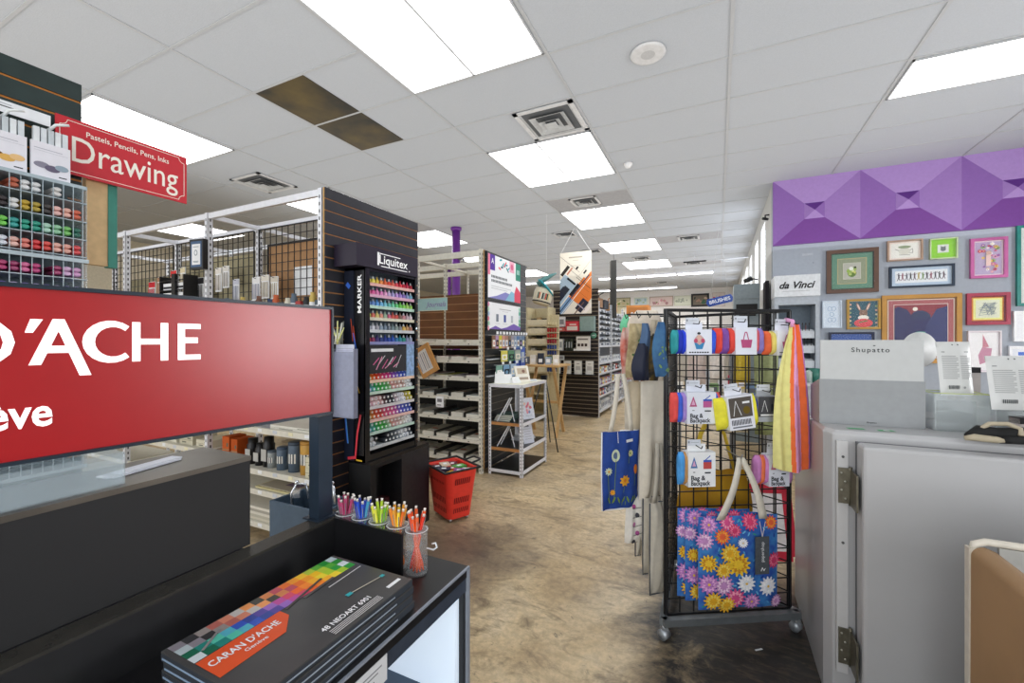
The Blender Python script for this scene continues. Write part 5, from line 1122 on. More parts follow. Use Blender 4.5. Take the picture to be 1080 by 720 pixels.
# ------------------------------------------------------------------ far wall pictures, service sign and counter
R_ = random.Random(31)
for i, (x0, x1, z0, z1, fc, bg_, lab) in enumerate([(-4.1, -3.3, 2.95, 3.35, '#8c8c6c', '#c8c0a0', 'far wall leafy green picture, left end'), (-3.15, -2.61, 2.97, 3.33, '#d8e0cc', '#c4d4d8', 'far wall picture in pale frame with blue grey scene'), (-2.54, -1.62, 2.93, 3.34, '#b8a898', '#e0ccc8', 'wide far wall picture of pink blossoms'), (-1.58, -.95, 2.93, 3.33, '#d8dcc8', '#e8ecdc', 'far wall pale cream picture'),
                                               (-.95, -.30, 2.87, 3.38, '#1c1c20', '#7c7468', 'far wall picture in thick black frame'), (-.2, .26, 2.85, 3.4, '#d8d0cc', '#e8e0dc', 'far wall poster with red block')]):
    t = thing('framed_picture', lab, 'picture', ((x0+x1)/2, 18.39, z0)); w, h = x1-x0, z1-z0
    b = MB(mat(fc, rough=.5), YM.copy()); b.box(-w/2, 0, 0, w/2, h, .03); b.build('frame', t)
    b = MB(PW, at(YM, 0, -.031, 0)); q = .07 if fc == '#1c1c20' else .035; b.rect(-w/2+q, q, w/2-q, h-q, paper(bg_), 0)
    cs = [['#8c9c5c', '#5c6c44', '#c8b890'], ['#9cb8c0', '#a8c098', '#8098a0'], ['#d8a0a8', '#b88c90', '#8c9460', '#f0dcd8'], ['#c0c8b8', '#b0b8ac'], ['#a88878', '#4c6c58', '#c8b0a0', '#30403c'], ['#d02c34', '#c8ccd8']][i]
    for k in range(10): b.ell(R_.uniform(-.36, .36)*w, h*R_.uniform(.28, .72), w*R_.uniform(.04, .09), h*R_.uniform(.06, .16), paper(cs[k % len(cs)]), .002+.001*k, 8, rot=R_.uniform(0, 3))
    b.build('artwork', t)
b = MB(mat('#f6f6f6', rough=.5, emis=.3, noise=.01), at(YM, -2.4, 18.388, 2.1)); b.text('CREATIVE SERVICES', 0, 0, .22, None, .0, 'LEFT', w=2.15, bold=.03, ex=.01); o = single('service_lettering', b, 'white CREATIVE SERVICES letters on the far wall', 'lettering')
t = thing('service_counter', 'long pale counter with shelves along the far wall', 'counter', (-1.2, 17.2, 0))
MB(mat('#cfc9c0', rough=.5)).box(-2, 0, 1.0, 1.6, .7, 1.05).build('countertop', t); MB(mat('#a8a49c', rough=.6)).box(-1.95, .05, 0, 1.55, .65, 1.0).build('base', t)
t = thing('wall_shelving', 'dark shelving of supplies against the far wall', 'shelving', (-1.3, 17.95, 0))
MB(mat('#6c6860', rough=.6)).box(-1.9, .3, 0, 1.6, .33, 2.0).build('back', t)
for z in (.3, .7, 1.15, 1.5, 1.85): MB(mat('#bcb8b0', rough=.5)).box(-1.9, 0, z, 1.6, .3, z+.03).build('shelf', t)
for i in range(16):
    c = ['#c84c3c', '#e0dccc', '#3c5c8c', '#d8a848', '#585c60', '#8cac6c', '#e8e4e0', '#7c4c7c'][i % 8]; b = MB(mat(c, rough=.5)); b.box(-.09, -.1, 0, .09, .1, .2+.04*(i % 3)); b.box(-.06, -.1006, .04, .06, -.1001, .14, PW)
    single('supply_box', b, '%s box, %s on the %s far wall shelf' % (CN(c), ORD[i % 8], ['upper', 'lower'][i//8]), 'box', (-3.0+.42*(i % 8), 18.1, (1.5301, 1.1801)[i//8]), 0, 'boxes on the far wall shelving')
# ------------------------------------------------------------------ blue Brushes sign
t = thing('arrow_sign', 'small blue enamel sign reading BRUSHES hung above the black grid rack', 'sign', M=Matrix.Translation((.03, 8.6, 2.24)) @ Matrix.Rotation(radians(-14), 4, 'Y') @ Matrix.Rotation(radians(15), 4, 'Z'))
b = MB(mat('#24489c', rough=.35), YM.copy()); pts = [(-.235, 0), (-.20, -.07), (.20, -.07), (.235, 0), (.20, .07), (-.20, .07)]
b.add([(x, y, 0) for x, y in pts]+[(x, y, .012) for x, y in pts], [tuple(range(6))[::-1], tuple(range(6, 12))]+[(i, (i+1) % 6, 6+(i+1) % 6, 6+i) for i in range(6)]); b.build('board', t)
b = MB(PW, YM.copy()); b.text('BRUSHES', 0, -.028, .062, PW, .0135, 'CENTER', w=.36, bold=.02); b.build('lettering', t)
b = MB(mat('#c0c0c0', rough=.5)); b.tube([(-.15, 0, .07), (-.0, 0, 1.33)], .003, n=4); b.tube([(.15, 0, .07), (.02, 0, 1.33)], .003, n=4); o = b.build('string', t); o.rotation_euler = (0, radians(14), 0)
# ================================================================== black triangular grid rack of bags
RM = Matrix.Translation((-.24, 2.311, 0)) @ Matrix.Rotation(radians(30.6), 4, 'Z')
t = thing('grid_rack', 'black triangular wire grid rack on casters hung with bags', 'rack', M=RM)
S_ = .67
def pan(ax, ay, bx, by, name):
    d = Vector((bx-ax, by-ay, 0)); L_ = d.length; d.normalize(); M = Matrix(((d.x, 0, -d.y*-1 if 0 else d.y, ax), (d.y, 0, -d.x, ay), (0, 1, 0, .112), (0, 0, 0, 1)))
    b = MB(BLACK); gridwall(b, M, L_, 1.55, .0775, .0026)
    b.box(-.008, 0, -.008, .008, 1.55, .008, BLACK, M); b.box(L_-.008, 0, -.008, L_+.008, 1.55, .008, BLACK, M); b.box(0, 1.54, -.008, L_, 1.556, .008, BLACK, M); b.build(name, t)
pan(0, 0, S_, 0, 'grid_panel'); pan(.335, .58, 0, 0, 'grid_panel'); pan(S_, 0, .335, .58, 'grid_panel')
GS = mat('#7e8488', rough=.35, metal=.5)
b = MB(GS)
V = [Vector((-.03, -.035, 0)), Vector((.70, -.035, 0)), Vector((.335, .62, 0))]
for i in range(3):
    a_, c_ = V[i], V[(i+1) % 3]; b.tube([(a_.x, a_.y, .092), (c_.x, c_.y, .092)], [.024, .024], n=4)
b.build('base_frame', t)
for i, v in enumerate(V):
    v = v*.97+Vector((.01, .01, 0)); MB(mat('#c8ccd0', rough=.25, metal=.7)).tube([(v.x, v.y, .046), (v.x, v.y, .078)], .012, n=10).build('caster_stem', t)
    b = MB(mat('#a8aeb4', rough=.3, metal=.5)); b.tube([(v.x-.018, v.y-.01, .027), (v.x+.018, v.y+.01, .027)], .026, n=16); b.cbox((v.x, v.y, .052), (.03, .03, .02)); b.build('caster', t)
# ---- soft goods helpers: local x right, y up, z toward the viewer
def rel(x, z, off, rz=0, tilt=0): return RM @ Matrix.Translation((x, -off, z)) @ Matrix.Rotation(rz, 4, 'Z') @ YM @ Matrix.Rotation(tilt, 4, 'Z')
def warp(mb, fn):
    mb.v = [tuple(fn(*p)) for p in mb.v]; return mb
def cloth(mb, x0, x1, y0, y1, t, m, seed=0, rip=.004, nu=14, nv=16, taper=0, mf=None, sag=0):
    R = random.Random(seed); ph = R.uniform(0, 6)
    def s(u, v, sg):
        w = 1-taper*(v if taper > 0 else 0)+(0 if taper > 0 else -taper*(1-v)*0)
        x = (x0+x1)/2+(u-.5)*(x1-x0)*w; y = y0+(y1-y0)*v
        e = (max(0, 1-abs(2*u-1)**4)*max(0, 1-abs(2*v-1)**6))
        z = sg*t*e+rip*sin(9*u+ph+2*v)+rip*.6*sin(17*u-5*v+ph); y -= sag*(1-(2*u-1)**2)*(1-v)
        return (x, y, z)
    mb.grid(lambda u, v: s(u, v, 1), nu, nv, m, mf=mf); mb.grid(lambda u, v: s(1-u, v, -1), nu, nv, m, mf=(lambda u, v: mf(1-u, v)) if mf else None); return mb
# ---- folded bag packs
def bagpack(lab, x, z, w, h, left, right, art, rz=0, tilt=0, off=.06, cardc='#dfe3ee', wl=.30, th=.03, foot=None, card_w=None):
    t = thing('folded_bag_pack', lab, 'bag pack', M=rel(x, z, off, rz, tilt))
    for sg, cs in ((0, left), (1, right)):
        if not cs: continue
        n = len(cs); ww = w*wl*(1 if sg == 0 else .45)
        for k, c in enumerate(cs):
            b = MB(mat(c, rough=.75, noise=.1))
            xa = -w/2+ww*k/n if sg == 0 else w/2-ww+ww*k/n; cloth(b, xa-.004, xa+ww/n+.008, -h*.97, -h*.02, th, None, k+int(x*50), .002, 6, 8); b.build('folded_fabric', t)
    c0 = -w/2+w*wl*.92; c1 = w/2-(w*wl*.40 if right else 0)
    b = MB(mat(cardc, rough=.6, noise=.02)); b.box(c0, -h, -.028, c1, 0, th+.003); b.box(c0+.01, -.001, -.0, c0+(c1-c0)*.75, .035, .002); b.build('paper_sleeve', t)
    a = MB(PW, Matrix.Translation((c0, -h, th+.0035))); art(a, c1-c0, h); a.build('sleeve_print', t)
    q = MB(mat('#dadfe8', rough=.4, alpha=.9)); q.box(c0+.008, .028, th*.2, c0+.078, .058, th*.2+.002); q.box(c0+.012, .04, th*.2+.0021, c0+.02, .05, th*.2+.0026, paper('#8c929c')); q.box(c0+.026, .042, th*.2+.0021, c0+.068, .045, th*.2+.0026, paper('#a4aab4')); q.build('price_tag', t)
    hk = MB(BLACK); hk.tube([(0, .05, -.05), (0, .03, .0), (0, .025, th+.03), (0, .04, th+.04)], .0025, n=6); hk.build('hook', t)
    return t
PK = paper('#b4517c'); PB = paper('#3b5cb8'); DKT = paper('#2c3038')
def artman(a, w, h):
    a.ell(w*.5, h*.52, w*.2, h*.26, paper('#c8a8a4'), .0003, 10); a.poly([(w*.28, h*.55, .0006), (w*.38, h*.22, .0006), (w*.62, h*.22, .0006), (w*.74, h*.55, .0006), (w*.5, h*.38, .0006)], paper('#3f86b8')); a.ell(w*.36, h*.55, w*.08, h*.09, paper('#c0506c'), .0012, 8); a.ell(w*.64, h*.55, w*.08, h*.09, paper('#c0506c'), .0012, 8); a.ell(w*.48, h*.66, w*.07, h*.14, paper('#d8b4a4'), .0015, 8); a.ell(w*.48, h*.84, w*.07, h*.05, DKT, .0018, 8)
    a.text('Weekend Bag', w*.5, h*.07, h*.07, DKT, .001, 'CENTER', w=w*.7) if 0 else [a.rect(w*(.1+.1*k), h*.07, w*(.17+.1*k), h*.12, DKT, .001) for k in range(8)]
def artbag(a, w, h):
    a.poly([(w*.3, h*.25, .0006), (w*.72, h*.25, .0006), (w*.78, h*.55, .0006), (w*.24, h*.55, .0006)], PK); a.line2([(w*.36, h*.55), (w*.44, h*.82), (w*.52, h*.82), (w*.6, h*.55)], w*.045, PK, .0008)
def artbag2(a, w, h): artbag(a, w, h); a.rect(w*.1, h*.1, w*.8, h*.14, paper('#6a6c74'), .0009)
def artBB(c1='#b4517c', c2='#b85c94', txt=DKT):
    def f(a, w, h):
        a.poly([(w*.08, h*.55, .0006), (w*.34, h*.55, .0006), (w*.21, h*.88, .0006)], paper(c1)); a.poly([(w*.14, h*.6, .0009), (w*.28, h*.6, .0009), (w*.21, h*.78, .0009)], paper('#d8a8c8'))
        a.rect(w*.55, h*.52, w*.85, h*.72, paper(c2), .0006); a.rect(w*.55, h*.72, w*.85, h*.78, PB, .0008); a.line2([(w*.6, h*.76), (w*.8, h*.9)], w*.03, PB, .001)
        a.rect(w*.17, h*.42, w*.25, h*.44, DKT, .0008); a.text('Pouch', w*.58, h*.38, h*.06, DKT, .0008, 'LEFT', bold=.02) if 0 else a.rect(w*.6, h*.39, w*.82, h*.43, DKT, .0008)
        a.text('Bag &', w*.10, h*.2, h*.13, txt, .0008, 'LEFT', bold=.025); a.text('Backpack', w*.10, h*.05, h*.13, txt, .0008, 'LEFT', w=w*.7, bold=.025)
    return f
def artdark(a, w, h):
    a.rect(w*.06, h*.36, w*.94, h*.95, paper('#5a544e'), .0004); a.line2([(w*.2, h*.42), (w*.32, h*.86), (w*.5, h*.42)], w*.02, PW, .0009); a.ell(w*.72, h*.56, w*.14, h*.12, paper('#6c5a20'), .0008, 10); a.rect(w*.58, h*.76, w*.86, h*.82, PW, .001)
    for k in range(14): a.rect(w*(.1+.055*k), h*.14, w*(.13+.055*k), h*.30, DKT, .0008)
    a.rect(w*.12, h*.06, w*.88, h*.10, paper('#70747c'), .0008)
def artgrey(a, w, h):
    a.rect(0, h*.2, w, h, paper('#4c4c50'), .0003); a.line2([(w*.15, h*.4), (w*.28, h*.85), (w*.42, h*.4)], w*.02, PW, .0009); a.rect(w*.58, h*.42, w*.9, h*.7, DKT, .0008); a.rect(w*.1, h*.24, w*.8, h*.3, PW, .0008)
bagpack('blue folded bag pack in white sleeve, upper left of the black grid rack', .112, 1.56, .215, .125, ['#2f9aa0', '#1c34b4', '#2440d0'], ['#2c58d8'], artman, wl=.3)
bagpack('bright red folded bag pack with pink bag drawing, top row middle', .345, 1.57, .25, .135, ['#e04438', '#7c4ca0', '#e0483c'], ['#d8606c', '#8c7cc0'], artbag, wl=.42)
bagpack('orange and yellow folded bag pack beside the striped bag, top row right', .575, 1.555, .19, .125, ['#e8683c', '#e0d070'], ['#c8c8d8'], artbag2, wl=.32)
bagpack('Bag and Backpack pack with blue and coral fabric, left of the middle row', .122, 1.25, .245, .155, ['#e0504c', '#3c60d0', '#a084c8'], ['#3c60d0', '#d86058'], artBB(), wl=.3)
bagpack('yellow bag pack tilted under a dark sleeve in the middle row', .296, 1.235, .2, .165, ['#e8e03c'], ['#e8e03c'], artdark, tilt=radians(7), off=.10, cardc='#e4e6ee', wl=.26)
bagpack('navy bag pack with grey sleeve in the middle row beside the striped bag', .475, 1.225, .15, .125, ['#24389c'], None, artgrey, cardc='#a8acb4', wl=.26)
bagpack('Bag and Backpack pack with sky blue fabric in the lower left row', .125, .955, .175, .17, ['#4c9ce0', '#b88c58'], None, artBB('#4c78b0', '#c0504c'), cardc='#eceef0', wl=.22)
bagpack('Bag and Backpack pack with pink and orange fabric, lower right row', .53, .93, .19, .155, ['#c884c0', '#e8784c', '#c884c0'], ['#c890c8'], artBB('#c06c7c', '#d85c70'), wl=.33)
# ---- striped bag
t = thing('striped_tote', 'yellow orange and pink striped fabric bag hanging at the rack corner', 'bag', M=rel(.0, 0, .13))
b = MB(mat('#e2dc8c', rough=.8))
YL, ORG, PNK, PUR_ = [mat(c, rough=.75, noise=.05) for c in ('#e4de90', '#ef7038', '#e2a0cc', '#b878b8')]
def stripe(u, v): 
    u2 = u+.10*(v-.5)
    return YL if u2 < .36 else (ORG if u2 < .44 else PNK if u2 < .68 else ORG if u2 < .84 else PUR_)
def sc(u, v, sg=1):
    # v 0 bottom, 1 top
    xl = .485+.07*v+(-.03)*sin(pi*v)*(1 if v < .9 else .5)+.035*max(0, v-.6); xr = .672-.045*v**1.5+.012*sin(pi*v)
    x = xl+(xr-xl)*u; z = 1.585-.70*(1-v)-.02*sin(pi*u)*(1-v)
    dep = .012*sin(15*u+1.8*v)*(1-.3*v)+sg*.03*(1-abs(2*u-1)**3)*(1-v**3)
    return (x, z, dep)
b.grid(lambda u, v: sc(u, v), 90, 40, None, mf=stripe); b.grid(lambda u, v: sc(1-u, v, -1), 20, 16, None, mf=lambda u, v: stripe(1-u, v)); b.build('bag_body', t)
b = MB(PNK); b.tube([(.585, 1.57, .0), (.60, 1.60, -.02), (.615, 1.61, -.08)], .012, n=8); b.tube([(.60, 1.6, -.09), (.60, 1.585, .02)], .003, BLACK, n=6); b.build('handle', t)
# ---- floral totes
FL = [('#d8508c', '#f0a0b8'), ('#e8b028', '#f4d860'), ('#b878c0', '#e0a8d8'), ('#e4e8f0', '#f8f8ff'), ('#e8643c', '#f0a040'), ('#d43c6c', '#e87898'), ('#e8c030', '#c88820'), ('#c890c8', '#f0d0e8')]
BLUEF = mat('#2c56b0', rough=.7, two='#3f86c8', scale=22)
def floral(lab, x, off, z, rz, full=True, w=.41, h=.45, seed=1):
    T_ = .022 if full else .008
    t = thing('floral_tote', lab, 'tote bag', M=rel(x, z, off, rz))
    R = random.Random(seed)
    bulge = lambda u, v: .022*max(0, 1-abs(2*u-1)**4)*max(0, 1-abs(2*v-1)**6)
    b = MB(BLUEF); cloth(b, -w/2, w/2, -h, 0, T_, None, seed, .003, 18, 18); b.build('bag_body', t)
    a = MB(BLUEF)
    fl = [(.12, .92, .13, 2), (.34, .94, .1, 0), (.62, .96, .11, 5), (.9, .92, .1, 4), (.06, .75, .12, 7), (.27, .80, .11, 4), (.42, .86, .09, 5), (.82, .62, .02, 5), (.92, .52, .12, 5), (.36, .62, .15, 1), (.46, .5, .15, 6), (.28, .44, .12, 1), (.1, .52, .11, 6), (.1, .3, .15, 2), (.28, .28, .14, 7), (.55, .30, .12, 3), (.82, .26, .14, 3), (.42, .14, .13, 0), (.15, .12, .12, 1), (.62, .1, .13, 2), (.94, .08, .1, 7), (.32, .04, .12, 1), (.74, .45, .06, 3), (.5, .74, .07, 3)]
    for i, (u, v, r, c) in enumerate(fl):
        rr = r*.88*w*(.9+.2*R.random()); cx, cy = -w/2+w*u, -h+h*v; cx = max(-w/2+rr*.6, min(w/2-rr*.7, cx)); cy = max(-h+rr*.7, min(-rr*.6, cy))
        zz = .004+.0006*i
        for ring in range(3): a.flower(cx, cy, rr*(1-.26*ring), mat(FL[c][ring % 2], rough=.7, noise=.12, scale=60), mat(FL[c][(ring+1) % 2] if ring < 2 else ('#e8c050' if c in (3, 2) else FL[c][0]), rough=.7), zz+.0005*ring, n=13-2*ring)
    for i in range(70):
        cx, cy = R.uniform(-w*.46, w*.46), R.uniform(-h*.97, -h*.03); a.ell(cx, cy, .012, .004, mat(['#58a8d8', '#1c3c98', '#3c9c88', '#6cb8e0'][i % 4], rough=.7), .0035, 6, rot=R.uniform(0, 3))
    ph = random.Random(seed).uniform(0, 6)
    warp(a, lambda x_, y_, z_: (x_, y_, z_+(T_*max(0, 1-abs(2*x_/w)**4)*max(0, 1-abs(2*(y_+h)/h-1)**6))+.003*sin(9*(x_/w+.5)+ph+2*(y_+h)/h)+.0018*sin(17*(x_/w+.5)-5*(y_+h)/h+ph)))
    a.build('flower_print', t)
    hd = MB(mat('#d8d2c4', rough=.8, noise=.05))
    def strap(xa, xb, zoff):
        vs = []; n = 10
        for i in range(n+1):
            q = i/n; xx = xa+(xb-xa)*q+.010*sin(pi*q); yy = -.01+.30*q; ww = .021*(1-.35*q); vs += [(xx-ww, yy, zoff+.012*sin(pi*q)), (xx+ww, yy, zoff+.012*sin(pi*q))]
        hd.add(vs, [(2*i, 2*i+1, 2*i+3, 2*i+2) for i in range(n)], None, True)
    
    if full: strap(-.105, -.006, .022); strap(.115, .004, .022); hd.build('handle', t, solid=.003)
    return t
t = floral('front floral tote bag with pink and yellow flowers on blue', .315, .115, .648, 0)
tg = MB(mat('#4c5258', rough=.6, noise=.15, scale=60)); tg.box(.055, -.265, .048, .125, -.085, .051); tg.text('jacquard', .100, -.20, .018, PW, .0516, 'LEFT', bold=.0, rot=pi/2, w=.09) if 0 else None
tg.line2([(.075, -.01), (.09, -.085), (.105, -.01)], .003, mat('#e8d8d0'), .0515); tg.build('hang_tag', t)
q = MB(PW); q.text('papershop', .098, -.205, .016, PW, .0516, 'LEFT', rot=pi/2, w=.095); q.line2([(.083, -.25), (.09, -.232), (.098, -.248), (.105, -.236)], .003, PW, .0516); q.build('tag_print', t)
floral('second floral tote bag just behind the front one on the rack', .27, .07, .652, radians(-9), full=False, seed=4, w=.38)
floral('rearmost floral tote bag with orange edge showing at left', .235, .035, .655, radians(-7), full=False, seed=6, w=.36)
b = MB(mat('#9c9ea0', rough=.3, metal=.7)); b.tube([(0, 0, .0), (0, -.14, -.01), (0, -.15, .01)], .003, n=6); single('hook', b, 'steel hook holding the floral totes', 'hook', M=RM @ Matrix.Translation((.315, 0, .945)))
# ---- mustard bag behind the front grid
t = thing('mustard_bag', 'large mustard yellow bag hanging inside the grid rack', 'bag', M=rel(.37, .78, -.19))
b = MB(mat('#c8981c', rough=.75, two='#a87810', scale=5)); 
def mb_(u, v, sg): 
    x = (u-.5)*.42*(.8+.25*sin(pi*v)); return (x, -.45*(1-v), sg*.05*(1-abs(2*u-1)**3)*(1-abs(2*v-1)**4)+.012*sin(14*u))
b.grid(lambda u, v: mb_(u, v, 1), 18, 14); b.grid(lambda u, v: mb_(1-u, v, -1), 18, 14); b.build('bag_body', t)
b = MB(mat('#d8b838', rough=.8)); b.tube([(-.12, -.01, 0), (-.08, .2, 0), (-.03, .3, 0)], .014, n=6); b.tube([(.12, -.01, 0), (.06, .2, 0), (-.02, .3, 0)], .010, n=6); b.build('strap', t)
# ---- bags hanging on the left side of the rack
b = MB(BLACK); b.tube([(-.26, 2.42, 1.645), (-.47, 2.50, 1.655)], .005, n=6); b.tube([(-.24, 2.62, 1.645), (-.46, 2.68, 1.655)], .005, n=6)
for q in (.3, .6, .95): b.tube([(-.26-.21*q, 2.42+.08*q, 1.65), (-.27-.21*q, 2.40+.08*q, 1.63), (-.28-.21*q, 2.39+.08*q, 1.665)], .003, n=5)
b.tube([(-.24, 2.62, 1.645), (-.26, 2.42, 1.645)], .004, n=5)
single('bag_hook', b, 'black hook arms sticking out left of the grid rack', 'hook')
def hang(x, y, z, rz): return Matrix.Translation((x, y, z)) @ Matrix.Rotation(radians(rz), 4, 'Z') @ YM
CRM = mat('#d6cfc0', rough=.85, noise=.04); CRM2 = mat('#cbbfa8', rough=.85, noise=.05); GRYB = mat('#c2bcae', rough=.85, noise=.06)
def tote(lab, x, y, ztop, zb, w, m, rz=36, strap_to=1.62, seed=1, deco=None, edge=None, t_=.02, straps=True, sm=None, taper=0):
    h = ztop-zb; t = thing('canvas_tote', lab, 'tote bag', M=hang(x, y, ztop, rz))
    b = MB(m); cloth(b, -w/2, w/2, -h, 0, t_, None, seed, .007, 14, 14, taper=taper); b.build('bag_body', t)
    if edge:
        e = MB(edge); e.tube([(-w/2, 0, 0), (-w/2-.002, -h*.5, 0), (-w/2, -h, 0), (0, -h-.004, 0), (w/2, -h, 0), (w/2, 0, 0), (0, .002, .0)], .004, n=5); e.build('piping', t)
    if deco:
        a = MB(m); deco(a, w, h); R = random.Random(seed); ph = R.uniform(0, 6)
        warp(a, lambda x_, y_, z_: (x_, y_, z_+.004+(t_*max(0, 1-abs(2*x_/w)**4)*max(0, 1-abs(2*(y_+h)/h-1)**6))+.007*sin(9*(x_/w+.5)+ph+2*(y_+h)/h)+.0042*sin(17*(x_/w+.5)-5*(y_+h)/h+ph))); a.build('print', t)
    if straps:
        L_ = strap_to-ztop
        s = MB(sm or m)
        for sg in (-1, 1):
            pts = [(sg*w*.28*(1-.75*i/8), L_*i/8, .012*sin(pi*i/8)) for i in range(9)]
            vs = []
            for p in pts: vs += [(p[0]-.013, p[1], p[2]), (p[0]+.013, p[1], p[2]+.006)]
            s.add(vs, [(2*i, 2*i+1, 2*i+3, 2*i+2) for i in range(8)], None, True)
        s.build('strap', t, solid=.003)
    return t
tote('long cream canvas tote hanging nearest the rack post', -.315, 2.52, 1.28, .62, .20, CRM, 40, seed=2, sm=CRM2)
tote('cream canvas tote with tan straps hanging in the middle of the side arm', -.375, 2.56, 1.27, .66, .22, CRM2, 38, seed=3, sm=mat('#c0a884', rough=.8))
tote('off white canvas tote at the outer end of the side arm', -.405, 2.64, 1.22, .70, .22, CRM, 35, seed=5)
DW = mat('#1f4290', rough=.75, noise=.12, scale=20)
def dandy(a, w, h):
    G = mat('#6c8c3c', rough=.7); Y_ = mat('#e0a028', rough=.7); O_ = mat('#d87c2c', rough=.7); P_ = mat('#c8d4b8', rough=.7)
    for x0, y0, x1, y1 in ((-.05, -.36, -.04, -.12), (.02, -.38, .05, -.10), (-.08, -.34, -.09, -.2), (.0, -.38, .01, -.26), (.08, -.38, .085, -.2)): a.line2([(x0*w/.24, y0*h/.4), (x1*w/.24, y1*h/.4)], .003, G, .0005)
    a.ell(-.045*w/.24, -.12*h/.4, .024, .036, P_, .0008, 14); a.ell(-.045*w/.24, -.12*h/.4, .014, .02, mat('#5a6c8c'), .0012, 12); a.flower(.055*w/.24, -.115*h/.4, .02, mat('#d8d8a0'), G, .001); a.flower(.01, -.25*h/.4, .032, Y_, O_, .001, n=8); a.flower(-.085*w/.24, -.2*h/.4, .022, P_, Y_, .001); a.ell(.09*w/.24, -.2*h/.4, .014, .028, O_, .001, 10); a.flower(-.06*w/.24, -.31*h/.4, .016, Y_, O_, .001)
    for k in range(7): a.ell((-.08+.028*k)*w/.24, -.35*h/.4, .005, .022, G, .0009, 6, rot=.4*(-1)**k)
    a.rect(.02, -.06, .075, -.045, PW, .0012); a.line2([(-w*.1, 0), (-w*.12, -.06)], .004, PW, .001)
tote('blue tote bag printed with dandelions and yellow flowers, white piping', -.49, 2.42, 1.0, .57, .235, DW, 44, deco=dandy, strap_to=1.32, edge=PW, sm=CRM, seed=7)
for k, (x, y, lab) in enumerate(((-.29, 2.44, 'grey canvas bag folded long, nearest the rack foot'), (-.335, 2.50, 'pale grey canvas bag folded long, second from the rack'), (-.385, 2.55, 'pale canvas bag with dark seam, outermost of the low ones'))):
    tote(lab, x, y, .63, .14+.07*k, .12, GRYB, 50, seed=11+k, t_=.03, straps=True, strap_to=.95, edge=mat('#4a5058'))
def pinkp(a, w, h):
    for k in range(5): a.ell(-.02+.02*(k % 2), -.05-.05*k, .012, .014, mat(['#a84c8c', '#3a3a44', '#c87cb0'][k % 3]), .001, 8); a.line2([(-.03, -.06-.05*k), (.03, -.05-.05*k)], .003, DKT, .0015)
tote('small white tote with pink and black drawings below the blue one', -.42, 2.50, .62, .36, .13, mat('#dedbd4', rough=.8), 35, seed=15, deco=pinkp, straps=False)
# bundles at the top of the arm
def bundle(lab, x, y, z, w, h, m, seed, name='folded_pouch', rz=32, deco=None):
    b = MB(m); R = random.Random(seed)
    def f(u, v, sg):
        ww = w*(.55+.45*sin(pi*(1-v)*.75)); return ((u-.5)*ww+.008*sin(5*v+seed), -h*(1-v), sg*.03*(1-abs(2*u-1)**3)*(1-abs(2*v-1)**4)+.006*sin(9*u+seed))
    b.grid(lambda u, v: f(u, v, 1), 12, 14); b.grid(lambda u, v: f(1-u, v, -1), 12, 14)
    if deco:
        for k in range(8): b.ell(R.uniform(-w*.25, w*.25), -h*R.uniform(.3, .9), .012, .006, deco, .034, 8, rot=R.uniform(0, 3))
    single(name, b, lab, 'pouch', M=hang(x, y, z, rz))
bundle('blue patterned oven mitt shaped pouch against the rack post', -.262, 2.30, 1.60, .085, .28, mat('#2c5482', rough=.7, two='#3c6c94', scale=18), 2, deco=mat('#6a8c5c'))
bundle('dark navy pouch hanging from the side arm', -.37, 2.38, 1.49, .10, .20, mat('#141c34', rough=.6), 3)
bundle('steel blue rolled strap on the side arm', -.36, 2.42, 1.60, .06, .22, mat('#4c688c', rough=.7), 4)
bundle('beige flowered cloth bundle on the side arm', -.41, 2.46, 1.60, .12, .30, mat('#c8b890', rough=.7, two='#8c7c58', scale=16), 5, deco=mat('#5c7c4c'))
bundle('black and gold pouch on the side arm', -.34, 2.5, 1.56, .10, .28, mat('#2a2822', rough=.6, two='#8c7434', scale=14), 6)
bundle('red edged white cloth at the outer end of the arm', -.47, 2.52, 1.58, .09, .30, mat('#d8c8c0', rough=.7, two='#c05c4c', scale=12), 7)
bundle('cream gathered cloth over the arm', -.37, 2.56, 1.68, .22, .16, mat('#e0d4c4', rough=.8, noise=.1), 8, rz=28)
bundle('mint green tag cloth at the outer tip of the arm', -.49, 2.56, 1.66, .05, .12, mat('#6cc498', rough=.6), 9)
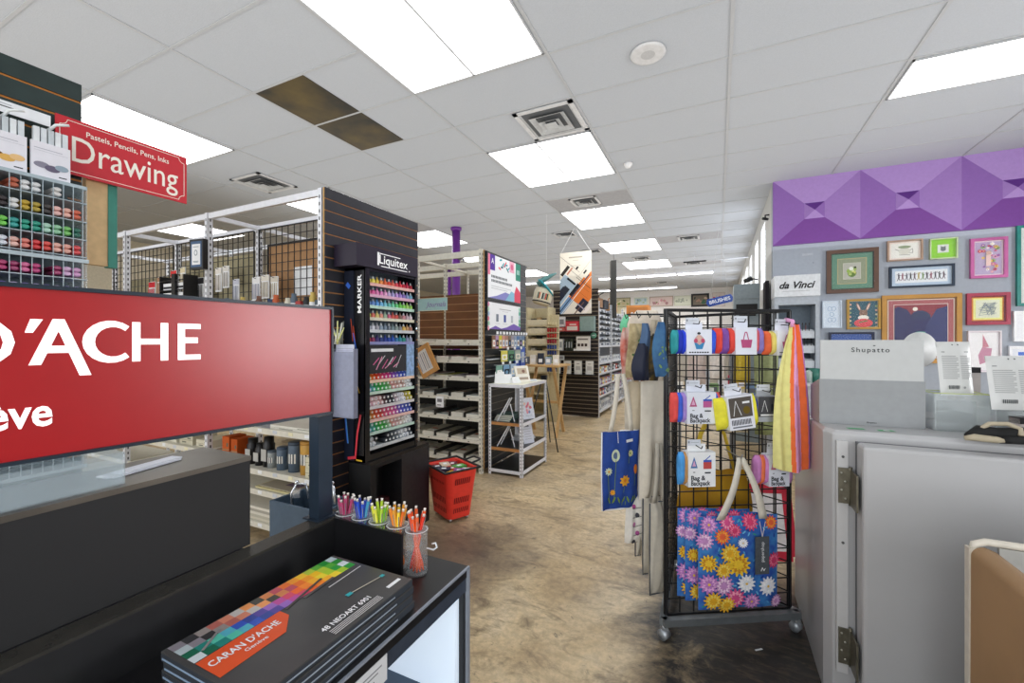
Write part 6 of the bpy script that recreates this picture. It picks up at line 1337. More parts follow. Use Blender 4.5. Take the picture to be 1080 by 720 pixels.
# ---- things standing beyond the rack
t = thing('bag_stand', 'grey stand of olive and pale bags beyond the black grid rack', 'stand', (.12, 4.5, 0))
b = MB(mat('#6c7074', rough=.5)); b.tube([(0, 0, 0), (0, 0, 1.6)], .02, n=8); b.tube([(-.35, 0, .03), (.35, 0, .03)], .02, n=6); b.tube([(0, -.35, .03), (0, .35, .03)], .02, n=6); b.tube([(-.35, 0, 1.5), (.35, 0, 1.5)], .01, n=6); b.tube([(-.35, 0, 1.15), (.35, 0, 1.15)], .01, n=6); b.build('frame', t)
for k, (x, z, w_, h_, c, lab) in enumerate([(-.3, 1.48, .16, .35, '#c8b8b0', 'pale pink bag on the stand beyond the rack'), (-.12, 1.48, .14, .3, '#e0d8d0', 'white bag on the stand beyond the rack'), (.08, 1.48, .14, .32, '#b8a030', 'mustard bag on the stand beyond the rack'), (.27, 1.48, .2, .36, '#8c9468', 'olive green bag, upper right on the far stand'), (-.25, 1.1, .2, .35, '#d8dad4', 'pale grey bag in the lower row of the far stand'), (.02, 1.1, .22, .4, '#c0b8a0', 'beige bag in the lower row of the far stand'), (.28, 1.1, .2, .4, '#7c8458', 'darker olive bag in the lower row of the far stand')]):
    b = MB(mat(c, rough=.8, noise=.1)); cloth(b, -w_/2, w_/2, -h_, 0, .03, None, k, .008); b.tube([(-w_*.25, 0, 0), (0, .03, 0), (w_*.25, 0, 0)], .006, n=5); single('soft_bag', b, lab, 'bag', M=Matrix.Translation((.12+x, 4.44, z-.035)) @ Matrix.Rotation(radians(15), 4, 'Z') @ YM)
t = thing('supply_table', 'white topped table of small goods behind the black grid rack', 'table', (.1, 5.7, 0))
MB(mat('#d8d6d0', rough=.5)).box(-.6, -.35, .86, .45, .35, .89).build('table_top', t)
for x, y in ((-.55, -.3), (.4, -.3), (-.55, .3), (.4, .3)): MB(mat('#8a8c8e', rough=.4)).box(x-.02, y-.02, 0, x+.02, y+.02, .86).build('leg', t)
for k in range(10):
    c = ['#e8e4dc', '#3c4448', '#c86c3c', '#b8c4cc', '#6c8c54', '#e0e0e0', '#a83c4c', '#d8c070', '#58708c', '#ece8e0'][k]; b = MB(mat(c, rough=.5)); h_ = .12+.05*(k % 4); b.box(-.045, -.05, 0, .045, .05, h_); b.box(-.03, -.0506, h_*.3, .03, -.0501, h_*.7, PW if k % 2 else paper('#5a5c60')); single('small_carton', b, '%s carton, %s from the left on the table behind the rack' % (CN(c), ORD[k]), 'box', (-.42+.095*k, 5.55+.2*(k % 2), .8902), .1*(k % 3), 'cartons on the table behind the rack')
tilted('red_sign', 'white sign with red border leaning on the floor behind the rack', 'sign', (.30, 3.25, .10), .3, .42, radians(-12), radians(20), mat('#e8e4e4', rough=.5), lambda b, w, h: [b.line2([(-w/2, 0), (-w/2, h), (w/2, h), (w/2, 0), (-w/2, 0)], .06, mat('#c8243c', rough=.5), .001), b.text('SALE', 0, h*.4, h*.2, DKT, .001, 'CENTER') if 0 else b.rect(-w*.25, h*.4, w*.2, h*.5, DKT, .001)])
# ================================================================== large pale cabinet with hinged door
CW_ = mat('#b4b4b5', rough=.35, noise=.03, scale=3); CWL = mat('#c6c6c6', rough=.35, noise=.02)
t = thing('metal_cabinet', 'large pale grey cabinet with hinged door in the right foreground', 'cabinet')
b = MB(CW_); pts = [(.41, 3.0), (.41, 2.25), (.435, 2.205), (.49, 2.2), (2.2, 2.2), (2.2, 3.0)]
b.add([(x, y, 0) for x, y in pts]+[(x, y, 1.115) for x, y in pts]+[(x+(.012 if x < 1 else 0), y+(.012 if y < 2.5 else -.012), 1.13) for x, y in pts],
      [tuple(range(6)), tuple(range(12, 18))[::-1]]+[(i, 6+i, 6+(i+1) % 6, (i+1) % 6) for i in range(6)]+[(6+i, 12+i, 12+(i+1) % 6, 6+(i+1) % 6) for i in range(6)], CW_)
b.build('body', t, bevel=.004)
b = MB(CW_); b.box(.505, 2.075, .03, 2.2, 2.165, 1.095); b.build('door', t, bevel=.012)
MB(mat('#6c6e72', rough=.6)).box(.51, 2.166, .04, 2.19, 2.198, 1.09).build('door_seal', t)
b = MB(CWL); b.box(.445, 2.188, .13, .485, 2.199, 1.09); b.build('hinge_strip', t, bevel=.002)
for z in (.975, .62, .2): MB(mat('#6c6c6c', rough=.4, metal=.6)).tube([(.466, 2.1875, z+.05), (.466, 2.184, z+.05)], .005, n=10).build('screw', t)
HB = mat('#6e6a5c', rough=.4, metal=.6, noise=.2, scale=40)
for z in (.835, .175):
    b = MB(HB); b.box(.45, 2.18, z, .487, 2.187, z+.145); b.box(.488, 2.09, z-.005, .4945, 2.178, z+.14); b.tube([(.491, 2.184, z-.008), (.491, 2.184, z+.15)], .0065, n=10); h = b.build('hinge', t)
    s = MB(mat('#c8c6ba', rough=.3, metal=.6))
    for q in (.02, .055, .09, .125): s.tube([(.460 if int(q*1000) % 2 else .472, 2.1795, z+q), (.460 if int(q*1000) % 2 else .472, 2.177, z+q)], .004, n=8)
    s.build('screws', h)
b = MB(mat('#4fae72', rough=.5)); b.poly([(.50, 2.25, 1.1312), (.56, 2.255, 1.1312), (.555, 2.285, 1.1312), (.495, 2.28, 1.1312)]); b.poly([(.60, 2.25, 1.1312), (.66, 2.26, 1.1312), (.65, 2.29, 1.1312), (.60, 2.28, 1.1312)]); b.ell(.63, 2.27, .012, .01, PW, 1.1316, 10); single('green_sticker', b, 'green and white sticker on the cabinet top before the grey box', 'sticker')
# display box
t = thing('display_box', 'grey display box with white Shupatto header on the cabinet', 'box', (.417, 2.362, 1.1305), radians(2.6))
b = MB(mat('#989b9d', rough=.5, noise=.03)); b.box(0, 0, 0, .372, .004, .200); b.box(0, .004, 0, .004, .16, .16); b.box(.368, .004, 0, .372, .16, .16); b.box(.004, .156, 0, .368, .16, .16); b.box(.004, .004, 0, .368, .156, .004)
b.add([(0, .004, .16), (0, .16, .16), (0, .004, .2)], [(0, 1, 2)]); b.box(.004, .02, .12, .368, .15, .13, mat('#b4b6b8')); b.build('tray_body', t)
b = MB(mat('#c6c8c7', rough=.5, noise=.02)); b.box(.004, .0042, .195, .368, .009, .376); b.box(.004, .0035, .195, .368, .0042, .374); b.build('header_card', t, bevel=.003)
l = MB(mat('#303436', rough=.5), at(YM, 0, .0034, 0)); l.text('Shupatto', .186, .323, .020, None, .001, 'CENTER', w=.135, sp=1.25, bold=.012); l.rect(.196, .349, .204, .353, None, .001); l.text('Shupatto', .19, .012, .006, None, .0046, 'CENTER', w=.035, bold=.02); l.build('lettering', t)
# round white board behind
t = thing('round_board', 'round white board on a stem behind the grey display box', 'board', (.885, 2.74, 1.1305), radians(25))
b = MB(mat('#cfd0ce', rough=.5)); b.T = Matrix.Translation((0, 0, .33)) @ Matrix.Rotation(pi/2, 4, 'X'); b.lathe([(0, -.004), (.085, -.004), (.085, .004), (0, .004)], n=36); b.build('disc', t)
b = MB(mat('#cfd0ce', rough=.5)); b.box(-.01, .005, 0, .01, .012, .25); b.box(-.05, -.04, 0, .05, .05, .006); b.build('foot', t)
# acrylic holders and white pouches
def abox(lab, x, y, z, w, d, h, rz=0, tint='#cfd8d8'):
    g = mat(tint, rough=.05, alpha=.28, noise=.01, spec=.6); t = thing('acrylic_box', lab, 'holder', (x, y, z), rz); b = MB(g)
    b.box(0, 0, 0, w, .003, h); b.box(0, d-.003, 0, w, d, h); b.box(0, .003, 0, .003, d-.003, h); b.box(w-.003, .003, 0, w, d-.003, h); b.box(.003, .003, 0, w-.003, d-.003, .003); b.build('shell', t)
    e = MB(mat('#c8d840' if 'green' in lab else '#e4e8e8', rough=.2, alpha=.8)); e.box(0, -.0005, h, w, .0035, h+.002); e.box(0, d-.0035, h, w, d+.0005, h+.002); e.box(0, .0035, h, .003, d-.0035, h+.002); e.box(w-.003, .0035, h, w, d-.0035, h+.002); e.build('rim', t)
    for k in range(4): MB(mat('#8a8e92', rough=.6)).box(.02+k*.03, .03+.02*k, .004, w-.03, .034+.02*k, h*.8).build('insert_card', t)
abox('clear holder with green rim holding white pouches', .81, 2.36, 1.1305, .175, .14, .155, radians(4))
abox('clear holder at the right picture edge', 1.0, 2.38, 1.1305, .2, .14, .13, radians(4))
def pouch(lab, x, y, z, w, h, rz, tx):
    t = thing('white_pouch', lab, 'pouch', M=Matrix.Translation((x, y, z)) @ Matrix.Rotation(rz, 4, 'Z') @ Matrix.Rotation(tx, 4, 'X') @ YM)
    b = MB(mat('#d3d4d2', rough=.35, noise=.02)); cloth(b, -w/2, w/2, 0, h, .014, None, 3, .001, 12, 12); b.box(-w/2, h-.022, -.002, w/2, h, .002); b.build('pouch_body', t)
    a = MB(PW); G = paper('#9a9c9c'); D_ = paper('#54585a')
    a.rect(-w*.42, h*.80, w*.38, h*.812, D_, 0)
    for k in range(13): a.rect(-w*.42, h*(.72-.034*k), w*(.02 if k % 3 else -.04), h*(.732-.034*k), G, 0)
    for k in range(13): a.rect(w*.08, h*(.72-.034*k), w*(.40 if k % 4 else .3), h*(.732-.034*k), G, 0)
    for k in range(9): a.rect(-w*.30+w*.035*k, h*.12, -w*.28+w*.035*k, h*.19, D_, 0)
    a.ell(w*.15, h*.15, .005, .005, G, 0, 8); a.ell(-.01, h*.94, .003, .003, D_, .0, 8); a.ell(.01, h*.94, .003, .003, D_, .0, 8)
    warp(a, lambda x_, y_, z_: (x_, y_, z_+.0032+.014*max(0, 1-abs(2*x_/w)**4)*max(0, 1-abs(2*y_/h-1)**6))); a.build('back_print', t)
pouch('white printed pouch standing in the clear green rimmed holder', .895, 2.40, 1.275, .125, .225, radians(18), radians(-6))
pouch('white printed pouch at the right edge on the cabinet', 1.035, 2.33, 1.235, .155, .21, radians(14), radians(-8))
for x, y, z, lab in ((1.00, 2.62, 1.1305, 'small black and pink printed bag between the white pouches'), (1.045, 2.27, 1.1305, 'small black topped packet with pink print behind the strap')):
    hh_ = .25 if y > 2.5 else .085
    b = MB(mat('#b8b0ac', rough=.4)); b.box(-.05, -.02, 0, .05, .02, hh_); b.box(-.05, -.021, hh_-.02, .05, .021, hh_+.004, BLACK)
    fr_ = at(YM, 0, -.0205, 0); q = 8
    for k in range(q): b.ell(-.035+.01*k, hh_*(.3+.3*((k*3) % 4)/4), .009, .012, mat(['#c84c7c', '#3c3438', '#e8e0dc', '#d88ca0'][k % 4]), .0005+.0003*k, 8, T=fr_)
    single('printed_packet', b, lab, 'packet', (x, y, z), radians(20))
t = thing('headband', 'black fabric strap with beige loop lying on the cabinet', 'strap', (.93, 2.17, 1.1305), radians(8))
b = MB(mat('#1a1a1a', rough=.8, noise=.3)); pts = [(-.10, 0, .02), (-.06, .01, .035), (0, .015, .03), (.06, .01, .035), (.13, .0, .03), (.2, .01, .025)]; b.tube(pts, [.012, .026, .024, .026, .024, .018], n=10); b.tube([(-.02, -.02, .015), (.05, -.03, .02), (.12, -.02, .015)], [.012, .014, .012], n=8); b.build('fabric', t)
b = MB(mat('#b4a890', rough=.5)); b.tube([(-.115, -.012, .014), (-.09, -.02, .02), (-.03, -.025, .016), (-.0, -.025, .014)], [.008, .013, .012, .006], n=8); b.tube([(-.06, .0, .05), (-.03, .01, .068), (.02, .01, .07), (.05, .0, .055), (.04, -.02, .035)], .008, n=8); b.build('beige_loop', t)
# ------------------------------------------------------------------ tan covered bin, near right corner
t = thing('fabric_bin', 'white rimmed bin with tan paper cover at the lower right corner', 'bin')
TANP = mat('#9b7b58', rough=.65, noise=.08, scale=5, bump=.25)
x0, y1, zt_ = .640, 1.66, .95
b = MB(TANP); n = 10; prof = [(x0, .0), (x0, zt_-.05)]+[(x0+.028-.028*cos(pi*i/n*.5), zt_-.05+.028*sin(pi*i/n*.5)) for i in range(1, n+1)]+[(x0+.05, zt_-.03), (x0+.06, zt_-.06), (x0+.06, zt_-.3)]
yv = [y1-.008-.012*(1 if i == 0 else 0)-.05*i for i in range(18)]
vs = [(x+(.003*sin(7*y+z*5)+.002*sin(19*y-9*z) if z < zt_-.06 else 0), y, z) for y in yv for x, z in prof]; m_ = len(prof)
b.add(vs, [(j*m_+i, j*m_+i+1, (j+1)*m_+i+1, (j+1)*m_+i) for j in range(17) for i in range(m_-1)], None, True); b.build('tan_cover', t)
b = MB(mat('#cfc8ba', rough=.4)); b.box(x0-.004, y1-.02, 0, x0+.02, y1+.004, zt_-.03); b.tube([(x0+.008, y1-.008, zt_-.04), (x0+.012, y1-.008, zt_-.02), (x0+.035, y1-.008, zt_-.010), (1.5, y1-.008, zt_-.010)], .0105, n=8); b.build('white_rim', t)
b = MB(mat('#a8a7a2', rough=.5)); b.box(x0+.06, y1-.014, .1, 1.5, y1-.004, zt_-.02); b.box(x0+.06, .9, .1, 1.5, y1-.014, .12); b.build('inner_wall', t)
# ================================================================== pictures on the grey wall
YW = 6.598
R_ = random.Random(77)
def picture(lab, x0, x1, z0, z1, fc, fw, mats, art, seed=0, dep=.035, name='framed_picture'):
    t = thing(name, lab, 'picture', ((x0+x1)/2, YW, z0), 0); w, h = x1-x0, z1-z0
    b = MB(mat(fc, rough=.4, noise=.08, scale=10), YM.copy())
    for a in ((-w/2, 0, w/2, fw), (-w/2, h-fw, w/2, h), (-w/2, fw, -w/2+fw, h-fw), (w/2-fw, fw, w/2, h-fw)): b.box(a[0], a[1], 0, a[2], a[3], dep)
    b.build('frame', t)
    a = MB(PW, at(YM, 0, -.012, 0)); q = fw*.98; zz = 0
    for c, mw in mats: a.rect(-w/2+q, q, w/2-q, h-q, paper(c), zz); q += mw; zz += .001
    art(a, -w/2+q, q, w/2-q, h-q, zz+.001, random.Random(seed)); a.build('artwork', t)
    g = MB(mat('#ffffff', rough=.03, alpha=.06, noise=.0, spec=.5), at(YM, 0, -.03, 0)); g.rect(-w/2+fw, fw, w/2-fw, h-fw, None, 0); g.build('glass', t)
    return t
def A_green(a, x0, y0, x1, y1, z, R):
    w, h = x1-x0, y1-y0; a.rect(x0, y0, x1, y1, paper('#b4b4a8'), z)
    for i, (u, v, r, c) in enumerate([(.5, .35, .2, '#6c8c2c'), (.35, .5, .13, '#8cac44'), (.62, .62, .12, '#9cb858'), (.45, .65, .1, '#e8ece0'), (.6, .4, .1, '#c8cc6c'), (.5, .25, .13, '#547820'), (.68, .72, .06, '#303c18'), (.38, .3, .08, '#a8c060'), (.55, .52, .05, '#d8e0b0')]): a.ell(x0+w*u, y0+h*v, w*r*1.4, h*r*1.25, paper(c), z+.001+.0005*i, 8, rot=R.uniform(0, 3))
def A_tea(a, x0, y0, x1, y1, z, R):
    w, h = x1-x0, y1-y0; a.rect(x0, y0, x1, y1, paper('#ecece4'), z); a.ell(x0+w*.5, y0+h*.45, w*.22, h*.26, paper('#d8d8cc'), z+.001, 14); a.ell(x0+w*.5, y0+h*.74, w*.24, h*.10, paper('#8c9c78'), z+.002, 12); a.line2([(x0+w*.7, y0+h*.5), (x0+w*.8, y0+h*.6), (x0+w*.8, y0+h*.3), (x0+w*.68, y0+h*.3)], .006, paper('#9c9c94'), z+.002); a.line2([(x0+w*.3, y0+h*.2), (x0+w*.7, y0+h*.18)], .006, paper('#a0a09c'), z+.002); a.line2([(x0+w*.3, y0+h*.5), (x0+w*.15, y0+h*.62)], .008, paper('#a8a8a0'), z+.002)
def A_cat(a, x0, y0, x1, y1, z, R):
    w, h = x1-x0, y1-y0; a.rect(x0, y0, x1, y1, paper('#dfe4e0'), z); a.ell(x0+w*.5, y0+h*.45, w*.26, h*.3, paper('#6c7478'), z+.001, 10); a.poly([(x0+w*.28, y0+h*.6, z+.002), (x0+w*.42, y0+h*.7, z+.002), (x0+w*.28, y0+h*.85, z+.002)], paper('#585e62')); a.poly([(x0+w*.72, y0+h*.6, z+.002), (x0+w*.58, y0+h*.7, z+.002), (x0+w*.72, y0+h*.85, z+.002)], paper('#585e62'))
def A_dance(a, x0, y0, x1, y1, z, R):
    w, h = x1-x0, y1-y0; a.rect(x0, y0, x1, y1, paper('#e8ecf0'), z)
    for k in range(12):
        x = x0+w*(.07+.078*k); c = ['#3a3444', '#884458', '#4c4c5c', '#303038', '#5a3c4c', '#b8a04c', '#6c8c4c'][k % 7]; a.ell(x, y0+h*.78, w*.012, h*.06, paper(c), z+.001, 7)
        a.line2([(x, y0+h*.72), (x+R.uniform(-.004, .004), y0+h*.42)], .013, paper(c), z+.001); a.line2([(x, y0+h*.45), (x-.014, y0+h*.2)], .007, paper(c), z+.001); a.line2([(x, y0+h*.45), (x+.012, y0+h*.22)], .007, paper(c), z+.001); a.line2([(x-.018, y0+h*R.uniform(.5, .8)), (x, y0+h*.66), (x+.018, y0+h*R.uniform(.5, .85))], .005, paper(c), z+.0015)
def A_flow(a, x0, y0, x1, y1, z, R):
    w, h = x1-x0, y1-y0; a.rect(x0, y0, x1, y1, paper('#b8a8c8'), z)
    for k in range(34): a.flower(x0+w*R.uniform(.1, .9), y0+h*R.uniform(.07, .93), w*R.uniform(.05, .11), paper(['#d878a0', '#e8c060', '#a070b8', '#f0e8ec', '#c84c6c', '#88a860', '#e0a0c0'][k % 7]), paper(['#b02c4c', '#f0e0a0', '#3c2c50'][k % 3]), z+.001+.0003*k, n=6)
    a.rect(x0+w*.4, y0+h*.25, x0+w*.58, y0+h*.6, paper('#e8c8c0'), z+.012); a.ell(x0+w*.49, y0+h*.66, w*.1, h*.06, paper('#d8b0a0'), z+.0125, 10)
def A_scrib(a, x0, y0, x1, y1, z, R):
    w, h = x1-x0, y1-y0; a.rect(x0, y0, x1, y1, paper('#e0e4cc'), z)
    for k in range(16): a.line2([(x0+w*R.uniform(.1, .9), y0+h*R.uniform(.12, .88)) for _ in range(4)], .004, paper(['#8c98a0', '#a8b4a8', '#70808c'][k % 3]), z+.001+.0002*k)
def A_blue(a, x0, y0, x1, y1, z, R):
    w, h = x1-x0, y1-y0; a.rect(x0, y0, x1, y1, paper('#dce8f4'), z)
    for cx, cy in ((.35, .75), (.65, .75), (.5, .5), (.35, .25), (.65, .25)): a.line2([(x0+w*cx+w*.16*cos(t_*.7), y0+h*cy+h*.1*sin(t_*.7)) for t_ in range(10)], .005, paper('#90b0d0'), z+.001)
def A_rabbit(a, x0, y0, x1, y1, z, R):
    w, h = x1-x0, y1-y0; a.rect(x0, y0, x1, y1, paper('#2c5a6a'), z)
    for k in range(12): a.ell(x0+w*(.03 if k % 2 else .96), y0+h*(.08*k), w*.05, h*.04, paper(['#d8d0b0', '#90a878', '#e0b0a0'][k % 3]), z+.0008+.0001*k, 7)
    for s_ in (-1, 1): a.ell(x0+w*(.5+.17*s_), y0+h*.78, w*.06, h*.18, paper('#8c6c5c'), z+.002, 12, rot=-.35*s_); a.ell(x0+w*(.5+.17*s_), y0+h*.78, w*.03, h*.13, paper('#e8d0c4'), z+.0025, 12, rot=-.35*s_)
    a.ell(x0+w*.5, y0+h*.52, w*.15, h*.15, paper('#907060'), z+.003, 14); a.ell(x0+w*.5, y0+h*.36, w*.2, h*.1, paper('#f0ece4'), z+.0035, 12); a.ell(x0+w*.5, y0+h*.15, w*.34, h*.17, paper('#d85058'), z+.004, 14)
    for s_ in (-1, 1): a.ell(x0+w*(.5+.08*s_), y0+h*.55, w*.015, h*.02, paper('#201818'), z+.0045, 8)
    a.ell(x0+w*.5, y0+h*.47, w*.03, h*.02, paper('#402c2c'), z+.0045, 8); a.line2([(x0+w*.35, y0+h*.18), (x0+w*.65, y0+h*.24)], .012, paper('#3c8c50'), z+.005)
def A_hills(a, x0, y0, x1, y1, z, R):
    w, h = x1-x0, y1-y0; a.rect(x0, y0, x1, y1, paper('#8c3440'), z); H_ = paper('#26285c'); H2 = paper('#30386c')
    a.rect(x0, y0, x1, y0+h*.70, H_, z+.0008); a.poly([(x0, y0, z+.001), (x0+w*.5, y0, z+.001), (x0+w*.44, y0+h*.6, z+.001), (x0+w*.25, y0+h*.90, z+.001), (x0+w*.08, y0+h*.97, z+.001), (x0, y0+h*.93, z+.001)], H_); a.poly([(x1, y0, z+.0015), (x0+w*.5, y0, z+.0015), (x0+w*.6, y0+h*.55, z+.0015), (x0+w*.8, y0+h*.9, z+.0015), (x1, y0+h*.96, z+.0015)], H2)
    a.ell(x0+w*.5, y0+h*.72, w*.2, h*.16, paper('#28345c'), z+.0007, 14); a.ell(x0+w*.40, y0+h*.91, w*.05, h*.04, paper('#f0ece0'), z+.003, 12); a.ell(x0+w*.5, y0+h*.42, w*.1, h*.02, paper('#78c0b0'), z+.003, 12); a.poly([(x0+w*.2, y0, z+.004), (x0+w*.95, y0, z+.004), (x0+w*.95, y0+h*.2, z+.004), (x0+w*.5, y0+h*.06, z+.004)], paper('#7c4438'))
    for k in range(260):
        u, v = R.random(), R.random()*.8
        a.ell(x0+w*(.03+.94*u), y0+h*(.05+v), w*.009, h*.006, paper(['#3c4c94', '#4c5ca8', '#1c1c44', '#5068a0'][k % 4]), z+.005, 5)
def A_nar(a, x0, y0, x1, y1, z, R):
    w, h = x1-x0, y1-y0; a.rect(x0, y0, x1, y1, paper('#f0f0f2'), z); a.poly([(x0+w*.35, y0+h*.15, z+.001), (x0+w*.72, y0+h*.25, z+.001), (x0+w*.78, y0+h*.58, z+.001), (x0+w*.45, y0+h*.62, z+.001), (x0+w*.30, y0+h*.4, z+.001)], paper('#c890a8')); a.poly([(x0+w*.45, y0+h*.6, z+.0015), (x0+w*.68, y0+h*.62, z+.0015), (x0+w*.46, y0+h*.95, z+.0015)], paper('#d08c9c'))
    for k in range(5): a.line2([(x0+w*.46, y0+h*(.65+.05*k)), (x0+w*(.66-.035*k), y0+h*(.63+.06*k))], .004, paper('#a8607c'), z+.002)
def A_spot(c): 
    def f(a, x0, y0, x1, y1, z, R): w, h = x1-x0, y1-y0; a.rect(x0, y0, x1, y1, paper('#eef0f4'), z); a.ell(x0+w*.5, y0+h*.5, w*.2, h*.28, paper(c), z+.001, 14); a.ell(x0+w*.56, y0+h*.6, w*.1, h*.12, paper('#a8d0e0'), z+.002, 12)
    return f
def A_txt(a, x0, y0, x1, y1, z, R):
    w, h = x1-x0, y1-y0; a.rect(x0, y0, x1, y1, paper('#3c5ca4'), z); a.rect(x0+w*.3, y0+h*.72, x0+w*.7, y0+h*.76, paper('#c8d4e8'), z+.001); a.rect(x0+w*.35, y0+h*.4, x0+w*.65, y0+h*.43, paper('#90a8d0'), z+.001)
picture('large brown frame with green mats around a small green creature', 1.235, 1.75, 2.10, 2.64, '#5c4030', .045, [('#1e3c34', .012), ('#5a8a74', .055), ('#b4a878', .008), ('#8a9478', .05), ('#c8c8b8', .006)], A_green)
picture('thin wood frame with a teapot drawing', 1.83, 2.155, 2.455, 2.70, '#a88c78', .018, [('#f0e4da', .02)], A_tea)
picture('lime green matted picture of a grey cat', 2.215, 2.455, 2.45, 2.685, '#c8d8a8', .012, [('#8cd030', .055), ('#a8d868', .006)], A_cat)
picture('wide dark blue frame with a row of dancing figures', 1.85, 2.43, 2.135, 2.39, '#1c2c40', .022, [('#b8cce0', .035)], A_dance)
picture('magenta frame with a crowded flower print', 2.56, 2.86, 2.205, 2.65, '#c0609c', .03, [('#e8d8e0', .014)], A_flow)
picture('teal frame cut off by the right picture edge', 2.93, 3.22, 1.885, 2.76, '#1f8078', .03, [('#d8dcd8', .05)], A_spot('#6c8088'))
picture('crimson and orange frame with a pale scribble drawing', 2.53, 2.88, 1.685, 2.04, '#a03048', .035, [('#7c2038', .012), ('#d88830', .012), ('#e8e890', .02)], A_scrib)
picture('pale blue line print in narrow white frame', 1.19, 1.39, 1.67, 2.01, '#ccd8e4', .012, [('#e4eef8', .02)], A_blue)
picture('gold framed rabbit in a red sweater', 1.44, 1.77, 1.65, 2.02, '#b08838', .025, [('#e0d8c0', .004)], A_rabbit)
picture('largest gold framed painting of dark blue hills', 1.78, 2.49, 1.25, 2.05, '#b8873c', .045, [('#8c5c2c', .012), ('#e4d8c8', .01), ('#a85c60', .045), ('#d8c8c0', .008)], A_hills)
picture('blue print in black frame behind the grey display box', 1.26, 1.71, 1.15, 1.615, '#16203c', .02, [('#16203c', .004)], A_txt)
picture('white frame with a pink crystal drawing below the crimson one', 2.54, 2.81, 1.16, 1.62, '#e4dce0', .012, [('#d8d0d8', .008)], A_nar)
picture('white frame with a teal blob near the right edge', 2.905, 3.15, 1.50, 1.83, '#f0f2f4', .012, [('#f4f6f8', .02)], A_spot('#58a8c0'))
picture('small white frame with blue print at the right edge', 2.87, 3.15, 1.28, 1.45, '#eceef2', .012, [('#f4f6f8', .02)], lambda a, x0, y0, x1, y1, z, R: (a.rect(x0, y0, x1, y1, paper('#e8ecf4'), z), a.rect(x0+(x1-x0)*.2, y0+(y1-y0)*.35, x0+(x1-x0)*.8, y0+(y1-y0)*.7, paper('#4c74d0'), z+.001)))
b = MB(mat('#b0b6be', rough=.7), at(YM, .98, 6.598, 2.60)); b.box(0, 0, 0, .12, .03, .006); b.box(.115, -.10, 0, .125, -.09, .006, mat('#707478')); single('wall_plate', b, 'small grey plate high on the wall above the brush display', 'plate')
# brush display
t = thing('brush_display', 'grey display case with white da Vinci header against the wall', 'display', (.64, 6.22, 0))
GB = mat('#aab2bb', rough=.5)
b = MB(GB); b.box(0, 0, 0, .04, .36, 2.05); b.box(.42, 0, 0, .46, .36, 2.05); b.box(.04, 0, 1.95, .42, .36, 2.05); b.box(.04, 0, 0, .42, .36, .9); b.build('case', t)
MB(mat('#7e8c98', rough=.6)).box(.04, .33, .9, .42, .36, 1.95).build('back_board', t)
MB(mat('#d8dce0', rough=.5)).box(-.005, -.02, 2.05, .465, .36, 2.31).build('header', t)
l = MB(mat('#1c1c20', rough=.5), at(YM, .0, -.021, 2.05)); l.text('da Vinci', .23, .10, .08, None, .001, 'CENTER', w=.37, shear=.35, bold=.03); l.rect(.08, .062, .36, .066, paper('#a0a4a8'), .001); l.build('lettering', t)
for k, z in enumerate((1.0, 1.18, 1.36, 1.54)):
    b = MB(mat('#c4cad0', rough=.4)); b.box(.045, .02, z, .415, .32, z+.012); b.box(.045, .02, z+.012, .415, .03, z+.09); b.box(.05, .1, z+.012, .41, .11, z+.11); b.build('shelf', t)
R_ = random.Random(5)
for k in range(20):
    x = .70+.017*k+.003*(k % 2); z = (1.552, 1.372)[k % 2]
    b = MB(mat('#8c3030' if k % 4 == 0 else '#2c2c30', rough=.4)); b.tube([(0, 0, 0), (0, 0, .10), (0, 0, .15)], [.003, .004, .003], n=6); b.tube([(0, 0, .15), (0, 0, .165), (0, 0, .185)], [.004, .006, .001], mat('#3a2c24'), n=6)
    single('paint_brush', b, 'upright paint brush, %s on the %s tier of the da Vinci display' % (ORD[k//2], ['upper', 'second'][k % 2]), 'brush', (x, 6.22+.07, z), 0, 'brushes in the da Vinci display')
t = thing('green_mug', 'dark green cup at the side of the brush display', 'cup', (1.03, 6.10, 1.20)) if 0 else None
b = MB(mat('#2f6e60', rough=.4)); b.lathe([(0, 0), (.05, 0), (.06, .16), (.055, .16), (.046, .01), (0, .01)], n=16); single('green_cup', b, 'dark green cup standing by the da Vinci display', 'cup', (1.0, 5.95, 1.0302))
t = thing('side_counter', 'pale counter in front of the da Vinci brush display', 'counter', (.62, 5.75, 0))
MB(mat('#c9ccd0', rough=.5)).box(0, 0, 1.0, .62, .42, 1.03).build('countertop', t); MB(mat('#b2b6bc', rough=.5)).box(.02, .02, 0, .60, .40, 1.0).build('base', t)
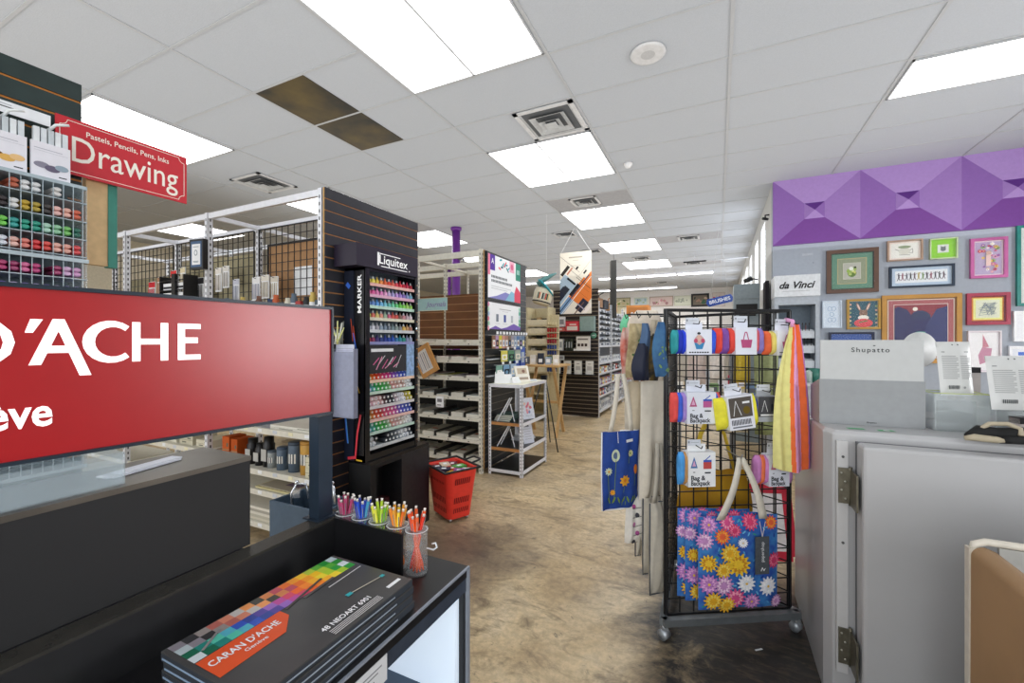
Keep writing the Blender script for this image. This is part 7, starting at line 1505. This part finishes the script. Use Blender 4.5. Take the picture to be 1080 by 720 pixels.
for k in range(5):
    c = ['#e8e8ea', '#c8ccd4', '#e0d8c8', '#a8b8b0', '#dcdce0'][k]; b = MB(mat(c, rough=.4)); b.lathe([(0, 0), (.035, 0), (.035, .10+.02*(k % 2)), (.02, .12+.02*(k % 2)), (0, .125+.02*(k % 2))], n=12); single('white_bottle', b, 'pale bottle, %s from the left on the counter by the brush display' % ORD[k], 'bottle', (.68+.085*k, 5.88, 1.0302), 0, 'pale bottles on the side counter') if k != 4 else None
# grey cabinet, black curtain
t = thing('grey_locker', 'tall blue grey cabinet with dark slot beyond the black rack', 'cabinet', (.22, 7.3, 0))
b = MB(mat('#8e9aa0', rough=.5)); b.box(0, 0, 0, .34, .5, 2.36); b.box(.01, -.012, 2.14, .33, 0, 2.34); b.build('cabinet_body', t)
b = MB(BLACKM); b.box(.03, -.008, 1.96, .31, -.001, 2.06); b.box(.07, -.02, 1.88, .29, -.001, 1.94); b.build('slot', t)
b = MB(mat('#18141a', rough=.8)); b.box(-.025, -.02, 0, .02, .3, 2.32); single('dark_curtain', b, 'narrow black curtain edge at the wall corner', 'curtain', (.605, 6.72, 0))
t = thing('spot_lamp', 'small black lamp on a bracket by the high windows', 'lamp', (.654, 8.9, 2.62)); MB(BLACK).tube([(0, 0, 0), (-.10, 0, .02)], .012, n=6).build('bracket', t); MB(BLACK).tube([(-.10, -.03, .02), (-.22, -.05, -.03)], [.05, .035], n=10).build('lamp_head', t)
t = thing('security_camera', 'tiny dark camera on the wall top by the purple panel', 'camera', (.654, 7.0, 3.28)); MB(BLACK).tube([(0, 0, 0), (-.05, 0, 0), (-.05, 0, -.04)], .012, n=6).build('bracket', t); MB(BLACK).tube([(-.08, -.03, -.05), (-.02, .03, -.05)], .02, n=8).build('camera_head', t)
b = MB(WHITE_STEEL); b.tube([(-.24, 11.2, 3.42), (.63, 11.0, 3.40)], .012, n=6); b.cbox((-.5, 11.2, 3.42), (.5, .04, .03), BLACK); b.tube([(-.5, 11.2, 3.42), (-.5, 11.2, CEIL)], .006, n=5); single('ceiling_rod', b, 'thin dark rod under the ceiling by the right windows', 'rod')
for k, (x, y) in enumerate(((-.2, 2.18), (.05, 2.25))):
    pass
b = MB(PW); b.box(-.02, -.004, 0, .02, .004, .002); single('paper_scrap', b, 'tiny white paper scrap on the dark floor by the rack', 'paper', (.18, 2.40, .0005), .7)
